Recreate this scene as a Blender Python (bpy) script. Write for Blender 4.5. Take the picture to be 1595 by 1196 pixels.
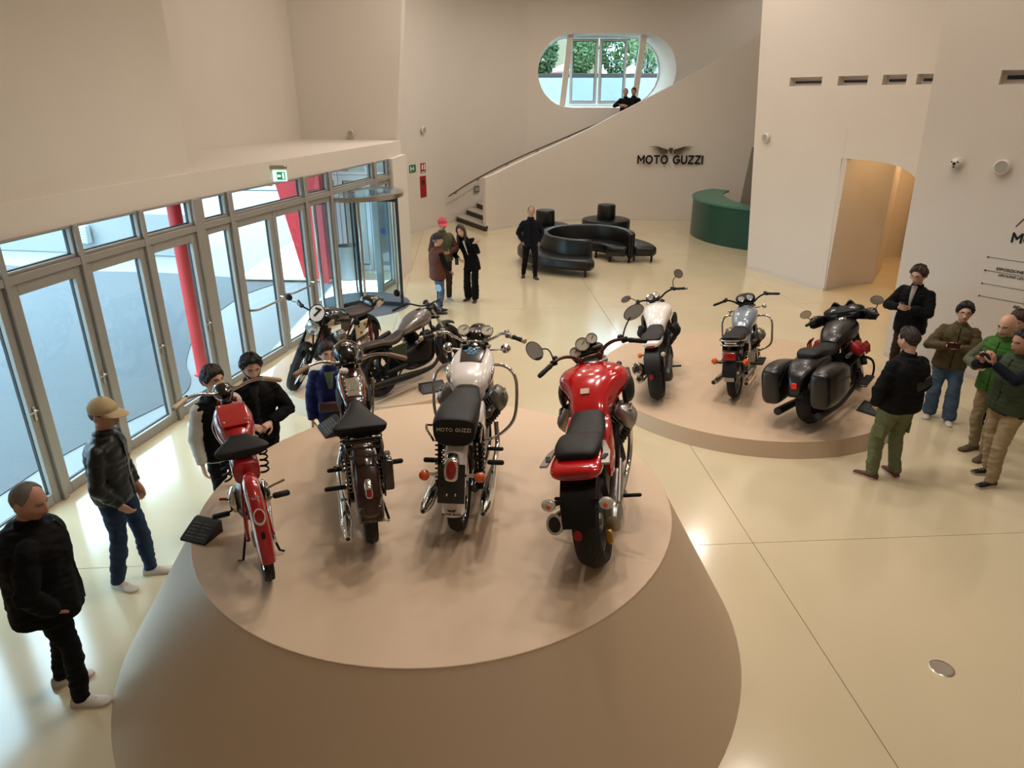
import bpy, bmesh, math, random
from math import sin, cos, pi, radians, sqrt, atan2, hypot
from mathutils import Vector, Matrix, Quaternion, noise

for o in list(bpy.data.objects):
    bpy.data.objects.remove(o, do_unlink=True)
SC = bpy.context.scene
COL = SC.collection

# ------------------------------------------------------------------ camera, world, exposure
cam_data = bpy.data.cameras.new('camera')
cam_data.sensor_width = 36.0
cam_data.lens = 1090.0 / 1595.0 * 36.0
cam_data.clip_end = 300
cam = bpy.data.objects.new('camera', cam_data)
COL.objects.link(cam)
cam.location = (0, 0, 4.06)
cam.rotation_euler = (radians(90 - 22.4), 0, 0)
SC.camera = cam
SC.view_settings.view_transform = 'Standard'
SC.view_settings.look = 'None'
SC.view_settings.gamma = 1.0
SC.view_settings.use_curve_mapping = False
SC.view_settings.exposure = 0.0

WORLD = bpy.data.worlds.new('overcast_sky')
SC.world = WORLD
WORLD.use_nodes = True
_bg = WORLD.node_tree.nodes['Background']
_bg.inputs[0].default_value = (0.60, 0.85, 1.0, 1)
_bg.inputs[1].default_value = 9.0

LAMP_POWER = 46.0           # watts of each ceiling and fill lamp
LAMP_COL = (1.0, 0.895, 0.82)

# ------------------------------------------------------------------ materials
def lin(c):
    if isinstance(c, str):
        c = c.lstrip('#')
        c = [int(c[i:i+2], 16) / 255 for i in (0, 2, 4)]
        c = [v / 12.92 if v <= .04045 else ((v + .055) / 1.055) ** 2.4 for v in c]
    return (c[0], c[1], c[2], 1)

MATS = {}
def mat(name, col, rough=.5, metal=0, bump=None, var=None, coat=0, emit=None, spec=None, aniso=None):
    """principled procedural material; bump=(scale,strength), var=(scale,amount) noise tint"""
    if name in MATS:
        return MATS[name]
    m = bpy.data.materials.new(name); m.use_nodes = True
    nt = m.node_tree; b = nt.nodes['Principled BSDF']
    b.inputs['Base Color'].default_value = lin(col)
    b.inputs['Roughness'].default_value = rough
    b.inputs['Metallic'].default_value = metal
    if coat:
        b.inputs['Coat Weight'].default_value = coat; b.inputs['Coat Roughness'].default_value = .03
    if spec is not None:
        b.inputs['Specular IOR Level'].default_value = spec
    tc = None
    if bump or var:
        tc = nt.nodes.new('ShaderNodeTexCoord')
    if var:
        n = nt.nodes.new('ShaderNodeTexNoise'); n.inputs['Scale'].default_value = var[0]; n.inputs['Detail'].default_value = 4
        nt.links.new(tc.outputs['Object'], n.inputs['Vector'])
        r = nt.nodes.new('ShaderNodeMapRange'); r.inputs[1].default_value = .3; r.inputs[2].default_value = .7
        r.inputs[3].default_value = 1 - var[1]; r.inputs[4].default_value = 1 + var[1]
        nt.links.new(n.outputs['Fac'], r.inputs[0])
        x = nt.nodes.new('ShaderNodeVectorMath'); x.operation = 'SCALE'
        x.inputs[0].default_value = lin(col)[:3]
        nt.links.new(r.outputs[0], x.inputs['Scale'])
        nt.links.new(x.outputs[0], b.inputs['Base Color'])
    if bump:
        n = nt.nodes.new('ShaderNodeTexNoise'); n.inputs['Scale'].default_value = bump[0]; n.inputs['Detail'].default_value = 3
        nt.links.new(tc.outputs['Object'], n.inputs['Vector'])
        bp = nt.nodes.new('ShaderNodeBump'); bp.inputs['Strength'].default_value = bump[1]; bp.inputs['Distance'].default_value = .01
        nt.links.new(n.outputs['Fac'], bp.inputs['Height']); nt.links.new(bp.outputs[0], b.inputs['Normal'])
    if emit:
        b.inputs['Emission Color'].default_value = lin(emit[0]); b.inputs['Emission Strength'].default_value = emit[1]
    MATS[name] = m
    return m

def glass_mat(name, tint=(.93, .97, .98), refl=1.0):
    if name in MATS: return MATS[name]
    m = bpy.data.materials.new(name); m.use_nodes = True
    nt = m.node_tree; nt.nodes.remove(nt.nodes['Principled BSDF'])
    out = nt.nodes['Material Output']
    t = nt.nodes.new('ShaderNodeBsdfTransparent'); t.inputs[0].default_value = (*tint, 1)
    g = nt.nodes.new('ShaderNodeBsdfGlossy'); g.inputs['Roughness'].default_value = .02
    lw = nt.nodes.new('ShaderNodeLayerWeight'); lw.inputs[0].default_value = .5
    pw = nt.nodes.new('ShaderNodeMath'); pw.operation = 'POWER'; pw.inputs[1].default_value = 4.5
    f = nt.nodes.new('ShaderNodeMath'); f.operation = 'MULTIPLY_ADD'; f.inputs[1].default_value = .8; f.inputs[2].default_value = .03
    nt.links.new(lw.outputs['Facing'], pw.inputs[0]); nt.links.new(pw.outputs[0], f.inputs[0])
    mx = nt.nodes.new('ShaderNodeMixShader')
    nt.links.new(f.outputs[0], mx.inputs[0]); nt.links.new(t.outputs[0], mx.inputs[1]); nt.links.new(g.outputs[0], mx.inputs[2])
    nt.links.new(mx.outputs[0], out.inputs[0])
    MATS[name] = m
    return m

# ------------------------------------------------------------------ mesh builder
def V(*a): return Vector(a)

def frames(pts):
    n = len(pts); T = []
    for i in range(n):
        a = pts[max(i-1, 0)]; b = pts[min(i+1, n-1)]
        d = (b - a)
        T.append(d.normalized() if d.length > 1e-9 else Vector((0, 0, 1)))
    up = Vector((0, 0, 1)) if abs(T[0].z) < .9 else Vector((1, 0, 0))
    N = [(up - T[0] * up.dot(T[0])).normalized()]
    for i in range(1, n):
        q = T[i-1].rotation_difference(T[i]); v = q @ N[-1]
        v = v - T[i] * v.dot(T[i]); N.append(v.normalized())
    return T, N

def spline(pts, k=6, closed=False):
    """Catmull-Rom through pts"""
    P = [Vector(p) for p in pts]; out = []; n = len(P)
    rng = n if closed else n - 1
    for i in range(rng):
        if closed: p0, p1, p2, p3 = P[(i-1) % n], P[i], P[(i+1) % n], P[(i+2) % n]
        else: p0, p1, p2, p3 = P[max(i-1, 0)], P[i], P[i+1], P[min(i+2, n-1)]
        for j in range(k):
            t = j / k
            out.append(.5 * ((2*p1) + (-p0+p2)*t + (2*p0-5*p1+4*p2-p3)*t*t + (-p0+3*p1-3*p2+p3)*t**3))
    if not closed: out.append(P[-1].copy())
    return out

class MB:
    def __init__(s): s.v = []; s.f = []
    def add(s, vs, fs, mx=None):
        o = len(s.v)
        if mx is not None: vs = [mx @ Vector(p) for p in vs]
        s.v.extend(Vector(p) for p in vs)
        s.f.extend(tuple(i + o for i in f) for f in fs)
        return s
    def box(s, c, size, rot=None, bev=0, seg=1):
        hx, hy, hz = size[0]/2, size[1]/2, size[2]/2
        mx = Matrix.Translation(c)
        if rot is not None:
            if not isinstance(rot, Matrix):
                rot = Matrix.Rotation(rot[2], 4, 'Z') @ Matrix.Rotation(rot[1], 4, 'Y') @ Matrix.Rotation(rot[0], 4, 'X')
            mx = mx @ rot
        if bev <= 0:
            vs = [(x, y, z) for x in (-hx, hx) for y in (-hy, hy) for z in (-hz, hz)]
            fs = [(0,1,3,2), (4,6,7,5), (0,4,5,1), (2,3,7,6), (0,2,6,4), (1,5,7,3)]
            return s.add(vs, fs, mx)
        bm = bmesh.new(); bmesh.ops.create_cube(bm, size=1)
        for v in bm.verts: v.co = Vector((v.co.x*2*hx, v.co.y*2*hy, v.co.z*2*hz))
        bmesh.ops.bevel(bm, geom=bm.edges[:], offset=min(bev, hx*.98, hy*.98, hz*.98), segments=seg, affect='EDGES', profile=.5)
        bm.verts.index_update()
        s.add([v.co.copy() for v in bm.verts], [[v.index for v in f.verts] for f in bm.faces], mx)
        bm.free(); return s
    def tube(s, pts, r, n=8, closed=False, caps=True, flat=None):
        """r scalar / list / list of (a,b); flat = fixed normal reference"""
        pts = [Vector(p) for p in pts]; m = len(pts)
        if not isinstance(r, (list, tuple)): r = [r] * m
        T, N = frames(pts)
        if flat is not None:
            fl_ = Vector(flat)
            N = [(fl_ - t * fl_.dot(t)).normalized() for t in T]
        if closed:
            T[0] = T[-1] = (pts[1] - pts[-2 if (pts[0]-pts[-1]).length < 1e-6 else -1]).normalized()
        vs = []; fs = []
        for i in range(m):
            B = T[i].cross(N[i]); ra = r[i]
            a, b = ra if isinstance(ra, (list, tuple)) else (ra, ra)
            for j in range(n):
                t = 2*pi*j/n; vs.append(pts[i] + N[i]*(a*cos(t)) + B*(b*sin(t)))
        last = m if closed else m - 1
        for i in range(last):
            k = (i+1) % m
            for j in range(n):
                l = (j+1) % n; fs.append((i*n+j, i*n+l, k*n+l, k*n+j))
        if caps and not closed:
            fs.append(tuple(range(n-1, -1, -1))); fs.append(tuple((m-1)*n + j for j in range(n)))
        return s.add(vs, fs)
    def capsule(s, pts, r, n=10, flat=None):
        """tube with rounded ends"""
        pts = [Vector(p) for p in pts]; m = len(pts)
        if not isinstance(r, (list, tuple)): r = [r]*m
        r = [(x, x) if not isinstance(x, (list, tuple)) else x for x in r]
        d0 = (pts[0]-pts[1]).normalized(); d1 = (pts[-1]-pts[-2]).normalized()
        a0 = min(r[0]); a1 = min(r[-1])
        P = []; R = []
        for k in (.97, .75, .4):
            P.append(pts[0] + d0*a0*k); q = sqrt(1-k*k); R.append((r[0][0]*q, r[0][1]*q))
        P += pts; R += r
        for k in (.4, .75, .97):
            P.append(pts[-1] + d1*a1*k); q = sqrt(1-k*k); R.append((r[-1][0]*q, r[-1][1]*q))
        return s.tube(P, R, n, flat=flat)
    def lathe(s, prof, n=24, mx=None, closed=False, a0=0, a1=2*pi):
        """prof [(r,z)] revolved about local z"""
        full = abs(a1-a0-2*pi) < 1e-6; k = n if full else n+1
        vs = []; fs = []; m = len(prof)
        for r, z in prof:
            for j in range(k):
                t = a0+(a1-a0)*j/n; vs.append((r*cos(t), r*sin(t), z))
        rows = m if closed else m-1
        for i in range(rows):
            i2 = (i+1) % m
            for j in range(n):
                l = (j+1) % k; fs.append((i*k+j, i*k+l, i2*k+l, i2*k+j))
        if not closed and full:
            if prof[0][0] > 1e-6: fs.append(tuple(range(k-1, -1, -1)))
            if prof[-1][0] > 1e-6: fs.append(tuple((m-1)*k+j for j in range(k)))
        return s.add(vs, fs, mx)
    def sphere(s, c, r, nu=16, nv=10, mx=None, v0=0, v1=pi):
        if not isinstance(r, (list, tuple)): r = (r, r, r)
        vs = []; fs = []
        for i in range(nv+1):
            p = v0+(v1-v0)*i/nv
            for j in range(nu):
                t = 2*pi*j/nu; vs.append(Vector((r[0]*sin(p)*cos(t), r[1]*sin(p)*sin(t), r[2]*cos(p))))
        for i in range(nv):
            for j in range(nu):
                l = (j+1) % nu; fs.append((i*nu+j, (i+1)*nu+j, (i+1)*nu+l, i*nu+l))
        M_ = Matrix.Translation(c)
        if mx is not None: M_ = M_ @ mx
        return s.add(vs, fs, M_)
    def loft(s, rings, caps=True, closed=False):
        m = len(rings); n = len(rings[0]); vs = [p for r in rings for p in r]; fs = []
        for i in range(m if closed else m-1):
            k = (i+1) % m
            for j in range(n):
                l = (j+1) % n; fs.append((i*n+j, i*n+l, k*n+l, k*n+j))
        if caps and not closed:
            fs.append(tuple(range(n-1, -1, -1))); fs.append(tuple((m-1)*n+j for j in range(n)))
        return s.add(vs, fs)
    def xl(s, secs, n=20, k=3, caps=True):
        """loft along x.  sec=(x, zc, halfwidth, up, down, exponent[, yc]) ; spline-refined k times"""
        S = []
        secs = [tuple(q) + ((0,) if len(q) == 6 else ()) for q in secs]
        if k > 1:
            for i in range(len(secs)-1):
                p0, p1, p2, p3 = secs[max(i-1, 0)], secs[i], secs[i+1], secs[min(i+2, len(secs)-1)]
                for j in range(k):
                    t = j/k
                    S.append([.5*((2*b)+(-a+c)*t+(2*a-5*b+4*c-d)*t*t+(-a+3*b-3*c+d)*t**3) for a, b, c, d in zip(p0, p1, p2, p3)])
            S.append(list(secs[-1]))
        else: S = secs
        rings = []
        for x, zc, hw, up, dn, e, yc in S:
            ring = []
            for j in range(n):
                t = 2*pi*j/n; ct, st = cos(t), sin(t)
                y = math.copysign(abs(ct)**(2/e), ct)*max(hw, .001); z = math.copysign(abs(st)**(2/e), st)
                ring.append(Vector((x, y+yc, zc + z*(max(up, .001) if z > 0 else max(dn, .001)))))
            rings.append(ring)
        return s.loft(rings, caps)
    def prism(s, poly, h, mx=None):
        """poly list of (x,y) extruded 0..h in z"""
        n = len(poly); vs = [(x, y, 0) for x, y in poly] + [(x, y, h) for x, y in poly]
        fs = [tuple(range(n-1, -1, -1)), tuple(range(n, 2*n))] + [(i, (i+1) % n, n+(i+1) % n, n+i) for i in range(n)]
        return s.add(vs, fs, mx)
    def coil(s, a, b, R, r, turns, n=5, per=10):
        a = Vector(a); b = Vector(b); d = (b-a); L = d.length; d.normalize()
        u = d.orthogonal().normalized(); w = d.cross(u); pts = []
        N_ = int(turns*per)
        for i in range(N_+1):
            t = 2*pi*i/per; pts.append(a + d*(L*i/N_) + u*(R*cos(t)) + w*(R*sin(t)))
        return s.tube(pts, r, n)
    def map(s, fn): s.v = [Vector(fn(p)) for p in s.v]; return s
    def mxf(s, m): s.v = [m @ p for p in s.v]; return s
    def mesh(s, name):
        me = bpy.data.meshes.new(name); me.from_pydata([tuple(p) for p in s.v], [], s.f); me.update(); return me
    def build(s, name, m, parent=None, ang=38, fix=True):
        me = s.mesh(name)
        if fix:
            bm = bmesh.new(); bm.from_mesh(me); bmesh.ops.remove_doubles(bm, verts=bm.verts, dist=1e-5)
            bmesh.ops.recalc_face_normals(bm, faces=bm.faces); bm.to_mesh(me); bm.free()
        me.polygons.foreach_set('use_smooth', [True]*len(me.polygons))
        me.set_sharp_from_angle(angle=radians(ang))
        o = bpy.data.objects.new(name, me); COL.objects.link(o)
        if m is not None: me.materials.append(m)
        if parent is not None: o.parent = parent
        return o

def tag(o, label=None, cat=None, group=None, kind=None):
    if label: o['label'] = label
    if cat: o['category'] = cat
    if group: o['group'] = group
    if kind: o['kind'] = kind
    return o

def thing(name, label, cat, loc=(0, 0, 0), rz=0, group=None):
    o = bpy.data.objects.new(name, None); COL.objects.link(o)
    o.empty_display_size = .1
    o.location = loc; o.rotation_euler = (0, 0, rz)
    return tag(o, label, cat, group)

def struct(name, mb, m, parent=None, **k):
    o = mb.build(name, m, parent, **k)
    if parent is None: o['kind'] = 'structure'
    return o

def text_obj(name, body, size, m, mx, parent=None, offset=0, depth=.002, align='CENTER', space=1.0, shear=0):
    cu = bpy.data.curves.new(name, 'FONT'); cu.body = body; cu.size = size; cu.align_x = align; cu.align_y = 'CENTER'
    cu.extrude = depth; cu.offset = offset; cu.space_character = space; cu.shear = shear; cu.resolution_u = 3
    t = bpy.data.objects.new(name+'_c', cu); COL.objects.link(t)
    dg = bpy.context.evaluated_depsgraph_get(); dg.update()
    me = bpy.data.meshes.new_from_object(t.evaluated_get(dg)); me.name = name
    bpy.data.objects.remove(t); bpy.data.curves.remove(cu)
    me.transform(mx); me.materials.clear(); me.materials.append(m)
    o = bpy.data.objects.new(name, me); COL.objects.link(o)
    if parent is not None: o.parent = parent
    return o

def basis(origin, ex, ey):
    ex = Vector(ex).normalized(); ez = ex.cross(Vector(ey)).normalized(); ey = ez.cross(ex)
    m = Matrix((ex, ey, ez)).transposed().to_4x4(); m.translation = Vector(origin); return m
def axis_mx(origin, d):
    """local z -> d"""
    d = Vector(d).normalized(); m = d.to_track_quat('Z', 'Y').to_matrix().to_4x4(); m.translation = Vector(origin); return m

def _arc(cx, cy, rx, ry, a0, a1, n=14): return [(cx+rx*cos(radians(a0+(a1-a0)*k/n)), cy+ry*sin(radians(a0+(a1-a0)*k/n))) for k in range(n+1)]
STROKES = {'M': (.90, [[(0, 0), (0, 1), (.45, .38), (.90, 1), (.90, 0)]]), 'O': (.92, [_arc(.46, .5, .46, .5, 0, 360, 24)]), 'T': (.74, [[(0, 1), (.74, 1)], [(.37, 1), (.37, 0)]]),
           'G': (.90, [_arc(.46, .5, .46, .5, 48, 350, 20) + [(.90, .46), (.55, .46)]]), 'U': (.74, [[(0, 1), (0, .36)] + _arc(.37, .36, .37, .36, 180, 360) + [(.74, 1)]]),
           'Z': (.70, [[(0, 1), (.70, 1), (0, 0), (.70, 0)]]), 'I': (.0, [[(0, 0), (0, 1)]]), 'S': (.62, [_arc(.31, .74, .31, .26, 35, 270, 10) + _arc(.31, .25, .31, .25, 90, -150, 10)]), 'E': (.6, [[(.6, 1), (0, 1), (0, 0), (.6, 0)], [(0, .52), (.5, .52)]])}
def stroke_text(name, body, h, sw, m, mx, parent, depth=.004, gap=.34, space=.62, align='CENTER'):
    """sans capitals drawn as solid strokes of width sw (relative to the cap height h)"""
    x = 0; segs = []
    for ch in body:
        if ch == ' ': x += space; continue
        w, lines = STROKES[ch]
        for ln in lines: segs.append([(x+a, b) for a, b in ln])
        x += w+gap
    tot = x-gap; ox = -tot/2 if align == 'CENTER' else 0
    mb = MB()
    for ln in segs:
        P = [Vector(((a+ox)*h, (b-.5)*h, 0)) for a, b in ln]
        for p, q in zip(P, P[1:]):
            d = (q-p); L = d.length; a = atan2(d.y, d.x); c = (p+q)/2
            mb.box((c.x, c.y, depth/2), (L, sw*h, depth), rot=(0, 0, a))
        for p in P: mb.lathe([(0, depth), (sw*h/2, depth), (sw*h/2, 0), (0, 0)], 12, mx=Matrix.Translation(p))
    return mb.mxf(mx).build(name, m, parent, fix=False, ang=30)
# ------------------------------------------------------------------ common materials
PAINT = mat('warm_white_wall_paint', '#d9d0c4', .75, bump=(60, .04), var=(1.3, .012))
CEIL = mat('white_ceiling_paint', '#e4ded6', .8, bump=(40, .03))
RESIN = mat('glossy_cream_resin_floor', '#cdbf9f', .14, var=(.9, .035), bump=(2.2, .012), spec=.95)
JOINT = mat('joint_sealant', '#94856a', .5, bump=(30, .05))
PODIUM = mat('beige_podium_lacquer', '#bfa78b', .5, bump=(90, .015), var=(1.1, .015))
DECK_LIT = mat('beige_podium_lit_deck', '#c9af92', .5, bump=(90, .015), var=(1.1, .015))  # paler than the skirt: stronger light on top put into the colour
FRAME = mat('taupe_window_frame_metal', '#9b9790', .42, .2, bump=(80, .02))
GASKET = mat('black_rubber_gasket', '#101315', .5, bump=(60, .05))
GLASS = glass_mat('clear_window_glass')
STEEL = mat('brushed_stainless_steel', '#b9b4ab', .28, 1, bump=(140, .03))
BLACKPL = mat('black_plastic', '#0c0c0d', .42, bump=(120, .05))
WHITEPL = mat('white_plastic', '#d8d3ca', .4, bump=(90, .02))
REDPAINT = mat('red_exterior_paint', '#b3161f', .5, bump=(30, .03))
WHITEALU = mat('white_window_aluminium', '#cdd3d6', .4, bump=(70, .02))

# ------------------------------------------------------------------ floor
J1 = Vector((-.0632, .998, 0)); J2 = Vector((.998, .0632, 0)); JO = Vector((2.365, 5.757, 0))
# joint grid clipped to the room rectangle
def clip_poly(poly, xmin, xmax, ymin, ymax):
    def cut(P, f, inter):
        out = []
        for i in range(len(P)):
            a, b = P[i-1], P[i]
            if f(b):
                if not f(a): out.append(inter(a, b))
                out.append(b)
            elif f(a): out.append(inter(a, b))
        return out
    def ix(v): return lambda a, b: (v, a[1]+(b[1]-a[1])*(v-a[0])/(b[0]-a[0]))
    def iy(v): return lambda a, b: (a[0]+(b[0]-a[0])*(v-a[1])/(b[1]-a[1]), v)
    poly = cut(poly, lambda p: p[0] >= xmin, ix(xmin))
    if poly: poly = cut(poly, lambda p: p[0] <= xmax, ix(xmax))
    if poly: poly = cut(poly, lambda p: p[1] >= ymin, iy(ymin))
    if poly: poly = cut(poly, lambda p: p[1] <= ymax, iy(ymax))
    return poly
FX = [(-4.0, 'w')]
# facade line of the glazed front: x as a function of y
FAC = [(-3.5, -6.45), (2.0, -5.62), (4.58, -5.22), (5.58, -5.065), (6.585, -4.91), (7.59, -4.745), (8.6, -4.535), (9.54, -4.325), (9.74, -4.28),
       (10.33, -4.14), (10.45, -4.11), (12.34, -3.61), (12.45, -3.58), (13.2, -3.385), (13.32, -3.355), (15.2, -2.935), (15.32, -2.905), (16.0, -2.75), (16.4, -2.65)]
def fx(y):
    for (a, b), (c, d) in zip(FAC, FAC[1:]):
        if y <= c: return b+(d-b)*(y-a)/(c-a)
    return FAC[-1][1]
fb = MB().prism([(fx(y)-.12, y) for y in (-3.5, 2, 5.58, 8.6, 10.45, 12.45, 15.2, 16.4)] + [(-5.2, 17.9), (-5.2, 27.4), (12.5, 27.4), (12.5, -3.6)], .1, Matrix.Translation((0, 0, -.131)))
floor = struct('floor', fb, JOINT)
g = .003
for i in range(-3, 3):
    for j in range(-2, 3):
        c = [JO + J2*(4.15*(i+a)+sx*g) + J1*(8.3*(j+b)+sy*g) for a, b, sx, sy in ((0, 0, 1, 1), (1, 0, -1, 1), (1, 1, -1, -1), (0, 1, 1, -1))]
        P = clip_poly([(p.x, p.y) for p in c], -6.6, 12.4, -3.6, 27.3)
        if len(P) < 3: continue
        # cut off what lies outside the glazed front
        Q = []
        def ins(p): return p[1] > 16.4 or p[0] >= fx(p[1])
        for k in range(len(P)):
            a, b = P[k-1], P[k]; st = 24
            for q in range(st):
                p = (a[0]+(b[0]-a[0])*q/st, a[1]+(b[1]-a[1])*q/st)
                if ins(p): Q.append(p)
                else: Q.append((fx(p[1])-.02, p[1]))
        R_ = [Q[0]]
        for p in Q[1:]:
            if hypot(p[0]-R_[-1][0], p[1]-R_[-1][1]) > 1e-4: R_.append(p)
        if len(R_) < 3: continue
        ar = sum(R_[k-1][0]*R_[k][1]-R_[k][0]*R_[k-1][1] for k in range(len(R_)))/2
        if abs(ar) < .05: continue
        if ar < 0: R_.reverse()
        o = MB().prism(R_, .03, Matrix.Translation((0, 0, -.03))).build('floor_panel', RESIN, floor, ang=20, fix=False)

# ------------------------------------------------------------------ walls
def strip(pts, z0, z1, th=.2, side=1):
    """vertical wall following plan points; z0/z1 numbers or lists; thickness th to the given side"""
    m = MB(); n = len(pts)
    P = [Vector((p[0], p[1], 0)) for p in pts]
    T, _ = frames(P)
    z0 = z0 if isinstance(z0, list) else [z0]*n
    z1 = z1 if isinstance(z1, list) else [z1]*n
    rings = []
    for i in range(n):
        nn = Vector((-T[i].y, T[i].x, 0))*side*th
        a, b = P[i], P[i]+nn
        rings.append([Vector((a.x, a.y, z0[i])), Vector((b.x, b.y, z0[i])), Vector((b.x, b.y, z1[i])), Vector((a.x, a.y, z1[i]))])
    return m.loft(rings)
ZC = 8.2
# big plain wall mass standing over the glazed front
ys = [-3.5, 2, 5, 7, 8.5, 9.77]
m = strip([(fx(y)-.05, y) for y in ys], 3.1, ZC, .25, 1)
m.add(*strip([(fx(9.77)-.05, 9.77), (-6.6, 10.4)], 3.1, ZC, .25, 1).__dict__.values())
struct('wall_left', m, PAINT)
# recessed wall above the entrance canopy (folded) with a leaning free edge
m = MB()
def sheet(m, a, b, th):
    """quad wall between two leaning posts a=(bottom,top), b=(bottom,top)"""
    a0, a1, b0, b1 = [Vector(p) for p in (a[0], a[1], b[0], b[1])]
    nn = (b0-a0).cross(a1-a0).normalized()*th
    m.loft([[a0, a1, a1+nn, a0+nn], [b0, b1, b1+nn, b0+nn]])
sheet(m, ((-6.9, 9.7, 3.1), (-6.9, 9.7, ZC)), ((-5.0, 17.55, 3.1), (-5.0, 17.55, ZC)), -.25)
sheet(m, ((-5.0, 17.55, 3.1), (-5.0, 17.55, ZC)), ((-2.68, 17.2, 3.1), (-2.16, 17.2, ZC)), -.25)
struct('wall_left_recess', m, PAINT)
# canopy slab with the fascia above the glazing
edge = [(fx(y), y) for y in (-3.5, 2, 4.6, 6.6, 8.6, 9.7, 10.45, 12.3, 13.3, 15.3, 16.4)]
poly = edge + [(-2.62, 17.35), (-5.1, 17.75), (-6.1, 13.8), (-6.9, 10.2), (-6.8, 9.9), (fx(9.6)-.35, 9.6), (fx(5)-.35, 5), (fx(2)-.35, 2), (fx(-3.5)-.35, -3.5)]
m = MB().prism(poly, .32, Matrix.Translation((0, 0, 2.78)))
struct('wall_left_fascia', m, PAINT)
# jamb closing the glazed front
m = MB().prism([(-2.73, 16.03), (-2.62, 16.0), (-2.50, 17.3), (-2.75, 17.4)], 2.78)
struct('trim_1', m, PAINT)
# back wall (curved) with stadium window
BW = [(-4.9, 17.9), (-4.1, 20.2), (-3.415, 21.94), (-2.885, 23.07), (-1.945, 24.84), (-1.0, 25.75), (0.0, 26.3), (.55, 26.5)]
BWs = [(p.x, p.y) for p in spline([(a, b, 0) for a, b in BW], 4)]
m = strip(BWs, 0, ZC, .8, 1)
m.add(*strip([(6.3, 26.5), (8, 26.4), (12.6, 25.8)], 0, ZC, .8, 1).__dict__.values())
def stadium(cx, cz, hw, hh, n=14):
    P = []
    for k in range(n+1):
        t = -pi/2+pi*k/n; P.append((cx+hw-hh+hh*cos(t), cz+hh*sin(t)))
    for k in range(n+1):
        t = pi/2+pi*k/n; P.append((cx-hw+hh+hh*cos(t), cz+hh*sin(t)))
    return P
OV_I = stadium(3.29, 4.84, 2.39, 1.18); OV_O = stadium(3.06, 4.84, 2.17, 1.10)
bm = bmesh.new()
def loop(pts):
    vs = [bm.verts.new(p) for p in pts]
    return vs, [bm.edges.new((vs[i], vs[(i+1) % len(vs)])) for i in range(len(vs))]
o_, oe = loop([(.55, 26.5, 0), (6.3, 26.5, 0), (6.3, 26.5, ZC), (.55, 26.5, ZC)])
i_, ie = loop([(x, 26.5, z) for x, z in OV_I])
bmesh.ops.triangle_fill(bm, use_beauty=True, edges=oe+ie)
o2, oe2 = loop([(.55, 27.3, 0), (6.3, 27.3, 0), (6.3, 27.3, ZC), (.55, 27.3, ZC)])
i2, ie2 = loop([(x, 27.3, z) for x, z in OV_O])
bmesh.ops.triangle_fill(bm, use_beauty=True, edges=oe2+ie2)
for k in range(len(i_)):
    l = (k+1) % len(i_); bm.faces.new((i_[k], i_[l], i2[l], i2[k]))
bm.verts.index_update()
m.add([v.co.copy() for v in bm.verts], [[v.index for v in f.verts] for f in bm.faces]); bm.free()
struct('wall_back', m, PAINT)
# far left pocket behind the entrance
struct('wall_left_far', strip([(-2.62, 17.3), (-4.0, 18.2), (-4.95, 18.0)], 0, 3.1, .2, 1), PAINT)

# curved stair parapet that carries the lettering
PAR = [(-.842, 22.83, 1.66), (-.47, 23.12, 1.78), (-.1, 23.5, 1.93), (.9, 24.3, 2.31), (2.35, 24.83, 2.92), (3.47, 24.97, 3.48), (4.6, 24.98, 4.05),
       (6.1, 24.85, 4.82), (7.75, 24.6, 5.82), (10.5, 24.0, 7.3)]
PS = spline(PAR, 5)
m = MB(); T_, _ = frames([Vector((p.x, p.y, 0)) for p in PS]); rings = []
for p, t in zip(PS, T_):
    nn = Vector((-t.y, t.x, 0))*.16; q = Vector((p.x, p.y, 0))
    rings.append([q, q+nn, q+nn+Vector((0, 0, p.z)), q+Vector((0, 0, p.z))])
m.loft(rings)
struct('wall_stair_parapet', m, PAINT)

# right block with the lit passage opening.  plane through A along D
A_ = Vector((5.961, 17.554, 0)); D_ = Vector((.4275, -.904, 0))
def cp(s, z, d=0): return A_ + D_*s + Vector((0, 0, z)) + Vector((D_.y, -D_.x, 0))*(-d)   # d = depth behind the face
bm = bmesh.new()
prof = [(2.447, 0), (2.32, 2.843)] + [(p.x, p.y) for p in spline([(2.32, 2.843, 0), (3.24, 2.835, 0), (3.75, 2.76, 0), (4.06, 2.62, 0), (4.2, 2.4, 0), (4.22, 2.1, 0)], 4)][1:] + [(4.25, 0)]
outer = [(0, 0)] + prof + [(7.5, 0), (7.5, ZC), (-.78, ZC)]
v0 = [bm.verts.new(cp(s, z)) for s, z in outer]
es = [bm.edges.new((v0[k], v0[(k+1) % len(v0)])) for k in range(len(v0))]
SLOTS = [(.573, 1.476), (1.895, 2.62), (2.96, 3.48), (3.69, 4.3)]
for s0, s1 in SLOTS:
    hv = [bm.verts.new(cp(s_, z_)) for s_, z_ in ((s0, 4.25), (s1, 4.25), (s1, 4.43), (s0, 4.43))]
    hb = [bm.verts.new(cp(s_, z_, .14)) for s_, z_ in ((s0, 4.25), (s1, 4.25), (s1, 4.43), (s0, 4.43))]
    es += [bm.edges.new((hv[k], hv[(k+1) % 4])) for k in range(4)]
    for k in range(4): bm.faces.new((hv[k], hv[(k+1) % 4], hb[(k+1) % 4], hb[k]))
    bm.faces.new(hb)
bmesh.ops.triangle_fill(bm, use_beauty=True, edges=es)
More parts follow.
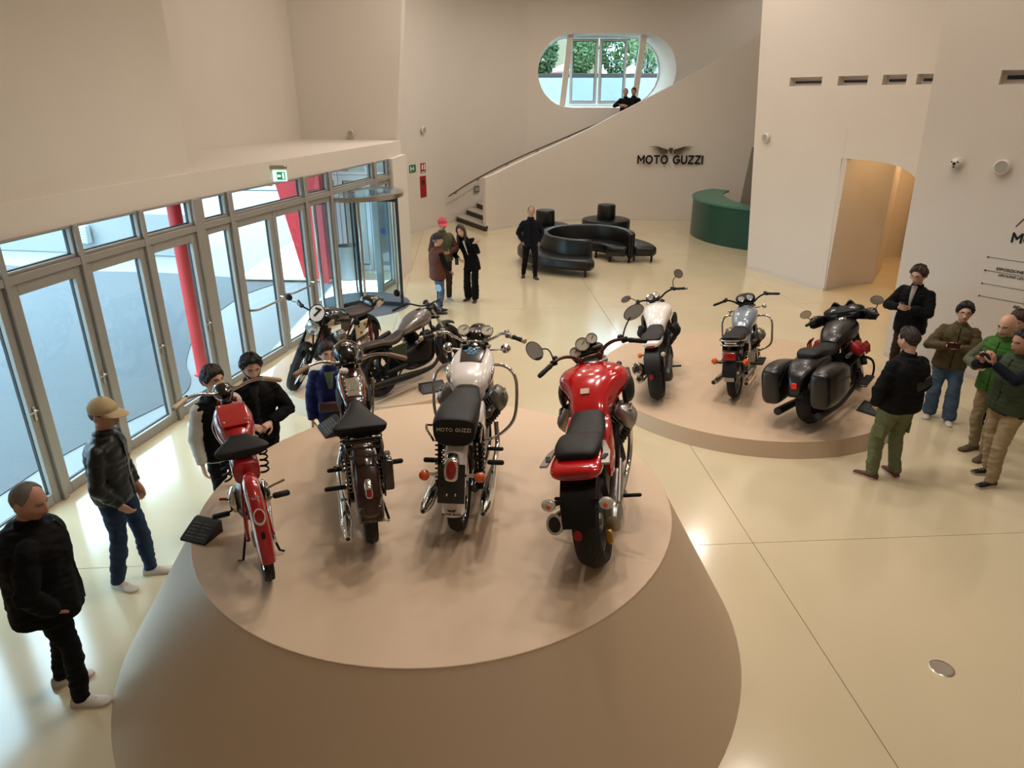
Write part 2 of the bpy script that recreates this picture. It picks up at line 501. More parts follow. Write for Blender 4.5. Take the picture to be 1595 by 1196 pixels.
# slots for the air outlets are built as separate recessed boxes in front-flush frames
# left end face of the block, leaning like the photo's free edge
e0, e1 = cp(0, 0), cp(-.78, ZC); back0 = e0+Vector((2.4, 1.3, 0)); back1 = e1+Vector((2.4, 1.3, 0))
bm.faces.new([bm.verts.new(p) for p in (e0, e1, back1, back0)])
bm.faces.ensure_lookup_table()
bmesh.ops.recalc_face_normals(bm, faces=bm.faces)
bm.verts.index_update()
m = MB().add([v.co.copy() for v in bm.verts], [[v.index for v in f.verts] for f in bm.faces]); bm.free()
# thin head reveal of the opening
for (s0, z0), (s1, z1) in zip(prof[1:], prof[2:]):
    m.add([cp(s0, z0), cp(s1, z1), cp(s1, z1, .12), cp(s0, z0, .12)], [(0, 1, 2, 3)])
wrb = struct('wall_right_block', m, PAINT)
for s0, s1 in SLOTS:
    c0 = cp((s0+s1)/2+.03, 4.33, .12)
    MB().box((0, 0, 0), (s1-s0-.07, .03, .045)).mxf(basis(c0, D_, Vector((D_.y, -D_.x, 0)))).build('air_slot', BLACKPL, wrb)
# passage behind the opening (warm lit, faceted)
m = MB()
pp = [(7.03, 15.34), (7.7, 15.85), (8.42, 16.04)]
m.add(*strip(pp, 0, 3.4, .12, 1).__dict__.values())
m.add(*strip([(8.44, 16.06), (9.4, 17.6), (9.88, 18.85), (10.55, 18.95), (11.6, 18.6)], 0, 3.4, .12, 1).__dict__.values())
m.add(*strip([(10.45, 18.4), (10.9, 17.2), (12.0, 17.0)], 0, 3.4, .12, 1).__dict__.values())
struct('wall_passage', m, PAINT)
pc = [cp(2.0, 0, .14), cp(5.2, 0, .14), Vector((12.2, 13.9, 0)), Vector((12.2, 19.2, 0)), Vector((9.3, 19.2, 0)), Vector((7.4, 16.3, 0))]
m = MB().prism([(p.x, p.y) for p in pc], .1, Matrix.Translation((0, 0, 3.4)))
struct('ceiling_passage', m, CEIL)
# right wall with the wayfinding lettering
RW = Vector((6.268, 11.101, 0)); RD = Vector((.6285, -.7778, 0))
def rp(s, z, d=0): return RW + RD*s + Vector((0, 0, z)) + Vector((RD.y, -RD.x, 0))*d      # d = out into the room
m = MB()
a0, a1 = RW, RW+Vector((-.165, .205, ZC)); 
bm = bmesh.new()
q0 = [bm.verts.new(p) for p in (a0, rp(5.2, 0), rp(5.2, ZC), a1)]
es = [bm.edges.new((q0[k], q0[(k+1) % 4])) for k in range(4)]
for s0, s1 in ((.735, 1.75), (2.3, 3.3)):
    hv = [bm.verts.new(rp(s_, z_)) for s_, z_ in ((s0, 4.2), (s1, 4.2), (s1, 4.38), (s0, 4.38))]
    hb = [bm.verts.new(rp(s_, z_, -.12)) for s_, z_ in ((s0, 4.2), (s1, 4.2), (s1, 4.38), (s0, 4.38))]
    es += [bm.edges.new((hv[k], hv[(k+1) % 4])) for k in range(4)]
    for k in range(4): bm.faces.new((hv[k], hv[(k+1) % 4], hb[(k+1) % 4], hb[k]))
    bm.faces.new(hb)
bmesh.ops.triangle_fill(bm, use_beauty=True, edges=es)
bm.verts.index_update()
m.add([v.co.copy() for v in bm.verts], [[v.index for v in f.verts] for f in bm.faces]); bm.free()
sheet(m, (a0+Vector((.02, .02, 0)), a1+Vector((.02, .02, 0))), (Vector((12.4, 13.6, 0)), Vector((12.4, 13.6, ZC))), .015)
wr = struct('wall_right', m, PAINT)
for s0, s1 in ((.735, 1.75), (2.3, 3.3)):
    MB().box((0, 0, 0), (s1-s0-.06, .03, .05)).mxf(basis(rp((s0+s1)/2+.03, 4.29, -.1), RD, Vector((RD.y, -RD.x, 0)))).build('air_slot', BLACKPL, wr)
e = rp(5.2, 0)
struct('wall_right_near', strip([(e.x, e.y), (10.2, 6.0), (10.2, -3.5)], 0, ZC, .3, 1), PAINT)
struct('wall_behind', strip([(10.4, -3.5), (-7.0, -3.5)], 0, ZC, .2, -1), PAINT)
struct('wall_far_right', strip([(12.4, 26), (12.4, 13)], 0, ZC, .2, 1), PAINT)
struct('ceiling', MB().box((2.6, 11.5, ZC+.1), (20.5, 33, .2)), CEIL)
# low baseboards
BB = mat('white_baseboard_paint', '#d2cabf', .6, bump=(60, .02))
struct('baseboard_back', strip(BWs[6:], 0, .07, -.015, 1), BB)
struct('baseboard_stair', MB().loft([[Vector((p.x, p.y, z)) + Vector((t.y, -t.x, 0))*d for z, d in ((0, 0), (0, .015), (.07, .015), (.07, 0))] for p, t in zip(PS, T_)]), BB)
m = MB(); sheet(m, (cp(0, 0, -.014), cp(0, .07, -.014)), (cp(2.45, 0, -.014), cp(2.45, .07, -.014)), .013); struct('baseboard_right_block', m, BB)
m = MB(); sheet(m, (rp(0, 0, .002), rp(0, .07, .002)), (rp(5, 0, .002), rp(5, .07, .002)), -.014); struct('baseboard_right', m, BB)
m = strip(pp, 0, .07, -.014, 1); struct('baseboard_passage', m, BB)
# slanted grey fin behind the reception desk
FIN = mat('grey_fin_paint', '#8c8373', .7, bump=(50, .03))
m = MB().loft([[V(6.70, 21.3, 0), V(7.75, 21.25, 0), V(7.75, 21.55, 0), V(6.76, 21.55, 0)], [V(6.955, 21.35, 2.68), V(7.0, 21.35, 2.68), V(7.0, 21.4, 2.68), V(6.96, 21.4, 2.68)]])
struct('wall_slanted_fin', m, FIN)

# ------------------------------------------------------------------ staircase
steps = thing('staircase', 'curved white staircase with dark risers climbing behind the lettered wall', 'stairs', (-1.4, 23.8, 0))
STEP_T = mat('pale_stair_tread', '#b9b0a0', .35, bump=(60, .02)); STEP_R = mat('dark_stair_riser', '#141312', .5, bump=(60, .03))
# stair centre line between parapet and back wall
SL = spline([(-.86, 22.74, 0), (-.5, 23.3, 0), (.15, 23.95, 0), (1.0, 24.55, 0), (2.35, 25.02, 0), (3.5, 25.16, 0), (4.6, 25.16, 0), (6.1, 25.03, 0), (7.75, 24.78, 0)], 30)
SW = spline([(-1.93, 24.76, 0), (-1.45, 25.25, 0), (-.8, 25.78, 0), (.1, 26.25, 0), (1.6, 26.44, 0), (3.2, 26.46, 0), (4.6, 26.46, 0), (6.1, 26.46, 0), (7.9, 26.35, 0)], 30)
def along(P, s):
    a = 0
    for p, q in zip(P, P[1:]):
        l = (q-p).length
        if a+l >= s: return p.lerp(q, (s-a)/l)
        a += l
    return P[-1].copy()
LI = sum((q-p).length for p, q in zip(SL, SL[1:])); LW = sum((q-p).length for p, q in zip(SW, SW[1:]))
NS = 22; RISE = .186; STAIR = []
for k in range(NS):
    f0, f1 = k/NS, (k+1)/NS
    a, b, c, d = along(SL, LI*f0), along(SW, LW*f0), along(SW, LW*f1), along(SL, LI*f1)
    z = RISE*(k+1); STAIR.append(((a+b+c+d)/4, z))
    st = MB().loft([[p+Vector((0, 0, max(0, z-RISE*2.2))) for p in (a, b, c, d)], [p+Vector((0, 0, z-.03)) for p in (a, b, c, d)]]).build('step', STEP_R, steps)
    n_ = (a-d).normalized()*.02
    tr = MB().loft([[p+Vector((0, 0, z-.03)) for p in (a+n_, b+n_, c, d)], [p+Vector((0, 0, z)) for p in (a+n_, b+n_, c, d)]]).build('tread', STEP_T, st)
steps_inv = Matrix.Translation((1.4, -23.8, 0))
for o in list(bpy.data.objects):
    if o.parent == steps: o.data.transform(steps_inv)
    elif o.parent and o.parent.parent == steps: o.data.transform(steps_inv)

# handrail on the back wall
HR = spline([(-2.18, 24.25, .93), (-1.62, 25.0, 1.22), (-.75, 25.75, 1.62), (.35, 26.27, 2.08), (1.4, 26.42, 2.5), (2.6, 26.42, 2.99), (4, 26.42, 3.55)], 6)
hr = MB().tube([p+Vector((.06, -.06, 0)) for p in HR], .025, 8).build('handrail', mat('bronze_handrail', '#6e6052', .35, .7, bump=(90, .02)))
tag(hr, 'slim bronze handrail climbing along the curved back wall by the stairs', 'handrail')
for k in (3, 9, 15, 21, 27):
    p = HR[k]; MB().tube([p+Vector((.06, -.06, -.02)), p+Vector((.05, -.05, -.08)), p+Vector((-.02, .03, -.09))], .014, 6).build('bracket', MATS['bronze_handrail'], hr)

# ------------------------------------------------------------------ glazed front
cnt = {'window': 0, 'door': 0}
def fmx(y):
    """local frame on the facade at y: u along (away), v up, w into the room"""
    a = Vector((fx(y-.2), y-.2, 0)); b = Vector((fx(y+.2), y+.2, 0)); return a, b
def bay(y0, y1):
    a = Vector((fx(y0), y0, 0)); b = Vector((fx(y1), y1, 0)); ex = (b-a); L = ex.length; ex.normalize()
    return a, ex, L, basis(a, ex, (0, 0, 1))     # local z = ex x up -> into the room (+x)
def rect_frame(u0, u1, v0, v1, wu, wv, d0, d1):
    m = MB()
    for c, s in (((u0+wu/2, (v0+v1)/2), (wu, v1-v0)), ((u1-wu/2, (v0+v1)/2), (wu, v1-v0)), (((u0+u1)/2, v0+wv/2), (u1-u0-2*wu, wv)), (((u0+u1)/2, v1-wv/2), (u1-u0-2*wu, wv))):
        m.box((c[0], c[1], (d0+d1)/2), (s[0], s[1], d1-d0), bev=.004)
    return m
def pane_unit(kind, y0, y1, z0, z1, fw=.05, bot=None, handle=None, fm=None, bar=False):
    a, ex, L, mx = bay(y0, y1)
    cnt[kind] += 1
    bot = bot or fw
    root = struct('%s_%d' % (kind, cnt[kind]), rect_frame(.005, L-.005, z0, z1, fw, bot, -.035, .035).mxf(mx), fm or FRAME)
    rect_frame(fw-.004, L-fw+.004, z0+bot-.004, z1-bot+.004, .016, .016, -.05, -.012).mxf(mx).build('gasket', GASKET, root)
    MB().box(((L)/2, (z0+z1)/2, -.005), (L-2*fw+.01, z1-z0-2*bot+.01, .012)).mxf(mx).build('pane', GLASS, root)
    if handle is not None:
        u = L-fw/2 if handle > 0 else fw/2
        h = MB().box((u, 1.05, .045), (.03, .16, .012), bev=.004).tube([(u, 1.09, .05), (u, 1.09, .085), (u-.10*handle, 1.09, .09)], .009, 6).mxf(mx).build('handle', STEEL, root)
    if bar:
        MB().tube(spline([(.06, .98, .03), (.09, .98, .13), (.2, .98, .16), (L-.2, .98, .16), (L-.09, .98, .13), (L-.06, .98, .03)], 4), .018, 8).mxf(mx).build('push_bar', STEEL, root)
    return root
struct('wall_left_near', strip([(fx(y), y) for y in (-3.5, 2, 4.54)], 0, 2.78, .2, 1), PAINT)  # unseen near bays, closed solid to keep daylight off the podium skirt
fr = struct('trim_2', MB().tube([(fx(4.58), 4.58, 0), (fx(4.58), 4.58, 2.78)], .04, 4), FRAME)
def mull(y, w=.09, z0=0, z1=2.78, d=.075, mm=None):
    a, ex, L, mx = bay(y-.05, y+.05)
    return MB().box((L/2, (z0+z1)/2, 0), (w, z1-z0, 2*d), bev=.006).mxf(mx).build('mullion', mm or FRAME, fr)
YB = [4.58, 5.58, 6.585, 7.59, 8.6, 9.58]
for y in YB: mull(y, .07)
mull(9.64, .2, d=.07)
for y in (10.36, 12.38, 13.24, 15.26, 16.03): mull(y, .085)
def transom(y0, y1):
    a, ex, L, mx = bay(y0, y1)
    MB().box((L/2, 2.40, 0), (L, .085, .13), bev=.005).mxf(mx).build('transom', FRAME, fr)
for y0, y1 in list(zip(YB, YB[1:])) + [(9.74, 10.33), (10.41, 12.34), (12.43, 13.2), (13.29, 15.22), (15.3, 16.0)]:
    transom(y0, y1)
    pane_unit('window', y0+.03, y1-.03, 2.445, 2.78, .028)
for k, (y0, y1) in enumerate(zip(YB, YB[1:])):
    pane_unit('door', y0+.03, y1-.03, .01, 2.355, .095, .12, handle=1)
pane_unit('window', 9.76, 10.32, .01, 2.355, .05, .09)
pane_unit('door', 10.41, 11.37, .01, 2.355, .085, .11, bar=True)
pane_unit('door', 11.39, 12.34, .01, 2.355, .085, .11, bar=True)
pane_unit('window', 12.43, 13.2, .01, 2.355, .05, .09)
pane_unit('window', 15.3, 16.0, .01, 2.355, .05, .09)
# white framed outer doors closing the entrance porch
def outer_door(x0, y0, x1, y1, name):
    a = Vector((x0, y0, 0)); ex = Vector((x1-x0, y1-y0, 0)); L = ex.length; mx = basis(a, ex, (0, 0, 1))
    cnt['door'] += 1
    r = struct('door_%d' % cnt['door'], rect_frame(0, L, .01, 2.3, .1, .14, -.03, .03).mxf(mx), WHITEALU)
    MB().box((L/2, 1.15, 0), (L-.18, 2.05, .012)).mxf(mx).build('pane', GLASS, r)
    rect_frame(.095, L-.095, .14, 2.17, .012, .012, -.034, .034).mxf(mx).build('gasket', GASKET, r)
    cnt['window'] += 1
    r = struct('window_%d' % cnt['window'], rect_frame(0, L, 2.32, 2.78, .06, .06, -.03, .03).mxf(mx), WHITEALU)
    MB().box((L/2, 2.55, 0), (L-.1, .36, .012)).mxf(mx).build('pane', GLASS, r)
outer_door(-5.0, 17.55, -4.2, 17.45, 'a'); outer_door(-4.18, 17.45, -3.45, 17.36, 'b'); outer_door(-3.43, 17.36, -2.75, 17.28, 'c')

# ------------------------------------------------------------------ revolving door
RC = Vector((-3.15, 14.25, 0)); RR = .95
rd = thing('revolving_door', 'glass revolving entrance door drum with black posts and shallow glass canopy', 'revolving door', RC)
th0 = atan2(-.225, .974)
DRUMG = glass_mat('drum_glass', (.90, .95, .96))
MB().lathe([(RR+.04, 2.22), (RR+.04, 2.30), (RR-.04, 2.30), (RR-.04, 2.22)], 48, closed=True).build('canopy_ring', STEEL, rd)
cn = MB().lathe([(0.02, 2.36), (RR*.6, 2.34), (RR, 2.305), (RR, 2.295), (RR*.6, 2.33), (0.02, 2.35)], 40, closed=True).build('canopy', DRUMG, rd)
for k in range(3):
    a = th0 + 2*pi*k/3
    w = MB().box((RR/2, 0, 2.16), (RR-.08, .045, .06), bev=.004).box((RR/2, 0, .06), (RR-.08, .045, .08), bev=.004).box((RR-.045, 0, 1.1), (.05, .05, 2.2), bev=.006)
    w.mxf(Matrix.Rotation(a, 4, 'Z')); o = w.build('wing', GASKET, rd)
    MB().box((RR/2, 0, 1.1), (RR-.1, .012, 2.1)).mxf(Matrix.Rotation(a, 4, 'Z')).build('pane', GLASS, o)
MB().tube([(0, 0, 0), (0, 0, 2.3)], .035, 10).build('shaft', GASKET, rd)
for a0, a1 in ((th0+1.05, th0+2.05), (th0-2.05, th0-1.05)):
    o = MB().lathe([(RR, .05), (RR, 2.22), (RR-.012, 2.22), (RR-.012, .05)], 16, closed=True, a0=a0, a1=a1).build('curved_pane', DRUMG, rd)
    for a in (a0, a1): MB().box((RR*cos(a), RR*sin(a), 1.12), (.05, .05, 2.24), rot=(0, 0, a), bev=.008).build('post', STEEL, rd)
MB().lathe([(.02, .004), (RR+.05, .004), (RR+.05, .0), (.02, 0)], 40, closed=True).build('floor_ring', mat('grey_entrance_mat', '#5c6066', .8, bump=(200, .3)), rd)
MB().lathe([(0, 0), (.055, 0), (.055, .004), (0, .004)], 20, mx=basis((RR*.62*cos(th0), RR*.62*sin(th0)-.01, 1.55), (cos(th0), sin(th0), 0), (0, 0, 1))).build('sticker', mat('blue_sticker_print', '#1f4f9c', .5, bump=(90, .02)), rd)

# ------------------------------------------------------------------ stadium window joinery
cnt['window'] += 1
wf = struct('window_%d' % cnt['window'], MB().tube([(x, 27.28, z) for x, z in OV_O] + [(OV_O[0][0], 27.28, OV_O[0][1])], .03, 6), WHITEALU)
MB().prism([(x, z) for x, z in OV_O], .012, basis((0, 27.32, 0), (1, 0, 0), (0, 0, 1))).build('pane', GLASS, wf)
for x0, x1 in ((2.05, 3.02), (3.08, 4.05)):
    mx = basis((x0, 27.2, 3.78), (1, 0, 0), (0, 0, 1)); d = rect_frame(0, x1-x0, 0, 2.12, .1, .1, -.03, .03).mxf(mx).build('casement', WHITEALU, wf)
    MB().box(((x1-x0)/2, 1.06, -.02), (x1-x0-.18, 1.94, .01)).mxf(mx).build('pane', GLASS, d)
    rect_frame(.09, x1-x0-.09, .09, 2.03, .014, .014, -.04, .036).mxf(mx).build('gasket', GASKET, d)
for xb, xt in ((1.78, 2.02), (4.32, 4.55)):
    MB().loft([[V(xb-.1, 26.75, 3.68), V(xb+.1, 26.75, 3.68), V(xb+.1, 26.95, 3.68), V(xb-.1, 26.95, 3.68)], [V(xt-.1, 26.75, 6.02), V(xt+.1, 26.75, 6.02), V(xt+.1, 26.95, 6.02), V(xt-.1, 26.95, 6.02)]]).build('slanted_post', PAINT, wf)

# ------------------------------------------------------------------ ceiling lamps, some of them added fill
LAMPM = mat('lit_lamp_diffuser', '#fff0d8', .5, emit=('#ffe2b8', 6.0), bump=(50, .01))
LAMPS = [(-.7, 8.0, .95, 116), (.5, 7.0, 1.05, 116), (1.8, 7.6, .95, 116), (.3, 9.0, .8, 116), (3.2, 11.5, 1, 165), (5.4, 17.2, 1, 165), (4.4, 9.2, .85, 150), (-.4, 12.0, .55, 150), (.6, 15.0, 1, 165), (2.6, 17.5, 1, 165), (4.4, 14.6, 1, 165), (1.0, 20.4, 1.35, 165), (2.0, 22.5, 1.35, 165), (8.6, 24.0, 1, 165), (-1.0, 18.0, 1, 165), (6.0, 7.0, .9, 165), (1.0, 2.6, .9, 150), (3.6, 2.6, .9, 150), (-.4, 21.4, 1.2, 165), (-2.2, 14.4, 1.7, 165)]  # near-camera pair, back pair and recess lamp are fill, added to brighten
for x, y, lp, lsp in LAMPS:
    o = thing('ceiling_lamp', 'round recessed warm white downlight in the unseen hall ceiling, some added as fill', 'lamp', (x, y, ZC), 0, 'recessed downlights of the hall ceiling')
    MB().lathe([(.25, 0), (.25, -.03), (.28, -.03), (.28, 0)], 24, closed=True).build('trim_ring', WHITEPL, o)
    MB().lathe([(0, -.012), (.25, -.012), (.25, -.004), (0, -.004)], 24).build('diffuser', LAMPM, o)
    ld = bpy.data.lights.new('downlight', 'AREA'); ld.shape = 'DISK'; ld.size = .5; ld.spread = radians(lsp); ld.energy = LAMP_POWER*lp; ld.color = LAMP_COL
    lo = bpy.data.objects.new('downlight', ld); COL.objects.link(lo); lo.parent = o; lo.location = (0, 0, -.04)
for x, y, p in ((8.1, 15.0, 14), (9.3, 16.6, 20), (10.3, 17.6, 20)):
    o = thing('passage_lamp', 'small amber downlight in the passage ceiling', 'lamp', (x, y, 3.4), 0, 'amber downlights of the passage')
    MB().lathe([(0, -.02), (.08, -.02), (.1, 0), (0, 0)], 20).build('diffuser', mat('lit_amber_diffuser', '#ffc070', .5, emit=('#ffa040', 5.0), bump=(50, .01)), o)
    ld = bpy.data.lights.new('amber_downlight', 'AREA'); ld.shape = 'DISK'; ld.size = .18; ld.energy = p; ld.color = (1.0, .62, .30)
    lo = bpy.data.objects.new('amber_downlight', ld); COL.objects.link(lo); lo.parent = o; lo.location = (0, 0, -.03)

# ------------------------------------------------------------------ podiums
def podium(name, label, ct, rt, cb, rb, h):
    o = thing(name, label, 'podium', (cb[0], cb[1], 0))
    n = 96; dx, dy = ct[0]-cb[0], ct[1]-cb[1]
    rings = []
    for k in range(13):
        t = k/12; x, y = dx*t, dy*t; r = rb+(rt-rb)*t
        rings.append([V(x+r*cos(2*pi*j/n), y+r*sin(2*pi*j/n), (h-.012)*t) for j in range(n)])
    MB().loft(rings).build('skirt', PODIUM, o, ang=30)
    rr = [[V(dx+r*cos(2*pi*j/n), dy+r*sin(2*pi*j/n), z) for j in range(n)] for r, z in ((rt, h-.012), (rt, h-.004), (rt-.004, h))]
    MB().loft(rr).build('deck', DECK_LIT, o, ang=25)
    return o
podium('display_podium', 'tall flared beige podium in the foreground carrying four motorcycles', (-.606, 5.0), 1.89, (-.62, 4.74), 2.455, 1.0)
podium('display_podium', 'low round beige podium at right carrying white, grey and black motorcycles', (3.43, 9.65), 2.12, (3.45, 9.67), 2.2, .2)
podium('display_podium', 'low round podium by the glass doors carrying two dark motorcycles', (-2.0, 10.2), 1.65, (-2.0, 10.2), 1.72, .2)
# ------------------------------------------------------------------ outside
PAVE = mat('pale_exterior_paving', '#868a8c', .8, bump=(25, .05), var=(.6, .03))
ASPH = mat('grey_asphalt', '#53595e', .9, bump=(180, .4), var=(40, .10))
struct('ground_paving', MB().prism([(-60, -30), (-4, -30), (-4.5, 60), (-60, 60)], .05, Matrix.Translation((0, 0, -.13))), PAVE)
asp = [(-6.25, -12), (-6.15, 3.5), (-5.9, 5.6), (-5.72, 6.77), (-5.61, 7.57), (-5.36, 8.4), (-5.0, 9.35), (-4.92, 9.75), (-5.1, 10.3), (-5.45, 10.95), (-5.88, 12.3), (-6.05, 13.6), (-6.0, 15.3), (-5.6, 16.6), (-7.1, 16.95), (-8.9, 17.4), (-10.8, 17.6), (-13.5, 18.3), (-22, 20.6), (-30, 20), (-30, -12)]
pa = [p for p in spline([(x, y, 0) for x, y in asp], 3, True)]
struct('ground_asphalt', MB().prism([(p.x, p.y) for p in pa][::-1], .05, Matrix.Translation((0, 0, -.118))), ASPH)
struct('ground_terrace', MB().box((4, 36, -.12), (30, 16, .1)), PAVE)
o = MB().tube([(-4.96, 10.47, -.08), (-4.96, 10.47, 2.78)], .1, 20).tube([(-4.96, 10.47, -.08), (-4.96, 10.47, -.05)], .14, 20).build('porch_column', REDPAINT)
tag(o, 'slim round red steel column just outside the glass doors', 'column')
o = MB().loft([[V(-5.0, 16.6, -.08), V(-4.35, 16.3, -.08), V(-4.3, 16.7, -.08), V(-4.95, 16.95, -.08)], [V(-5.55, 16.6, 2.77), V(-4.35, 16.3, 2.77), V(-4.3, 16.7, 2.77), V(-5.5, 16.95, 2.77)]]).build('porch_pier', REDPAINT)
tag(o, 'broad tapered red pier outside beside the revolving door', 'column')
b = thing('litter_bin', 'round grey litter bin standing behind the revolving door', 'bin', (-3.9, 16.45, 0))
MB().lathe([(.21, .02), (.25, .75), (.26, .8), (.23, .8), (.22, .74)], 24).build('body', mat('grey_bin_metal', '#6d6a66', .5, .3, bump=(80, .05)), b)
MB().lathe([(.2, 0), (.2, .02), (0, .02)], 24).build('base', BLACKPL, b)
w = MB().box((-16.5, 20.6, .5), (16, .3, 1.15), rot=(0, 0, -.16), bev=.02).build('boundary_wall', PAVE); w['kind'] = 'structure'
v = thing('vent_box', 'small grey louvred vent box on the low white wall outside', 'vent', (-12.0, 19.55, .25), -.16)
MB().box((0, 0, .25), (.55, .2, .5), bev=.02).build('housing', mat('vent_grey', '#a9b2b8', .5, bump=(60, .03)), v)
for k in range(6): MB().box((0, -.11, .06+.075*k), (.47, .03, .018), rot=(.5, 0, 0)).build('louvre', MATS['vent_grey'], v)
struct('kerb', MB().tube([(-30, 35.5, -.03), (-12, 34, -.03), (-4, 33.5, -.03)], [(.15, .2)]*3, 4), mat('kerb_stone', '#8b8f90', .8, bump=(40, .1)))
rb = thing('bollard', 'short red bollard by the distant hedge outside', 'bollard', (-11.7, 34.6, -.05))
MB().lathe([(.22, 0), (.22, .8), (.16, .95), (0, 1.0)], 16).build('post', REDPAINT, rb); MB().lathe([(.225, .55), (.225, .68), (.21, .68), (.21, .55)], 16, closed=True).build('band', WHITEPL, rb)
LEAF = mat('dark_green_leaves', '#3f5b34', .6, var=(9, .5), bump=(30, .3)); LEAF2 = mat('mid_green_leaves', '#5d7a49', .6, var=(9, .5), bump=(30, .3))
BARK = mat('brown_bark', '#4a3a2c', .9, bump=(30, .5))
def bush(name, label, cat, loc, size, n, m, seed, trunk=.3):
    rnd = random.Random(seed); o = thing(name, label, cat, loc)
    mb = MB()
    for i in range(n):
        u = rnd.random()*2*pi; w = math.acos(rnd.uniform(-1, 1)); r = rnd.uniform(.55, 1.0)**.5
        p = V(size[0]*r*sin(w)*cos(u), size[1]*r*sin(w)*sin(u), trunk+size[2]*(1+r*cos(w)))
        a = V(rnd.gauss(0, 1), rnd.gauss(0, 1), rnd.gauss(0, 1)).normalized(); b_ = a.orthogonal().normalized(); s = rnd.uniform(.07, .14)
        c_ = a.cross(b_)
        mb.add([p-a*s, p+b_*s*.5+c_*.02, p+a*s, p-b_*s*.5+c_*.02], [(0, 1, 2, 3)])
    f = mb.build('foliage', m, o, fix=False); f['kind'] = 'stuff'
    MB().tube([(0, 0, 0), (.03, 0, trunk+size[2])], [.06, .03], 7).build('trunk', BARK, o)
for k in range(7):
    bush('hedge_shrub', 'low clipped green shrub in the distant hedge row outside', 'shrub', (-14+1.5*k, 36+.2*(k % 2), -.05), (.66, .5, .35), 260, LEAF2, 50+k, .05)
for o in bpy.data.objects:
    if o.name.startswith('hedge_shrub'): o['group'] = 'shrubs of the distant hedge'
# terrace seen through the stadium window
struct('terrace_wall', MB().box((4, 31.2, 2.3), (16, .3, 4.85)), mat('white_terrace_wall', '#a7aeb3', .8, bump=(20, .05)))
struct('terrace_planter', MB().box((4, 32.5, 4.75), (16, 2.3, .3), bev=.02), mat('dark_planter_box', '#3d3431', .7, bump=(20, .1)))
bush('laurel_shrub', 'dense dark laurel shrub left in the stadium window', 'shrub', (1.15, 31.8, 4.6), (.75, .5, 1.05), 1500, LEAF, 3, .1)
bush('olive_tree', 'loose green tree behind the left casement of the stadium window', 'tree', (2.9, 32.4, 4.6), (.62, .5, 1.0), 1100, LEAF2, 4, .2)
bush('olive_tree', 'loose green tree behind the right casement of the stadium window', 'tree', (4.4, 32.4, 4.6), (.74, .5, 1.05), 1300, LEAF2, 5, .2)
bush('olive_tree', 'thin green tree right of the slanted posts in the stadium window', 'tree', (5.8, 33.0, 4.6), (.6, .5, 1.15), 700, LEAF2, 6, .2)
h = thing('apartment_house', 'pale yellow house behind the trees of the terrace', 'building', (1.5, 44, 0))
MB().box((0, 0, 5), (7, 3, 14)).build('wall', mat('pale_yellow_render', '#7c7058', .8, bump=(20, .05)), h)
for x, z in ((-.9, 7.2), (.55, 7.2), (2.0, 7.2), (.55, 4.6)):
    f = MB().box((x, -1.52, z), (.7, .08, 1.5), bev=.02).build('window', mat('dark_shutter_paint', '#3b332d', .6, bump=(20, .1)), h)
    MB().box((x, -1.58, z), (.5, .03, 1.3)).build('pane', GLASS, f)
h = thing('low_house', 'grey roofed house at the right edge of the stadium window', 'building', (9.3, 46, 0))
MB().box((0, 0, 3), (4, 3, 7.4)).build('wall', mat('grey_house_wall', '#8c9097', .8, bump=(20, .05)), h)
MB().box((0, -.2, 7.0), (4.6, 4, .7), rot=(.2, 0, 0), bev=.05).build('roof', mat('brown_roof_tiles', '#6a4f45', .8, bump=(9, .5)), h)
u = thing('parasol', 'faded pink parasol below the trees of the terrace', 'parasol', (2.35, 34.4, -.07))
MB().lathe([(0, 5.45), (.9, 5.12), (.92, 5.06), (.88, 5.09), (0, 5.4)], 10).build('canopy', mat('faded_pink_canvas', '#b98680', .9, bump=(60, .2)), u); MB().tube([(0, 0, 0), (0, 0, 5.42)], .03, 8).build('pole', STEEL, u)
# ------------------------------------------------------------------ lobby furniture
LEATHER = mat('black_leather', '#070708', .36, bump=(140, .12), var=(4, .2))
BLKMET = mat('black_metal', '#0a0a0b', .35, .4, bump=(90, .03))
sf = thing('curved_sofa', 'black leather S-shaped circular lounge sofa near the stairs', 'sofa', (1.97, 18.3, 0))
def arc_body(r0, r1, z0, z1, a0, a1, n=40, rd=.05):
    m = MB(); rings = []
    for k in range(n+1):
        a = radians(a0+(a1-a0)*k/n); e = 0
        if k == 0 or k == n: e = rd*.8
        prof = [(r0+rd+e, z0+e), (r1-rd-e, z0+e), (r1-e, z0+rd+e), (r1-e, z1-rd-e), (r1-rd*.3-e, z1-rd*.3-e), (r1-rd-e, z1-e), (r0+rd+e, z1-e), (r0+rd*.3+e, z1-rd*.3-e), (r0+e, z1-rd-e), (r0+e, z0+rd+e)]
        rings.append([V(r*cos(a), r*sin(a), z) for r, z in prof])
    return m.loft(rings)
arc_body(1.03, 1.22, .12, .80, -12, 270, 64, .06).build('backrest', LEATHER, sf)
arc_body(1.2, 1.83, .17, .43, 160, 270, 32, .07).build('outer_seat', LEATHER, sf)
arc_body(.5, 1.05, .17, .43, -12, 125, 36, .07).build('inner_seat', LEATHER, sf)
arc_body(1.2, 1.8, .17, .43, -6, 40, 16, .07).build('side_seat', LEATHER, sf)
for r, a in ((1.7, 168), (1.7, 215), (1.7, 263), (1.3, 263), (.6, 0), (.6, 60), (.6, 118), (1.7, 0), (1.7, 34), (1.1, -5), (1.12, 90), (1.12, 140)):
    MB().tube([(r*cos(radians(a)), r*sin(radians(a)), 0), (r*cos(radians(a)), r*sin(radians(a)), .2)], .03, 8).build('leg', BLKMET, sf)
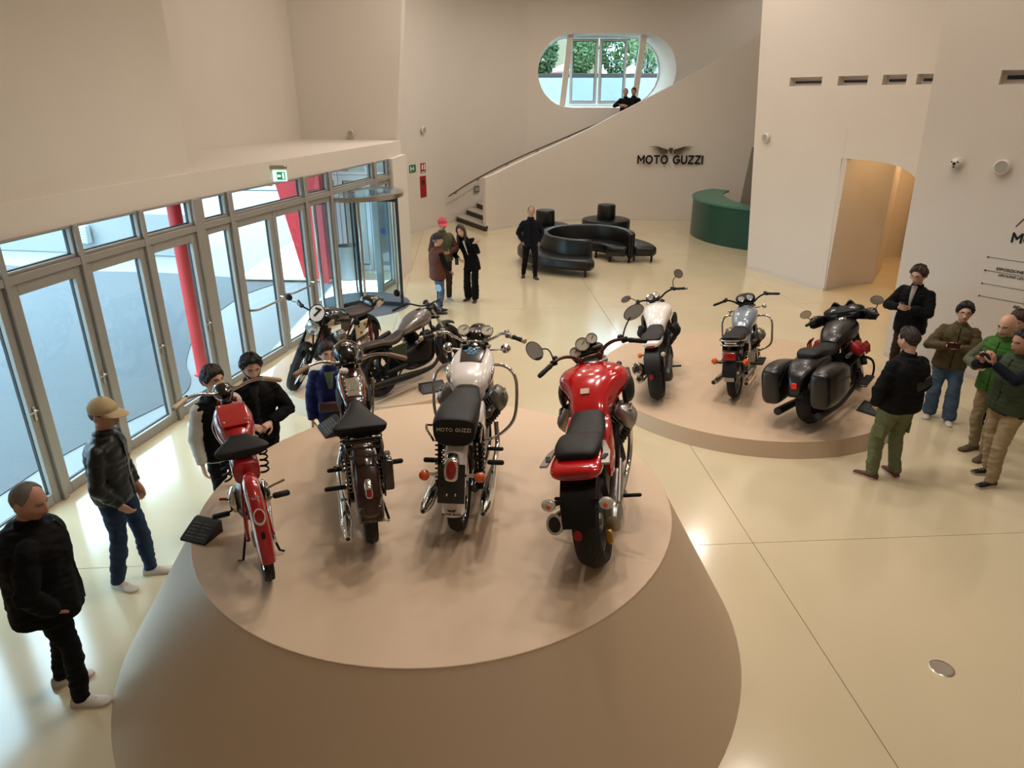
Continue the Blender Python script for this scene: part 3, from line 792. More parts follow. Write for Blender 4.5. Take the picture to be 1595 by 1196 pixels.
for loc, lb in (((2.98, 22.5, 0), 'black round pouf with upright backrest drum right of the standing person'), ((1.0, 21.35, 0), 'black round pouf with drum half hidden behind the standing person')):
    p = thing('lounge_pouf', lb, 'pouf', loc)
    MB().lathe([(0, .08), (.72, .08), (.76, .11), (.76, .40), (.74, .44), (.70, .455), (0, .46)], 48).build('seat', LEATHER, p)
    MB().lathe([(0, .44), (.28, .44), (.29, .47), (.28, .86), (.26, .895), (.23, .90), (0, .90)], 36).build('back_drum', LEATHER, p)
    MB().lathe([(.68, 0), (.68, .1), (0, .1)], 36).build('plinth', BLKMET, p)
# reception desk
GREEN = mat('dark_green_desk_lacquer', '#1d4a3c', .35, bump=(60, .02)); GREEN2 = mat('green_desk_top', '#3f7560', .4, bump=(60, .02))
dk = thing('reception_desk', 'dark green crescent reception desk half hidden by the right wall block', 'desk', (8.5, 22.0, 0))
def cres(r0f, r1, z0, z1, a0, a1, n=48):
    m = MB(); rings = []
    for k in range(n+1):
        a = radians(a0+(a1-a0)*k/n); r0 = r0f(k/n)
        rings.append([V(r*cos(a), r*sin(a), z) for r, z in ((r0, z0), (r1, z0), (r1, z1), (r0, z1))])
    return m.loft(rings)
cres(lambda t: 2.7-.35*sin(pi*min(1, t*1.6)), 2.86, 0, 1.12, 128, 262).build('front', GREEN, dk)
cres(lambda t: 2.25-.35*sin(pi*min(1, t*1.4)), 2.89, 1.1, 1.16, 126, 262).build('counter_top', GREEN2, dk)

# ------------------------------------------------------------------ signs and fixtures
INK = mat('black_lettering', '#0a0a0a', .5, bump=(60, .02)); BRONZE = mat('bronze_emblem', '#5d564a', .35, .7, bump=(60, .04))
lg = thing('wall_lettering', 'black MOTO GUZZI lettering with bronze eagle on the curved stair wall', 'sign', (5.36, 24.9, 2.05))
lmx = basis((0, -.06, 0), (2.02, -.10, 0), (0, 0, 1))
stroke_text('lettering', 'MOTO GUZZI', .235, .24, INK, lmx @ Matrix.Diagonal((.93, 1, 1, 1)), lg, .02)
def eagle(mb, w, mx, th=.012):
    """spread-wing eagle emblem, wing span w, local xy plane"""
    for sx in (-1, 1):
        for k in range(6):
            t = k/5
            a = (.06, .02-.02*k); tip = (.5-.05*k, .13-.045*k); rise = .05-.012*k
            P = [(sx*a[0]*w, a[1]*w), (sx*(a[0]+(tip[0]-a[0])*.5)*w, ((a[1]+tip[1])/2+rise)*w), (sx*tip[0]*w, tip[1]*w), (sx*(a[0]+(tip[0]-a[0])*.55)*w, ((a[1]+tip[1])/2+rise-.03)*w), (sx*a[0]*w, (a[1]-.022)*w)]
            if sx < 0: P.reverse()
            mb.prism(P[::-1], th, mx)
    B = [(-.05, .05), (-.02, .085), (.03, .08), (.06, .055), (.035, .05), (.05, .0), (.02, -.06), (.05, -.10), (-.03, -.10), (-.015, -.06), (-.05, -.03)]
    mb.prism([(x*w, y*w) for x, y in B][::-1], th*1.3, mx)
    return mb
eagle(MB(), 1.6, lmx @ Matrix.Translation((0, .30, 0)) @ Matrix.Diagonal((1, .62, 1, 1)), .02).build('eagle_emblem', BRONZE, lg)
# wayfinding on the right wall
wt = thing('wayfinding_lettering', 'black museum directory lettering and ruled lines on the right wall', 'sign', rp(1.3, 1.9, .004))
def rmx(s, z): return basis(rp(s, z, .004)-rp(1.3, 1.9, .004), RD, (0, 0, 1))
stroke_text('title', 'MUSEO', .12, .24, INK, rmx(1.39, 2.19), wt, .003, align='LEFT')
MB().box((0, 0, 0), (.012, .42, .006), rot=(0, 0, -.55)).mxf(rmx(1.5, 2.52)).build('roof_line', INK, wt)
for s0, z in ((1.15, 1.87), (1.155, 1.675), (1.16, 1.48), (1.165, 1.29)):
    MB().box((.9, 0, 0), (1.8, .005, .003)).lathe([(0, 0), (.012, 0), (.012, .005), (0, .005)], 10).mxf(rmx(s0, z)).build('ruled_line', INK, wt)
text_obj('line_text', 'ESPOSIZIONE -', .058, INK, rmx(1.29, 1.72), wt, offset=.0008, depth=.002, align='LEFT')
text_obj('line_text', 'GROUND LEVEL', .052, INK, rmx(1.33, 1.635), wt, offset=.0003, depth=.002, align='LEFT', shear=.25)
text_obj('line_text', 'RES', .055, INK, rmx(1.62, 1.22), wt, offset=.0008, depth=.002, align='LEFT', shear=.25)
# loudspeakers, camera, detectors
def speaker(name, label, mx, r):
    o = thing(name, label, 'speaker', mx.translation)
    R = mx.to_3x3().to_4x4()
    MB().lathe([(0, 0), (r*.7, 0), (r, .03), (r, .07), (r*.8, .09), (r*.78, .085)], 28, mx=R).build('housing', WHITEPL, o)
    MB().lathe([(r*.78, .085), (0, .09)], 28, mx=R).build('grille', mat('pale_speaker_grille', '#a9a49b', .6, bump=(400, .5)), o)
NB = Vector((D_.y, -D_.x, 0)); NR = Vector((RD.y, -RD.x, 0))
if NB.x > 0: NB = -NB
if NR.x > 0: NR = -NR
speaker('wall_speaker', 'round white loudspeaker near the edge of the right wall block', axis_mx(cp(.12, 3.14, -.003), NB), .105)
speaker('wall_speaker', 'round white loudspeaker on the right wall beside the dome camera', axis_mx(rp(1.05, 3.13, .004) if (rp(0, 0, 1)-rp(0, 0, 0)).dot(NR) > 0 else rp(1.05, 3.13, -.004), NR), .105)
wn = Vector((.89, -.45, 0))
speaker('wall_speaker', 'round white loudspeaker high on the curved back wall', axis_mx((-2.80, 23.2, 3.07), wn), .11)
speaker('wall_speaker', 'small white loudspeaker at the foot of the recessed wall over the canopy', axis_mx((-3.75, 17.34, 3.25), (-.1, -1, .0)), .08)
cm = thing('dome_camera', 'white dome security camera with dark lenses on the right wall', 'camera', rp(.455, 3.142))
R = axis_mx((0, 0, 0), NR)
MB().lathe([(0, 0), (.09, 0), (.085, .04), (0, .04)], 24, mx=R).build('mount', WHITEPL, cm)
MB().sphere((0, 0, 0), .075, 20, 12, mx=Matrix.Translation(NR*.07)).build('housing', WHITEPL, cm)
for a in (0, 2.1, 4.2):
    u = R.to_3x3() @ Vector((cos(a+.5)*.045, sin(a+.5)*.045, .128)); MB().sphere(u, .014, 10, 6).build('lens', BLACKPL, cm)
MB().sphere(R.to_3x3() @ Vector((0, 0, .135)), .025, 14, 8).build('lens', BLACKPL, cm)
# back wall signs
wu = Vector((.45, .89, 0)).normalized()
def wall_sign(name, label, c, w, h, m, extra=None):
    o = thing(name, label, 'sign', c); mx = basis((0, 0, 0), wu, (0, 0, 1))
    MB().box((0, 0, .008), (w, h, .012), bev=.003).mxf(mx).build('plate', m, o)
    if extra:
        for nm, (x, y, sx, sy), em in extra: MB().box((x, y, .016), (sx, sy, .004)).mxf(mx).build(nm, em, o)
    return o
SGREEN = mat('green_sign_print', '#1c6b4a', .5, bump=(60, .02)); SRED = mat('red_sign_print', '#9c1418', .5, bump=(60, .02)); SWHITE = mat('white_sign_print', '#e6e4de', .5, bump=(60, .02))
wall_sign('exit_sign', 'small green emergency exit sign on the back wall', (-3.09, 22.63, 1.965), .34, .22, SGREEN, [('arrow', (.0, 0, .13, .035), SWHITE), ('arrow', (.04, 0, .035, .13), SWHITE), ('door_symbol', (-.11, 0, .05, .14), SWHITE)])
wall_sign('hydrant_sign', 'small red and white fire hose sign above the red cabinet', (-2.836, 23.17, 1.93), .28, .30, SRED, [('hose_symbol', (-.05, .03, .07, .15), SWHITE), ('flame_symbol', (.07, .03, .05, .17), SWHITE), ('caption', (0, -.12, .2, .03), SWHITE)])
o = wall_sign('fire_hose_cabinet', 'tall narrow red fire hose cabinet recessed in the back wall', (-2.849, 23.14, 1.36), .34, .66, SRED, [('emblem', (0, .14, .16, .16), mat('dark_red_emblem', '#4a0a0c', .6, bump=(40, .1))), ('handle', (.13, -.05, .02, .1), BLACKPL)])
o['category'] = 'cabinet'
wu = Vector((.72, .69, 0)).normalized()
wall_sign('grey_plaque', 'small grey info plaque on the wall above the first steps', (-1.25, 25.49, 1.0), .24, .22, mat('grey_plaque_print', '#6f6a62', .6, bump=(40, .1)), [('text_bar', (0, .03, .17, .02), SWHITE), ('text_bar', (0, -.03, .17, .02), SWHITE)])
es = thing('illuminated_exit_sign', 'lit green emergency exit sign hanging from the canopy fascia', 'sign', (-3.70, 11.55, 2.86))
MB().box((0, 0, .15), (.26, .07, .06), bev=.008).build('bracket', STEEL, es)
MB().box((.01, 0, .02), (.22, .012, .17), bev=.003).build('panel', mat('lit_sign_acrylic', '#c9f2dd', .3, emit=('#bdf7dd', 1.3), bump=(40, .01)), es)
MB().box((.03, -.009, .02), (.13, .006, .12)).build('pictogram', mat('lit_green_print', '#0d7a4a', .4, emit=('#0a8f52', .7), bump=(40, .01)), es)
MB().box((.0, -.014, .02), (.05, .004, .035)).box((.065, -.014, .02), (.025, .004, .09)).build('arrow', mat('lit_white_print', '#ffffff', .4, emit=('#e8fff4', 1.3), bump=(40, .01)), es)
# floor box
fbx = thing('floor_outlet', 'round brushed steel floor outlet cover in the cream floor', 'floor outlet', (3.295, 4.129, 0))
MB().lathe([(0, .003), (.07, .003), (.085, .002), (.09, 0)], 32).build('cover', STEEL, fbx)
MB().lathe([(.07, .004), (.075, .0045), (.08, .003)], 32).build('ring', mat('polished_rim', '#d6d2ca', .12, 1, bump=(90, .01)), fbx)
# caption wedges on the podiums
PLQ = mat('black_caption_plinth', '#131315', .45, bump=(90, .04)); PTX = mat('grey_caption_print', '#5f5f5d', .6, bump=(60, .02))
def plaque(loc, rz, label, w=.26, d=.2, h=.10):
    o = thing('caption_plinth', label, 'caption plaque', loc, radians(rz), 'black caption wedges beside the motorcycles')
    MB().loft([[V(-w/2, -d/2, 0), V(-w/2, d/2, 0), V(-w/2, d/2, h), V(-w/2, d/2-.03, h), V(-w/2, -d/2, .02)], [V(w/2, -d/2, 0), V(w/2, d/2, 0), V(w/2, d/2, h), V(w/2, d/2-.03, h), V(w/2, -d/2, .02)]]).build('wedge', PLQ, o)
    t = MB(); sl = atan2(h-.02, d-.03)
    for k in range(5):
        y = -d/2+.03+.026*k; z = .02+(y+d/2)*math.tan(sl)+.002
        for x0, x1 in ((-w*.4, -w*.05), (w*.02, w*.4 if k != 2 else w*.2)):
            t.box(((x0+x1)/2, y, z), (x1-x0, .009, .002), rot=(sl, 0, 0))
    t.build('caption_text', PTX, o)
plaque((-2.33, 4.43, 1.0), -18, 'black caption wedge on the near podium beside the small red moped', .22, .2)
plaque((-1.78, 6.22, 1.0), -60, 'black caption wedge on the near podium behind the maroon motorcycle', .3, .2)
plaque((-1.12, 9.13, .2), 25, 'black caption wedge on the podium by the doors beside the silver bobber', .36, .2)
plaque((1.64, 9.68, .2), 5, 'black caption wedge left of the white motorcycle on the right podium', .24, .2)
plaque((4.72, 8.4, .2), -50, 'black caption wedge at the right rim of the low podium beside the black tourer', .26, .2)
# ------------------------------------------------------------------ motorcycle kit
def tyre_mat():
    m = mat('black_tyre_rubber', '#0a0a0b', .75, var=(30, .2))
    nt = m.node_tree
    if 'tread' not in nt.nodes:
        b = nt.nodes['Principled BSDF']; tc = nt.nodes.new('ShaderNodeTexCoord')
        w = nt.nodes.new('ShaderNodeTexWave'); w.name = 'tread'; w.inputs['Scale'].default_value = 16; w.inputs['Distortion'].default_value = 3; w.inputs['Detail'].default_value = 0
        bp = nt.nodes.new('ShaderNodeBump'); bp.inputs['Strength'].default_value = .5; bp.inputs['Distance'].default_value = .006
        nt.links.new(tc.outputs['Object'], w.inputs['Vector']); nt.links.new(w.outputs['Fac'], bp.inputs['Height']); nt.links.new(bp.outputs[0], b.inputs['Normal'])
    return m
TYRE = tyre_mat()
CHROME = mat('polished_chrome', '#d2d0cc', .09, 1, bump=(40, .01)); ALU = mat('cast_aluminium', '#8f8c86', .38, .9, bump=(90, .08), var=(12, .12))
ALUD = mat('dark_cast_engine_metal', '#4c4a47', .45, .8, bump=(90, .1), var=(12, .15)); GBLACK = mat('gloss_black_paint', '#070708', .14, coat=.6, bump=(30, .008))
MBLACK = mat('matt_black_metal', '#070707', .5, 0, bump=(90, .04), spec=.3); SEATM = mat('black_vinyl_seat', '#0b0a0a', .55, bump=(220, .12), var=(6, .12), spec=.35)
SEATB = mat('brown_vinyl_seat', '#33231d', .5, bump=(220, .12), var=(6, .12)); REDG = mat('gloss_red_paint', '#c00a16', .16, coat=.8, bump=(30, .006))
REDM = mat('moped_red_paint', '#a30d16', .2, coat=.7, bump=(30, .008)); MAROON = mat('maroon_enamel', '#2c0e0b', .2, coat=.7, bump=(30, .008))
WHITEG = mat('gloss_white_paint', '#e3dcd6', .2, coat=.6, bump=(30, .006)); GREYBL = mat('pale_blue_grey_paint', '#7d8791', .22, .2, coat=.6, bump=(30, .006))
SILVG = mat('satin_silver_grey_paint', '#77706c', .3, .55, coat=.3, bump=(60, .02)); CARBON = mat('satin_black_carbon', '#0b0b0c', .32, 0, coat=.12, bump=(160, .03))
IVORY = mat('ivory_rubber', '#cdb795', .5, bump=(120, .06)); TAN = mat('tan_rubber_grip', '#8f745c', .6, bump=(160, .15)); RUBBER = mat('black_grip_rubber', '#080808', .7, bump=(180, .25))
REDL = mat('red_lens', '#8d0c10', .12, coat=.6, bump=(160, .06)); ORANGE = mat('orange_lens', '#d2550f', .15, coat=.6, bump=(160, .06)); CLEARL = mat('clear_lens', '#c9c3ba', .1, .3, coat=.6, bump=(160, .06))
DIALW = mat('pale_dial_face', '#b9b09c', .4, bump=(60, .02)); DIALB = mat('dark_dial_face', '#1c1c1d', .25, bump=(60, .02)); MIRRORM = mat('mirror_glass', '#c9cdd0', .03, 1, bump=(10, .002))
REDENG = mat('red_wrinkle_engine_paint', '#8e0d12', .4, bump=(120, .12)); GOLD = mat('gold_caliper', '#b08a3c', .35, .8, bump=(90, .05)); OLIVE = mat('olive_side_panel', '#2f3a2c', .3, .3, coat=.3, bump=(60, .02))
PINK = mat('pink_sticker', '#d98bb0', .5, bump=(60, .02)); DOTRED = mat('red_sticker', '#a80f16', .6, bump=(60, .02)); CREAM = mat('cream_side_panel', '#c7b795', .3, coat=.3, bump=(60, .01)); PEARL = mat('grey_brown_metal_tube', '#5a3b35', .3, .6, bump=(90, .02))
BLUEL = mat('blue_emblem_print', '#5f9cc9', .35, coat=.4, bump=(60, .02)); WARN = mat('caption_sticker', '#d6c9b0', .6, bump=(60, .02)); ALUS = mat('satin_silver_aluminium', '#a9a6a0', .3, .85, bump=(120, .03))
LAMPGL = mat('headlamp_glass', '#aeb4b6', .06, .6, coat=.8, bump=(70, .08))

YM = Matrix.Rotation(-pi/2, 4, 'X')       # lathe axis -> +y
class Bike:
    def __init__(s, name, label, loc, head, lean=0, steer=0, hx=1.05, hz=.9, rake=27, lift=0, tuck=0):
        s.lift, s.tuck = lift, tuck; s.raw = False
        s.r = thing(name, label, 'motorcycle', loc, pi/2-radians(head))
        s.r.rotation_euler[0] = -radians(lean)
        ax = Vector((-sin(radians(rake)), 0, cos(radians(rake)))); h = Vector((hx, 0, hz))
        s.S = Matrix.Translation(h) @ Matrix.Rotation(radians(steer), 4, ax) @ Matrix.Translation(-h)
        s.rake = radians(rake)
    def p(s, name, mb, m, par=None, st=False, ang=38):
        if not s.raw and (s.lift or s.tuck): mb.map(s.warp)
        if st: mb.mxf(s.S)
        return mb.build(name, m, par or s.r, ang=ang)
    def warp(s, p):
        t = max(0., min(1., (p[2]-.33)/.42)); t = t*t*(3-2*t)
        return Vector((p[0]*(1-s.tuck*t) if p[0] < 0 else p[0], p[1], p[2]+s.lift*t))
    def emblem(s, w, mx, m, th=.003, par=None):
        mx = mx.copy(); mx.translation = s.warp(mx.translation)
        return eagle(MB(), w, mx, th).build('eagle_badge', m, par or s.r)
    def wheel(s, *a, **k):
        s.raw = True; o = s.wheel_(*a, **k); s.raw = False; return o
    def wheel_(s, x, R, w, rim='cast', rm=None, st=False, disc=True, spokes=5, name='wheel', rw=None):
        rr = R-w*.62; h = w/2
        prof = [(rr, -h*.72), (rr+w*.16, -h*.96), (rr+w*.36, -h), (R-w*.14, -h*.72), (R-.012, -h*.38), (R, 0), (R-.012, h*.38), (R-w*.14, h*.72), (rr+w*.36, h), (rr+w*.16, h*.96), (rr, h*.72)]
        C = Matrix.Translation((x, 0, R))
        t = s.p(name, MB().lathe(prof, 48, mx=C @ YM, closed=True), TYRE, st=st, ang=50)
        rm = rm or ALU
        s.p('rim', MB().lathe([(rr+.006, -h*.7), (rr-.012, -h*.66), (rr-.022, -h*.2), (rr-.022, h*.2), (rr-.012, h*.66), (rr+.006, h*.7)], 40, mx=C @ YM, closed=True), rm, t, st)
        if rim == 'spoke':
            m = MB()
            for k in range(36):
                a = 2*pi*k/36; sd = 1 if k % 2 else -1; a2 = a+(.35 if k % 4 < 2 else -.35)
                m.tube([C @ Vector((rr*cos(a)*.985, 0, rr*sin(a)*.985)), C @ Vector((.045*cos(a2), sd*.04, .045*sin(a2)))], .0022, 4, caps=False)
            o = s.p('spokes', m, CHROME, t, st)
            s.p('hub', MB().lathe([(0, -.06), (.055, -.055), (.06, -.035), (.035, -.03), (.035, .03), (.06, .035), (.055, .055), (0, .06)], 20, mx=C @ YM), ALU, t, st)
        else:
            for k in range(spokes):
                a = 2*pi*k/spokes+.3
                d = Vector((cos(a), 0, sin(a))); u = Vector((-sin(a), 0, cos(a)))
                mm = MB(); rings = []
                for q, ww, hh in ((.05, .030, .035), (rr*.5, .02, .024), (rr-.012, .028, .03)):
                    c = C @ (d*q); rings.append([c+u*ww+V(0, hh, 0), c-u*ww+V(0, hh, 0), c-u*ww-V(0, hh, 0), c+u*ww-V(0, hh, 0)])
                s.p('spoke', mm.loft(rings), rm, t, st)
            s.p('hub', MB().lathe([(0, -.07), (.05, -.065), (.065, -.04), (.065, .04), (.05, .065), (0, .07)], 20, mx=C @ YM), rm, t, st)
        if disc:
            for sd in ((-1, 1) if disc == 2 else (1,) if disc == 1 else (-1,)):
                s.p('brake_disc', MB().lathe([(.075, -.003), (R*.5, -.003), (R*.5, .003), (.075, .003)], 32, mx=C @ Matrix.Translation((0, sd*.075, 0)) @ YM, closed=True), STEEL, t, st)
        return t
    def fender(s, x, zc, R, w, a0, a1, m, arch=.02, drop=.03, th=.004, st=False, n=22, name='mudguard', par=None, wf=None):
        mb = MB(); rings = []
        for k in range(n+1):
            a = radians(a0+(a1-a0)*k/n); ww = w*(wf(k/n) if wf else 1)
            def pt(y, e): 
                q = abs(2*y/ww) if ww else 0
                r = R+arch*(1-q*q)-(drop*max(0, (q-.7)/.3)**2)-e
                return V(x+r*cos(a), y, zc+r*sin(a))
            ysx = [ww/2*v for v in (-1, -.9, -.7, -.35, 0, .35, .7, .9, 1)]
            rings.append([pt(y, 0) for y in ysx]+[pt(y, th) for y in reversed(ysx)])
        return s.p(name, mb.loft(rings), m, par, st)
    def fork(s, ax, R, top, sp=.085, r=.02, mu=None, ml=None, st=True, gaiter=False, split=.5):
        """telescopic legs from axle (ax,R) to the top yoke point top=(x,z)"""
        for sd in (-1, 1):
            a = Vector((ax, sd*sp, R-.02)); b = Vector((top[0], sd*sp, top[1])); c = a.lerp(b, split)
            o = s.p('fork_leg', MB().tube([a, c], [r*1.55, r*1.45], 10).tube([a+V(0, 0, -.02), a+V(0, 0, .05)], r*1.9, 10), ml or ALU, st=st)
            s.p('stanchion', MB().tube([c, b], r, 10), mu or CHROME, o, st)
            if gaiter: s.p('gaiter', MB().tube([c.lerp(b, k/16*.8) for k in range(17)], [r*(1.9 if k % 2 else 1.5) for k in range(17)], 10), RUBBER, o, st)
        s.p('axle', MB().tube([(ax, -sp-.03, R), (ax, sp+.03, R)], .012, 8), STEEL, st=st)
        s.p('top_yoke', MB().box((top[0], 0, top[1]-.02), (.06, 2*sp+.07, .03), bev=.01), ml or ALU, st=st)
        lb = Vector((ax, 0, R)).lerp(Vector((top[0], 0, top[1])), .74)
        s.p('lower_yoke', MB().box(lb, (.06, 2*sp+.07, .035), bev=.01), ml or ALU, st=st)
    def vtwin(s, x, z, mc=None, mcyl=None, mh=None, L=.26, w=.075, case=True, ang=46):
        mc = mc or ALU; mcyl = mcyl or ALUD; mh = mh or ALU
        cc = s.p('crankcase', MB().xl([(x-.42, z-.03, .07, .10, .12, 3), (x-.2, z-.02, .10, .13, .16, 3), (x-.02, z, .13, .14, .2, 3.4), (x+.16, z, .12, .13, .19, 3.4), (x+.27, z+.01, .09, .10, .12, 3)], 18, 2), mc)
        s.p('alternator_cover', MB().lathe([(0, .05), (.075, .045), (.085, .01), (.085, 0)], 20, mx=axis_mx((x+.26, 0, z+.01), (1, 0, 0))), mc, cc)
        for sd in (-1, 1):
            d = Vector((0, sd*sin(radians(ang)), cos(radians(ang)))); u = Vector((1, 0, 0)); v = d.cross(u)
            base = Vector((x+(.03 if sd > 0 else 0), 0, z+.03))+d*.08
            m = MB(); nf = 8
            for k in range(nf):
                c = base+d*(L*.62*(k+.5)/nf); e = .0 if k % 2 else .0
                m.add(*MB().box((0, 0, 0), (2*w*1.12, 2*w*1.02, L*.62/nf*.5), bev=.012).mxf(basis(c, u, v)).__dict__.values())
            m.tube([base, base+d*L*.62], w*.82, 12)
            cy = s.p('cylinder', m, mcyl)
            c = base+d*(L*.62)
            s.p('head_cover', MB().loft([[c+d*h+u*(a*w*1.15*q)+v*(b*w*1.0*q) for a, b in ((1, .45), (.75, .95), (.25, 1), (-.25, 1), (-.75, .95), (-1, .45), (-1, -.45), (-.75, -.95), (-.25, -1), (.25, -1), (.75, -.95), (1, -.45))] for h, q in ((0, .92), (.02, 1.0), (.06, 1.0), (.085, .86), (.10, .55))]), mh, cy)
            s.p('rocker_rib', MB().tube([c+d*.1-u*w*.7, c+d*.112, c+d*.1+u*w*.7], .012, 6), mh, cy)
            s.p('carburettor', MB().tube([base+d*L*.5-u*.06, base+d*L*.5-u*.16-d*.02], .026, 10).tube([base+d*L*.5-u*.12-d*.06, base+d*L*.5-u*.12+d*.04], .02, 8), ALU, cy)
        return cc
    def shock(s, a, b, R=.032, mc=None, spring=None, turns=9):
        a, b = Vector(a), Vector(b)
        o = s.p('shock_absorber', MB().tube([a, b], R*.45, 8).tube([a, a.lerp(b, .12)], R*.8, 10).tube([b, b.lerp(a, .25)], R*.95, 12), mc or MBLACK)
        s.p('spring', MB().coil(a.lerp(b, .1), b.lerp(a, .2), R, .0055, turns), spring or CHROME, o)
    def bars(s, half, m=None, r=.011, grip=RUBBER, gl=.12, gr=.017, lever=True, lm=None, ends=None, sw=True, sm=None, collar=None):
        """half = right-to-left half path points (y>=0) from the centre outwards"""
        P = [Vector((p[0], -p[1], p[2])) for p in reversed(half)] + [Vector(p) for p in half if p[1] > 1e-4]
        path = spline(P, 5)
        hb = s.p('handlebar', MB().tube(path, r, 10), m or CHROME, st=True)
        for sd in (-1, 1):
            e = Vector((half[-1][0], sd*half[-1][1], half[-1][2])); f = Vector((half[-2][0], sd*half[-2][1], half[-2][2])); d = (f-e).normalized()
            g = s.p('grip', MB().capsule([e, e+d*gl*.33, e+d*gl*.66, e+d*gl], [gr, gr*1.06, gr*.96, gr*1.1], 12), grip, hb, True)
            if ends: s.p('grip_end', MB().tube([e-d*.018, e+d*.006], gr*1.18, 12), ends, hb, True)
            if collar: s.p('collar', MB().tube([e+d*(gl-.005), e+d*(gl+.018)], gr*1.25, 12), collar, hb, True)
            if sw: s.p('switch_block', MB().box(e+d*(gl+.045), (.042, .055, .04), bev=.008).box(e+d*(gl+.07)+V(.035, 0, .012), (.05, .045, .03), bev=.01), sm or MBLACK, hb, True)
            if lever:
                l0 = e+d*(gl+.04)+V(.03, 0, 0); l1 = e+d*(gl*.6)+V(.065, 0, -.006); l2 = e+V(.045, 0, -.01)
                s.p('lever', MB().tube([l0, l1, l2], [.007, .0065, .006], 6).sphere(l2, .009, 8, 6), lm or ALU, hb, True)
        return hb
    def mirror(s, a, c, m=None, rx=.065, rz=.045, tilt=0, sm=None, st=True, mid=None, face=(-1, 0, 0)):
        """stalk from a to the mirror head centre c"""
        a, c = Vector(a), Vector(c); mid = Vector(mid) if mid else a.lerp(c, .5)+V(.01, 0, .02)
        o = s.p('mirror', MB().tube(spline([a, mid, c+V(.012, 0, 0)], 5), .006, 6), sm or MBLACK, st=st)
        f = Vector(face).normalized(); R = axis_mx(c, f) @ Matrix.Rotation(tilt, 4, 'Z')
        sc = Matrix.Diagonal((rx, rz, 1, 1))
        s.p('mirror_shell', MB().lathe([(0, -.03), (.6, -.026), (.95, -.012), (1.0, .0), (.97, .006), (.93, .006), (.92, -.004)], 24, mx=R @ sc), m or MBLACK, o, st)
        s.p('mirror_glass', MB().lathe([(0, .0045), (.92, .0045), (.92, .002), (0, .002)], 24, mx=R @ sc), MIRRORM, o, st)
    def gauge(s, c, r, d=(-.7, 0, .7), bm=None, dm=None, st=True, rim=None, depth=.05):
        R = axis_mx(c, d)
        o = s.p('gauge', MB().lathe([(0, -depth), (r*.8, -depth*.9), (r, -depth*.3), (r, .0)], 24, mx=R), bm or MBLACK, st=st)
        s.p('bezel', MB().lathe([(r*.86, 0), (r*.9, .006), (r*1.02, .005), (r*1.03, -.006), (r*.98, -.008)], 24, mx=R), rim or CHROME, o, st)
        s.p('dial', MB().lathe([(0, .001), (r*.88, .001), (r*.88, -.002), (0, -.002)], 24, mx=R), dm or DIALW, o, st)
        s.p('needle', MB().box((r*.25, 0, .004), (r*.7, .005, .002)).mxf(R @ Matrix.Rotation(.8, 4, 'Z')), REDL if dm is DIALB else BLACKPL, o, st)
    def headlamp(s, c, r, d=(1, 0, -.05), bm=None, rim=None, st=True, depth=.13):
        R = axis_mx(c, d)
        o = s.p('headlamp', MB().lathe([(0, -depth), (r*.45, -depth*.93), (r*.8, -depth*.6), (r*.97, -depth*.2), (r, 0)], 28, mx=R), bm or GBLACK, st=st)
        s.p('lamp_rim', MB().lathe([(r*.9, .004), (r*.96, .014), (r*1.05, .008), (r*1.05, -.014), (r, -.016)], 28, mx=R), rim or CHROME, o, st)
        s.p('lens', MB().lathe([(0, .022), (r*.5, .017), (r*.92, .002), (r*.92, -.004), (0, -.002)], 28, mx=R), LAMPGL, o, st)
        return o
    def indicator(s, a, c, r=.034, d=(-1, 0, 0), m=None, sm=None, st=False, body=None):
        a, c = s.warp(Vector(a)), s.warp(Vector(c)); s.raw = True
        o = s.p('indicator', MB().tube([a, c], .009, 8), sm or CHROME, st=st); R = axis_mx(c, d)
        s.p('indicator_cup', MB().lathe([(0, -.045), (r*.6, -.04), (r*.95, -.012), (r, .0)], 18, mx=R), body or sm or CHROME, o, st)
        s.p('indicator_lens', MB().lathe([(r, 0), (r*.93, .018), (r*.6, .034), (0, .04)], 18, mx=R), m or ORANGE, o, st)
        s.raw = False
    def pipe(s, name, pts, r, m, n=12, par=None, k=5, hole=True, st=False):
        P = spline(pts, k); rr = r if not isinstance(r, (list, tuple)) else None
        if rr is None:
            R = []; seg = len(pts)-1
            for i in range(len(P)):
                q = min(i/k, seg-1e-6); j = int(q); R.append(r[j]+(r[j+1]-r[j])*(q-j))
        else: R = r
        o = s.p(name, MB().tube(P, R, n), m, par, st)
        if hole:
            d = (P[-1]-P[-2]).normalized(); re = (R[-1] if isinstance(R, list) else R)
            s.p('outlet', MB().lathe([(0, .0015), (re*.72, .0015), (re*.72, -.002), (0, -.002)], 16, mx=axis_mx(P[-1], d)), GASKET, o)
        return o
    def peg(s, c, sd, L=.1, r=.016, m=None):
        s.p('footpeg', MB().capsule([c, Vector(c)+V(0, sd*L, 0)], r, 10), m or RUBBER)
    def text(s, name, body, size, m, mx, par=None, offset=.001, st=False):
        mx = mx.copy(); mx.translation = s.warp(mx.translation)
        o = text_obj(name, body, size, m, (s.S @ mx) if st else mx, par or s.r, offset=offset, depth=.0012)
        return o
def rearface(x, z, tilt=0, y=0):
    """plane on the rear of the bike, text reads left to right from behind"""
    return Matrix.Translation((x, y, z)) @ basis((0, 0, 0), (0, -1, 0), (sin(tilt), 0, cos(tilt)))
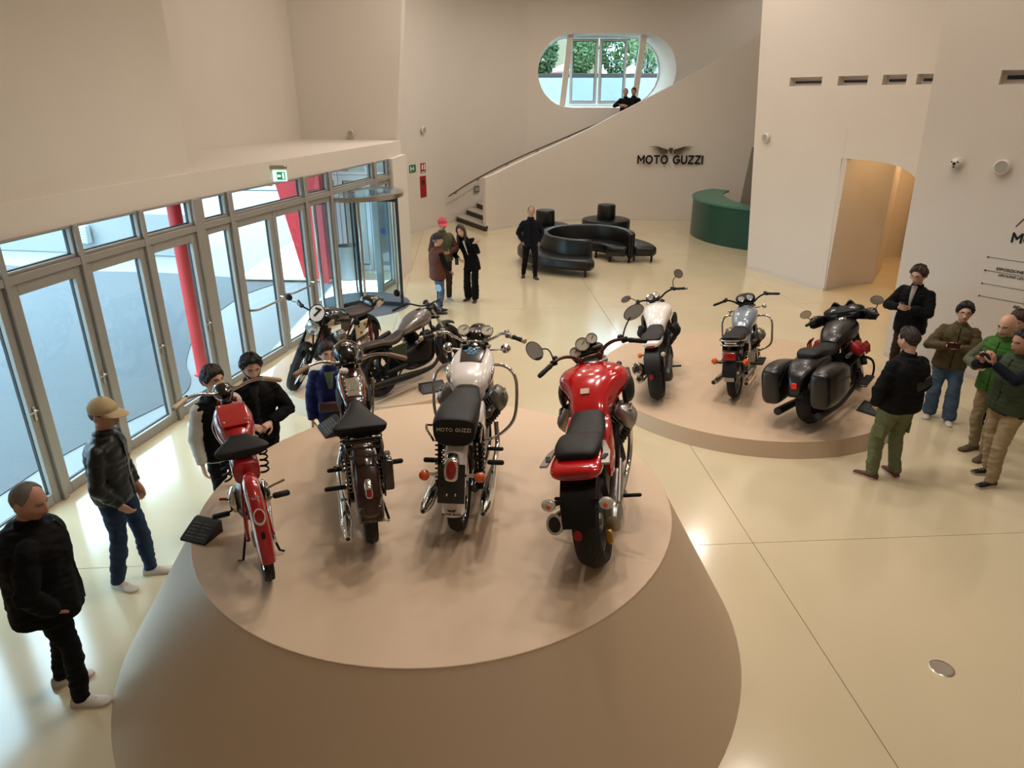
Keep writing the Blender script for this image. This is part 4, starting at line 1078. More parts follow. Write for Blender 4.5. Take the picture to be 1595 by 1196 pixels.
# ================================================================== motorcycles on the tall podium
# --- small red moped
b = Bike('moped', 'small red vintage moped with ivory grips at the left end of the tall podium', (-1.69, 3.975, 1.0), -26.9, 1, 7, .96, .78, 24, .13, .3)
RED_ = REDM
b.wheel(0, .305, .062, 'spoke', CHROME, disc=0); b.wheel(1.16, .305, .055, 'spoke', CHROME, st=True, disc=0)
b.fender(0, .305, .335, .105, 38, 178, RED_, .02, .05, name='rear_mudguard', wf=lambda t: 1.0 if t > .25 else .8+.8*t)
b.fender(1.16, .305, .33, .09, 20, 165, RED_, .02, .04, st=True, name='front_mudguard')
b.p('tail_lamp', MB().lathe([(0, -.02), (.036, -.018), (.036, .012)], 20, mx=axis_mx((-.285, 0, .54), (-.85, 0, .55))), WHITEPL)
b.p('tail_lens', MB().lathe([(.031, .01), (.028, .018), (0, .021)], 20, mx=axis_mx((-.285, 0, .54), (-.85, 0, .55))), REDL)
b.p('reflector_bolt', MB().box((-.325, 0, .47), (.02, .022, .03), bev=.004), MBLACK)
b.emblem(.075, basis((-.246, 0, .615), (0, -1, 0), (.72, 0, .7)), CHROME)
fr_ = MB().tube(spline([(.98, 0, .74), (.75, 0, .52), (.5, 0, .36), (.3, 0, .36)], 5), .028, 10).tube(spline([(.35, 0, .68), (.33, 0, .5), (.38, 0, .36)], 4), .025, 10)
for sd in (-1, 1): fr_.tube(spline([(.34, sd*.05, .38), (.1, sd*.075, .32), (0, sd*.08, .305)], 4), .014, 8).tube([(.33, sd*.03, .6), (.12, sd*.07, .46), (0, sd*.08, .305)], .009, 8)
b.p('frame', fr_, RED_)
b.p('fuel_tank', MB().xl([(.40, .70, .05, .04, .05, 2.4), (.46, .70, .085, .07, .06, 2.5), (.58, .72, .125, .085, .08, 2.7), (.72, .74, .135, .09, .09, 2.8), (.84, .755, .115, .08, .08, 2.6), (.92, .76, .07, .05, .05, 2.3)], 24, 4), RED_)
pl_ = b.p('tank_panel', MB().xl([(.50, .795, .085, .006, .006, 6), (.55, .803, .095, .012, .012, 6), (.76, .838, .10, .012, .012, 6), (.80, .84, .09, .006, .006, 6)], 20, 3), RED_)
for x, y in ((.54, .07), (.54, -.07), (.76, .075), (.76, -.075)): b.p('rivet', MB().sphere((x, y, .817+.15*(x-.54)), .008, 8, 5), CHROME, pl_)
b.p('filler_cap', MB().lathe([(.035, 0), (.035, .02), (.028, .028), (0, .03)], 18, mx=Matrix.Translation((.86, .015, .83))), MBLACK)
b.p('tank_stripe', MB().tube(spline([(.46, .098, .67), (.60, .138, .70), (.75, .146, .72), (.88, .11, .74)], 5), .004, 6), WHITEPL)
b.p('saddle', MB().xl([(.25, .71, .12, .010, .035, 3), (.265, .715, .17, .014, .045, 2.6), (.31, .722, .165, .016, .035, 2.4), (.40, .73, .10, .022, .028, 2.3), (.47, .737, .058, .024, .026, 2.2), (.54, .735, .034, .018, .02, 2.2)], 22, 4), SEATM)
for sd in (-1, 1): b.p('saddle_spring', MB().coil((.27, sd*.12, .56), (.28, sd*.13, .69), .026, .006, 4), MBLACK)
b.p('tool_box', MB().xl([(.22, .60, .08, .05, .05, 3), (.25, .60, .09, .06, .06, 3.5), (.40, .61, .09, .06, .06, 3.5), (.44, .61, .08, .05, .05, 3)], 18, 2), RED_)
en = b.p('engine', MB().xl([(.34, .33, .07, .07, .08, 3), (.42, .33, .10, .11, .11, 2.6), (.56, .34, .10, .11, .12, 2.6), (.64, .36, .06, .07, .08, 2.6)], 18, 3), ALU)
for sd in (-1, 1): b.p('engine_cover', MB().lathe([(0, .045), (.06, .04), (.085, .015), (.09, 0)], 24, mx=axis_mx((.47, sd*.10, .36), (0, sd, 0))), CHROME, en)
b.p('cylinder', MB().tube([V(.58, 0, .4)+V(.16, 0, .08)*(k/12) for k in range(13)], [.06 if k % 2 else .045 for k in range(13)], 14), ALUD)
b.p('exhaust_pipe', MB().tube(spline([(.72, -.06, .40), (.68, -.13, .22), (.5, -.12, .16), (.3, -.10, .17), (.1, -.09, .18)], 5), .016, 10), CHROME)
for sd, x in ((1, .44), (-1, .40)):
    b.p('pedal_crank', MB().tube([(.42, sd*.10, .33), (x, sd*.15, .30 if sd > 0 else .36)], .008, 8), MBLACK if sd > 0 else STEEL)
    b.p('footpeg', MB().box((x-.02, sd*.21, .30 if sd > 0 else .37), (.045, .12, .032), bev=.01), RUBBER)
b.p('gear_lever', MB().tube(spline([(.42, .08, .33), (.5, .14, .36), (.52, .2, .37)], 4), .009, 8), RED_)
b.p('kick_lever', MB().tube(spline([(.44, -.11, .4), (.4, -.16, .43), (.42, -.25, .44)], 4), .007, 8), STEEL)
b.p('side_stand', MB().tube([(.3, .05, .3), (.2, .13, .03), (.24, .16, .012)], .009, 8).tube([(.3, -.05, .3), (.2, -.12, .03), (.2, -.15, .012)], .009, 8), MBLACK)
fk = MB()
for sd in (-1, 1): fk.tube(spline([(1.16, sd*.055, .305), (1.02, sd*.06, .6), (.95, sd*.06, .82)], 4), [.014]*9, 8).tube([(1.04, sd*.06, .5), (1.2, sd*.055, .31)], .008, 6)
b.p('girder_fork', fk, RED_, st=True)
b.headlamp((1.04, 0, .86), .072, (1, 0, 0), GBLACK, CHROME, depth=.12)
hb = b.bars([(.97, 0, .885), (.965, .08, .885), (.93, .18, .925), (.86, .28, .945), (.77, .37, .935)], CHROME, .0115, IVORY, .12, .018, True, MBLACK, sw=False)
b.p('stem_clamp', MB().box((.965, 0, .87), (.05, .06, .05), bev=.008).tube([(.96, 0, .7), (.965, 0, .9)], .02, 10), REDM, st=True)

# --- maroon single with sprung saddle
b = Bike('vintage_motorcycle', 'dark maroon vintage motorcycle with tan grips and rear rack on the tall podium', (-1.06, 4.42, 1.0), -16.2, 0, 4, 1.0, .88, 27, .05, .3)
b.wheel(0, .345, .085, 'spoke', CHROME, disc=0); b.wheel(1.38, .345, .08, 'spoke', CHROME, st=True, disc=0)
b.fender(0, .345, .37, .19, 15, 176, MAROON, .035, .06, name='rear_mudguard', wf=lambda t: .85+.15*min(1, t*2))
b.fender(1.38, .345, .37, .14, 20, 190, MAROON, .03, .04, st=True, name='front_mudguard')
b.emblem(.11, rearface(-.407, .42, .0), mat('faded_gold_transfer', '#6c5a40', .4, .5, bump=(60, .02)))
b.text('mudguard_lettering', 'MOTO GUZZI', .028, MATS['faded_gold_transfer'], rearface(-.407, .385))
tl = b.p('tail_lamp', MB().xl([(-.40, .545, .025, .03, .03, 3), (-.37, .55, .03, .04, .04, 3), (-.30, .56, .03, .04, .035, 3)], 14, 2), CHROME)
b.p('tail_lens', MB().box((-.395, 0, .545), (.02, .04, .05), bev=.008), REDL, tl)
for sd in (-1, 1): b.p('round_reflector', MB().lathe([(0, 0), (.024, 0), (.022, .01), (0, .012)], 16, mx=axis_mx((-.382, sd*.055, .44), (-1, 0, .15))), MAROON)
rk = MB()
for sd in (-1, 1): rk.tube(spline([(.12, sd*.125, .70), (-.06, sd*.13, .77), (-.24, sd*.125, .765), (-.32, sd*.10, .74)], 4), .011, 8).tube([(-.2, sd*.125, .76), (-.04, sd*.13, .36)], .008, 8)
b.p('rack_rail', rk, GBLACK)
for x, z in ((-.32, .742), (-.2, .768), (-.08, .77), (.03, .75)): b.p('rack_bar', MB().tube([(x, -.12, z), (x, .12, z)], .011, 8), GBLACK)
b.p('saddle', MB().xl([(.10, .80, .15, .010, .06, 3), (.112, .805, .19, .014, .075, 2.6), (.16, .812, .185, .018, .055, 2.4), (.28, .825, .11, .028, .04, 2.3), (.38, .84, .065, .038, .04, 2.2), (.47, .845, .045, .03, .03, 2.2)], 22, 4), SEATM)
for sd in (-1, 1): b.p('saddle_spring', MB().coil((.1, sd*.12, .66), (.1, sd*.12, .77), .027, .006, 4), MBLACK)
tk = b.p('fuel_tank', MB().xl([(.42, .80, .05, .05, .08, 2.6), (.48, .81, .085, .07, .11, 2.7), (.62, .83, .11, .085, .13, 2.8), (.80, .85, .12, .09, .13, 2.8), (.95, .87, .105, .085, .11, 2.7), (1.03, .88, .06, .05, .07, 2.4)], 24, 4), MAROON)
for sd in (-1, 1):
    b.p('tank_pinstripe', MB().tube(spline([(.50, sd*.075, .875), (.65, sd*.085, .912), (.82, sd*.09, .938), (.96, sd*.08, .952)], 5), .0035, 6), mat('orange_pinstripe', '#b5541f', .4, bump=(60, .01)), tk)
    b.p('knee_pad', MB().xl([(.50, .80, .01, .04, .05, 2.5, sd*.10), (.58, .81, .02, .06, .07, 2.6, sd*.112), (.70, .82, .02, .05, .06, 2.6, sd*.118), (.78, .83, .01, .03, .04, 2.4, sd*.122)], 14, 3), RUBBER, tk)
# chromed instrument and tool panel let into the tank
pn = b.p('tank_panel', MB().xl([(.50, .888, .05, .006, .012, 5), (.54, .90, .055, .01, .012, 6), (.74, .935, .06, .01, .012, 6), (.78, .94, .055, .006, .012, 5)], 18, 2), CHROME)
b.p('panel_inset', MB().box((.64, 0, .93), (.16, .062, .006), rot=(0, -.18, 0), bev=.002), MIRRORM, pn)
for k in range(5):
    for sd in (-1, 1): b.p('panel_stud', MB().sphere((.52+.06*k, sd*.058, .905+.011*k), .007, 8, 5), CHROME, pn)
b.p('filler_cap', MB().lathe([(.036, 0), (.036, .018), (.03, .026), (0, .028)], 20, mx=Matrix.Translation((.9, .05, .942))), WHITEPL)
b.p('ammeter', MB().lathe([(.02, 0), (.02, .012), (0, .014)], 16, mx=Matrix.Translation((.92, -.05, .945))), CHROME)
b.p('gear_gate', MB().tube(spline([(.66, -.13, .62), (.68, -.15, .78), (.7, -.155, .86)], 4), .007, 8).capsule([(.7, -.155, .86), (.715, -.158, .93)], .014, 8), TAN)
fr_ = MB().tube(spline([(1.02, 0, .88), (1.0, 0, .6), (.8, 0, .28), (.4, 0, .24)], 5), .024, 10)
for sd in (-1, 1): fr_.tube(spline([(.42, sd*.06, .72), (.3, sd*.1, .5), (0, sd*.1, .33)], 4), .016, 8).tube(spline([(.4, sd*.05, .25), (.2, sd*.1, .28), (0, sd*.1, .33)], 4), .016, 8)
b.p('frame', fr_, GBLACK)
en = b.p('engine', MB().xl([(.34, .36, .06, .12, .12, 3), (.42, .36, .10, .14, .14, 3), (.66, .37, .11, .14, .14, 3), (.78, .38, .09, .10, .1, 3)], 18, 2), ALU)
b.p('flywheel_cover', MB().lathe([(.11, 0), (.11, .03), (.09, .04), (0, .042)], 26, mx=axis_mx((.58, .10, .38), (0, 1, 0))), CHROME, en)
m = MB()
for k in range(9): m.box((.80+.022*k, 0, .40), (.011, .2, .2), bev=.02)
b.p('cylinder', m, ALUD)
b.pipe('silencer', [(.95, .1, .36), (.8, .17, .2), (.45, .18, .19), (.1, .17, .22), (-.15, .17, .24), (-.24, .17, .245), (-.36, .17, .25)], [.02, .02, .024, .042, .044, .03, .022], CHROME)
b.p('tool_box', MB().box((.0, -.16, .52), (.2, .075, .2), bev=.015, seg=2), GBLACK)
b.p('battery_box', MB().box((.28, .12, .5), (.12, .07, .14), bev=.012), GBLACK)
b.peg((.16, .15, .36), 1, .13, .017); b.peg((.16, -.2, .5), -1, .08, .017); b.peg((.5, .15, .33), 1, .1, .017); b.peg((.5, -.15, .33), -1, .1, .017)
b.p('kick_lever', MB().tube(spline([(.42, .12, .4), (.34, .19, .43), (.33, .21, .44)], 4), .009, 8), CHROME)
b.p('centre_stand', MB().tube([(.32, .1, .24), (.18, .16, .012)], .011, 8).tube([(.32, -.1, .24), (.18, -.16, .012)], .011, 8), MBLACK)
b.shock((.02, -.11, .34), (.16, -.11, .66)); b.shock((.02, .11, .34), (.16, .11, .66))
b.fork(1.38, .33, (1.0, 1.0), .075, .018, GBLACK, GBLACK)
hl = b.headlamp((1.12, 0, 1.03), .105, (1, 0, .02), GBLACK, CHROME, depth=.15)
b.p('speedometer', MB().lathe([(.03, 0), (.03, .012), (.025, .016), (0, .017)], 20, mx=axis_mx((1.06, 0, 1.118), (-.35, 0, 1))), CHROME, hl, True)
b.p('lamp_hoop', MB().tube([V(1.02+.03*sin(t), .125*cos(t), 1.03+.125*sin(t)) for t in [pi*(-.12+1.24*k/20) for k in range(21)]], .008, 6), CHROME, hl, True)
hb = b.bars([(1.0, 0, 1.0), (.99, .09, 1.0), (.95, .2, 1.04), (.88, .31, 1.05), (.78, .43, 1.03)], CHROME, .0125, TAN, .13, .019, True, CHROME, sw=False)
b.p('bar_clamp', MB().box((.995, .05, .99), (.04, .03, .05), bev=.006).box((.995, -.05, .99), (.04, .03, .05), bev=.006), MBLACK, hb, True)
b.p('horn', MB().lathe([(.05, .03), (.045, .0), (.02, -.03), (0, -.035)], 20, mx=axis_mx((1.02, 0, .93), (-.5, 0, .8))), mat('old_brass', '#6f5c44', .35, .8, bump=(90, .05)), st=True)

# --- white police style twin
b = Bike('roadster_motorcycle', 'white motorcycle with MOTO GUZZI seat lettering and chrome crash bars on the tall podium', (-.393, 4.58, 1.0), 4.5, 0, 0, 1.06, .92, 27, .11, .3)
b.wheel(0, .325, .105, 'spoke', CHROME, disc=0); b.wheel(1.46, .325, .10, 'spoke', CHROME, st=True, disc=2)
b.fender(0, .325, .355, .165, 40, 182, WHITEG, .03, .045, name='rear_mudguard')
b.fender(1.46, .325, .35, .13, 25, 170, WHITEG, .025, .03, st=True, name='front_mudguard')
b.emblem(.075, rearface(-.388, .365, .0), INK)
b.text('mudguard_lettering', 'MOTO GUZZI', .022, INK, rearface(-.388, .338))
np_ = b.p('number_plate_bracket', MB().box((-.41, 0, .52), (.012, .19, .19), rot=(0, .12, 0), bev=.004), GBLACK)
for sd in (-.03, .03): b.p('bolt', MB().sphere((-.42, sd, .47), .007, 8, 5), CHROME, np_)
tl = b.p('tail_lamp', MB().xl([(-.44, .59, .048, .05, .045, 3), (-.42, .59, .055, .06, .055, 3), (-.34, .60, .05, .06, .05, 3)], 16, 2), CHROME)
b.p('tail_lens', MB().lathe([(.047, 0), (.043, .025), (.03, .036), (0, .038)], 20, mx=axis_mx((-.43, 0, .595), (-1, 0, .1)) @ Matrix.Diagonal((.8, 1, 1, 1))), REDL, tl)
b.p('indicator_bar', MB().tube([(-.36, -.18, .55), (-.36, .18, .55)], .009, 8), CHROME)
for sd in (-1, 1): b.indicator((-.36, sd*.15, .55), (-.38, sd*.195, .55), .038)
st_ = b.p('seat', MB().xl([(-.26, .80, .13, .055, .09, 3.4), (-.245, .80, .15, .075, .13, 3.4), (-.10, .81, .155, .078, .12, 3.2), (.10, .81, .15, .075, .1, 3), (.145, .80, .145, .065, .09, 3), (.17, .795, .14, .05, .08, 3), (.3, .79, .135, .045, .07, 3), (.44, .795, .11, .045, .06, 2.8), (.56, .80, .085, .035, .04, 2.6)], 24, 3), SEATM)
lm_ = rearface(-.262, .79, .0); lm_.translation = b.warp(lm_.translation); stroke_text('seat_lettering', 'MOTO GUZZI', .024, .17, WHITEPL, lm_, st_, .0012)
b.p('seat_strap', MB().box((.15, 0, .845), (.012, .27, .012), bev=.004), MBLACK, st_)
for sd in (-1, 1):
    b.p('grab_rail', MB().tube(spline([(.05, sd*.155, .74), (-.05, sd*.19, .75), (-.2, sd*.2, .80), (-.22, sd*.19, .76), (-.1, sd*.17, .66)], 5), .009, 8), CHROME)
    b.p('side_panel', MB().xl([(.2, .60, .012, .08, .09, 3, sd*.12), (.24, .60, .025, .1, .11, 3.2, sd*.125), (.46, .62, .025, .11, .11, 3.2, sd*.125), (.5, .62, .012, .09, .09, 3, sd*.12)], 14, 2), WHITEG)
    b.shock((.0, sd*.155, .33), (.09, sd*.15, .70), .033, MBLACK, MBLACK, 10)
    b.p('crash_bar', MB().tube(spline([(1.08, sd*.06, .80), (1.05, sd*.24, .81), (.99, sd*.34, .74), (.95, sd*.36, .58), (.92, sd*.33, .44), (.88, sd*.2, .33), (.86, sd*.1, .3)], 6), .014, 10), CHROME)
    b.pipe('silencer', [(.95, sd*.18, .42), (.86, sd*.2, .26), (.6, sd*.2, .22), (.35, sd*.205, .24), (.05, sd*.21, .27), (-.2, sd*.215, .30), (-.34, sd*.215, .325)], [.022, .022, .024, .04, .052, .046, .02], CHROME)
    b.peg((.22, sd*.2, .42), sd, .1, .017)
    b.peg((.62, sd*.16, .34), sd, .1, .016)
    b.p('spot_horn', MB().lathe([(0, -.04), (.03, -.03), (.045, 0), (.04, .012), (0, .02)], 18, mx=axis_mx((1.14, sd*.25, .93), (1, 0, 0))).tube([(1.13, sd*.1, .92), (1.12, sd*.23, .925)], .008, 8), CHROME)
tk = b.p('fuel_tank', MB().xl([(.52, .80, .10, .05, .07, 2.6), (.58, .82, .145, .08, .10, 2.6), (.72, .85, .175, .10, .12, 2.6), (.88, .88, .18, .105, .13, 2.6), (1.0, .90, .15, .10, .12, 2.6), (1.08, .905, .09, .06, .08, 2.4)], 28, 4), WHITEG)
b.p('tank_top_panel', MB().xl([(.74, .952, .085, .005, .01, 6), (.76, .957, .09, .006, .01, 7), (.98, .998, .105, .006, .012, 7), (1.02, 1.0, .10, .004, .012, 6)], 20, 2), GBLACK, tk)
m = MB(); rnd = random.Random(5)
for k in range(46):
    a = rnd.uniform(0, 2*pi); q = sqrt(rnd.random())
    m.box((.90+.055*q*sin(a), .01+.06*q*cos(a), .991+.18*(.055*q*sin(a))), (rnd.uniform(.005, .016), rnd.uniform(.008, .024), .002), rot=(0, -.18, rnd.uniform(0, 3)))
b.p('splash_emblem', m, BLUEL, tk)
for sd in (-1, 1): b.p('knee_panel', MB().sphere((0, 0, 0), (.105, .022, .08), 20, 10, mx=Matrix.Translation((.72, sd*.168, .85)) @ Matrix.Rotation(-.25, 4, 'Y') @ Matrix.Rotation(sd*-.22, 4, 'X')), CHROME, tk)
for sd in (-1, 1): b.p('tank_pinstripe', MB().tube(spline([(.74, sd*.095, .946), (.88, sd*.102, .975), (1.0, sd*.108, .993)], 4), .003, 6), mat('pink_pinstripe', '#c98a92', .4, bump=(60, .01)), tk)
b.p('filler_cap', MB().lathe([(.035, 0), (.035, .01), (.02, .02), (0, .022)], 20, mx=Matrix.Translation((1.02, 0, 1.0))), CHROME, tk)
b.vtwin(.80, .40, ALU, ALUD, ALU, .30, .078)
b.p('frame', MB().tube(spline([(1.08, .06, .86), (1.06, .1, .5), (.95, .12, .24), (.5, .12, .22), (.2, .11, .34), (.05, .11, .66)], 5), .016, 8).tube(spline([(1.08, -.06, .86), (1.06, -.1, .5), (.95, -.12, .24), (.5, -.12, .22), (.2, -.11, .34), (.05, -.11, .66)], 5), .016, 8), GBLACK)
b.p('swingarm', MB().tube([(.42, .11, .34), (0, .11, .325)], .026, 10).tube([(.42, -.11, .34), (0, -.11, .325)], .036, 10), GBLACK)
b.p('centre_stand', MB().tube([(.4, .12, .24), (.28, .18, .012)], .012, 8).tube([(.4, -.12, .24), (.28, -.18, .012)], .012, 8), MBLACK)
b.p('kick_lever', MB().tube(spline([(.4, -.14, .5), (.36, -.2, .52), (.38, -.26, .53)], 4), .008, 8), CHROME)
b.fork(1.46, .325, (1.05, 1.0), .095, .02, CHROME, ALU)
b.p('instrument_pod', MB().xl([(1.05, 1.03, .07, .03, .05, 2.6), (1.09, 1.05, .08, .05, .06, 2.6), (1.2, 1.02, .10, .07, .1, 2.3), (1.28, 1.0, .10, .09, .1, 2.1)], 20, 3), GBLACK, st=True)
for sd in (-1, 1): b.gauge((1.07, sd*.10, 1.115), .052, (-.62, 0, .78))
for x, y in ((1.09, 0), (1.085, .03), (1.085, -.03)): b.p('warning_lamp', MB().sphere((x, y, 1.095), .008, 8, 6), CLEARL, st=True)
b.headlamp((1.30, 0, 1.0), .10, (1, 0, -.03), GBLACK, CHROME, depth=.1)
hb = b.bars([(1.03, 0, 1.03), (1.03, .09, 1.03), (1.02, .17, 1.07), (.98, .25, 1.12), (.87, .42, 1.10)], CHROME, .0125, RUBBER, .11, .018, True, CHROME, ends=IVORY, collar=IVORY, sm=ALU)
for sd in (-1, 1): b.p('bar_clamp', MB().box((1.03, sd*.05, 1.02), (.04, .025, .05), bev=.006), CHROME, hb, True)

# --- big red naked twin
b = Bike('naked_motorcycle', 'glossy red naked motorcycle with wide rear tyre at the right end of the tall podium', (.62, 4.12, 1.012), 13, 11, 18, 1.08, .92, 25, .11, .25)
t = b.wheel(0, .325, .185, 'cast', ALU, disc=1); b.wheel(1.49, .31, .12, 'cast', ALU, st=True, disc=2)
b.p('rear_hugger', MB().xl([(-.30, .56, .085, .012, .012, 6), (-.25, .62, .09, .012, .014, 6), (-.1, .675, .095, .014, .016, 5), (.1, .685, .095, .014, .016, 5), (.25, .65, .09, .012, .014, 5)], 16, 2), MBLACK)
pl_ = b.p('number_plate_holder', MB().loft([[V(-.24, .12, .70), V(-.24, -.12, .70), V(-.18, -.12, .70), V(-.18, .12, .70)], [V(-.44, .115, .60), V(-.44, -.115, .60), V(-.40, -.11, .585), V(-.40, .11, .585)], [V(-.48, .105, .50), V(-.48, -.105, .50), V(-.46, -.1, .50), V(-.46, .1, .50)]]), MBLACK)
b.p('red_dot', MB().lathe([(0, 0), (.028, 0), (.028, .003), (0, .003)], 20, mx=axis_mx((-.322, .045, .40), (-1, 0, .25))), DOTRED)
for sd in (-1, 1):
    i_ = b.p('indicator', MB().tube([(-.43, sd*.09, .61), (-.45, sd*.16, .605)], .012, 8), MBLACK)
    b.p('indicator_lens', MB().sphere((-.455, sd*.185, .603), (.032, .048, .028), 16, 10), CLEARL, i_)
    b.p('indicator_bulb', MB().sphere((-.478, sd*.182, .603), (.016, .016, .013), 10, 8), ORANGE, i_)
tail = b.p('tail_fairing', MB().xl([(-.40, .735, .13, .02, .03, 3), (-.35, .745, .165, .035, .05, 3), (-.15, .745, .17, .045, .07, 3), (.12, .73, .155, .05, .08, 3), (.3, .70, .12, .06, .1, 3)], 22, 3), REDG)
b.p('tail_light', MB().box((-.40, 0, .735), (.03, .2, .04), bev=.01), REDL, tail)
for sd in (-1, 1):
    b.p('grab_rail', MB().loft([[V(.12, sd*.12, .775), V(.12, sd*.155, .765), V(.12, sd*.155, .75), V(.12, sd*.12, .75)], [V(-.1, sd*.165, .79), V(-.1, sd*.21, .785), V(-.1, sd*.21, .77), V(-.1, sd*.165, .77)], [V(-.36, sd*.175, .80), V(-.36, sd*.225, .80), V(-.36, sd*.225, .785), V(-.36, sd*.175, .785)]]), ALUS, tail)
    b.p('rail_inset', MB().box((-.24, sd*.185, .797), (.1, .03, .01), rot=(0, 0, sd*.15), bev=.003), MBLACK, tail)
b.p('pillion_seat', MB().xl([(-.26, .80, .08, .02, .03, 3), (-.23, .805, .13, .035, .03, 2.8), (-.1, .815, .155, .045, .04, 2.8), (.08, .81, .15, .04, .04, 2.8), (.16, .79, .135, .03, .03, 2.8)], 22, 3), SEATM)
b.p('rider_seat', MB().xl([(.10, .775, .13, .035, .04, 3), (.16, .765, .14, .04, .05, 3), (.34, .765, .135, .05, .05, 3), (.47, .785, .12, .06, .05, 3), (.54, .80, .10, .05, .05, 3)], 22, 3), SEATM)
tk = b.p('fuel_tank', MB().xl([(.46, .78, .115, .05, .16, 3), (.52, .81, .135, .08, .2, 2.8), (.62, .86, .15, .10, .2, 2.6), (.74, .89, .20, .12, .16, 2.6), (.86, .905, .262, .12, .12, 2.4), (.97, .91, .268, .115, .11, 2.4), (1.05, .91, .20, .10, .1, 2.4), (1.11, .905, .10, .06, .07, 2.4)], 30, 4), REDG)
b.p('filler_cap', MB().lathe([(.05, 0), (.05, .008), (.04, .014), (0, .015)], 24, mx=axis_mx((1.02, 0, 1.016), (.12, 0, 1))), ALUS, tk)
for x, y, z in ((.93, .035, 1.023), (.83, -.005, 1.02)): b.p('pink_sticker', MB().lathe([(0, 0), (.022, 0), (.022, .002), (0, .002)], 16, mx=axis_mx((x, y, z), (-.12, y*2, 1))), PINK, tk)
b.p('caption_sticker', MB().box((.585, .02, .952), (.045, .065, .002), rot=(0, -.62, 0)), WARN, tk)
for sd in (-1, 1):
    b.p('tank_shroud', MB().xl([(.78, .80, .015, .06, .05, 2.5, sd*.235), (.88, .80, .03, .085, .08, 2.5, sd*.262), (1.02, .80, .03, .08, .08, 2.5, sd*.265), (1.1, .8, .012, .05, .05, 2.5, sd*.24)], 14, 3), MBLACK, tk)
    b.p('side_panel', MB().xl([(.22, .60, .015, .1, .1, 3, sd*.13), (.3, .62, .03, .13, .13, 3, sd*.135), (.46, .66, .03, .14, .12, 3, sd*.135), (.54, .68, .015, .1, .1, 3, sd*.13)], 14, 2), REDG)
b.vtwin(.78, .42, ALUD, ALUD, ALUS, .32, .085)
b.p('shaft_swingarm', MB().xl([(-.06, .325, .05, .06, .06, 2.6, -.15), (.02, .33, .07, .10, .10, 2.6, -.15), (.14, .36, .05, .065, .06, 3, -.155), (.42, .42, .05, .05, .05, 3, -.15)], 16, 3), ALUS)
b.p('reaction_rod', MB().tube([(.0, -.20, .44), (.42, -.19, .52)], .012, 8), ALUS)
b.p('rear_caliper', MB().box((-.12, -.125, .27), (.06, .05, .1), rot=(0, .4, 0), bev=.012), GOLD)
b.p('shock_absorber', MB().coil((.2, -.06, .44), (.3, -.05, .62), .035, .008, 6), MBLACK)
b.pipe('silencer', [(.86, .15, .30), (.6, .17, .22), (.35, .19, .25), (.1, .20, .33), (-.1, .205, .39), (-.24, .21, .43)], [.028, .03, .04, .062, .062, .058], CHROME, 16)
b.pipe('exhaust_pipe', [(.95, -.22, .52), (1.0, -.2, .4), (.9, -.17, .26), (.6, -.14, .2)], .022, CHROME, hole=False)
for sd in (-1, 1):
    b.p('footpeg_hanger', MB().tube([(.4, sd*.15, .44), (.34, sd*.2, .34), (.3, sd*.22, .33)], .014, 8), ALUS); b.peg((.3, sd*.2, .335), sd, .11, .014, MBLACK)
b.p('side_stand', MB().tube([(.6, .12, .24), (.56, .28, .065), (.52, .29, .06)], .013, 8), MBLACK)
b.p('frame', MB().tube(spline([(1.08, .07, .86), (.95, .15, .72), (.6, .16, .6), (.42, .14, .42)], 5), .022, 8).tube(spline([(1.08, -.07, .86), (.95, -.15, .72), (.6, -.16, .6), (.42, -.14, .42)], 5), .022, 8), MBLACK)
b.fork(1.49, .31, (1.13, .99), .1, .024, ALUS, ALUD)
b.fender(1.49, .31, .335, .14, 30, 160, REDG, .02, .03, st=True, name='front_mudguard')
b.headlamp((1.34, 0, .92), .1, (1, 0, -.06), REDG, CHROME, depth=.14)
b.p('instrument_pod', MB().xl([(1.14, 1.03, .12, .03, .04, 3), (1.2, 1.06, .14, .05, .06, 2.8), (1.28, 1.04, .12, .07, .07, 2.4)], 20, 3), MBLACK, st=True)
b.gauge((1.17, .095, 1.09), .046, (-.8, .05, .6)); b.gauge((1.18, .02, 1.135), .058, (-.8, 0, .6)); b.gauge((1.19, -.065, 1.155), .046, (-.8, -.05, .6))
b.p('info_display', MB().box((1.15, -.085, 1.085), (.012, .075, .06), rot=(0, -.9, 0), bev=.004), mat('lcd_panel', '#8d8a62', .3, bump=(60, .01)), st=True)
b.p('top_clamp', MB().box((1.08, 0, 1.0), (.1, .26, .025), bev=.01), ALUS, st=True)
hb = b.bars([(1.05, 0, 1.06), (1.05, .08, 1.06), (1.02, .16, 1.12), (.97, .26, 1.14), (.86, .42, 1.10)], PEARL, .0135, RUBBER, .12, .0185, True, MBLACK)
for sd in (-1, 1): b.p('bar_riser', MB().tube([(1.06, sd*.07, 1.0), (1.04, sd*.09, 1.07)], .02, 10), PEARL, hb, True)
b.mirror((.97, .28, 1.15), (1.0, .40, 1.26), MBLACK, .06, .085, .3, mid=(1.0, .30, 1.24)); b.mirror((.97, -.28, 1.15), (1.02, -.42, 1.30), MBLACK, .085, .055, .25, mid=(1.0, -.33, 1.22))
b.indicator((1.1, .1, .9), (1.12, .21, .9), .024, (1, .3, 0), CLEARL, MBLACK, True); b.indicator((1.1, -.1, .9), (1.12, -.21, .9), .024, (1, -.3, 0), CLEARL, MBLACK, True)
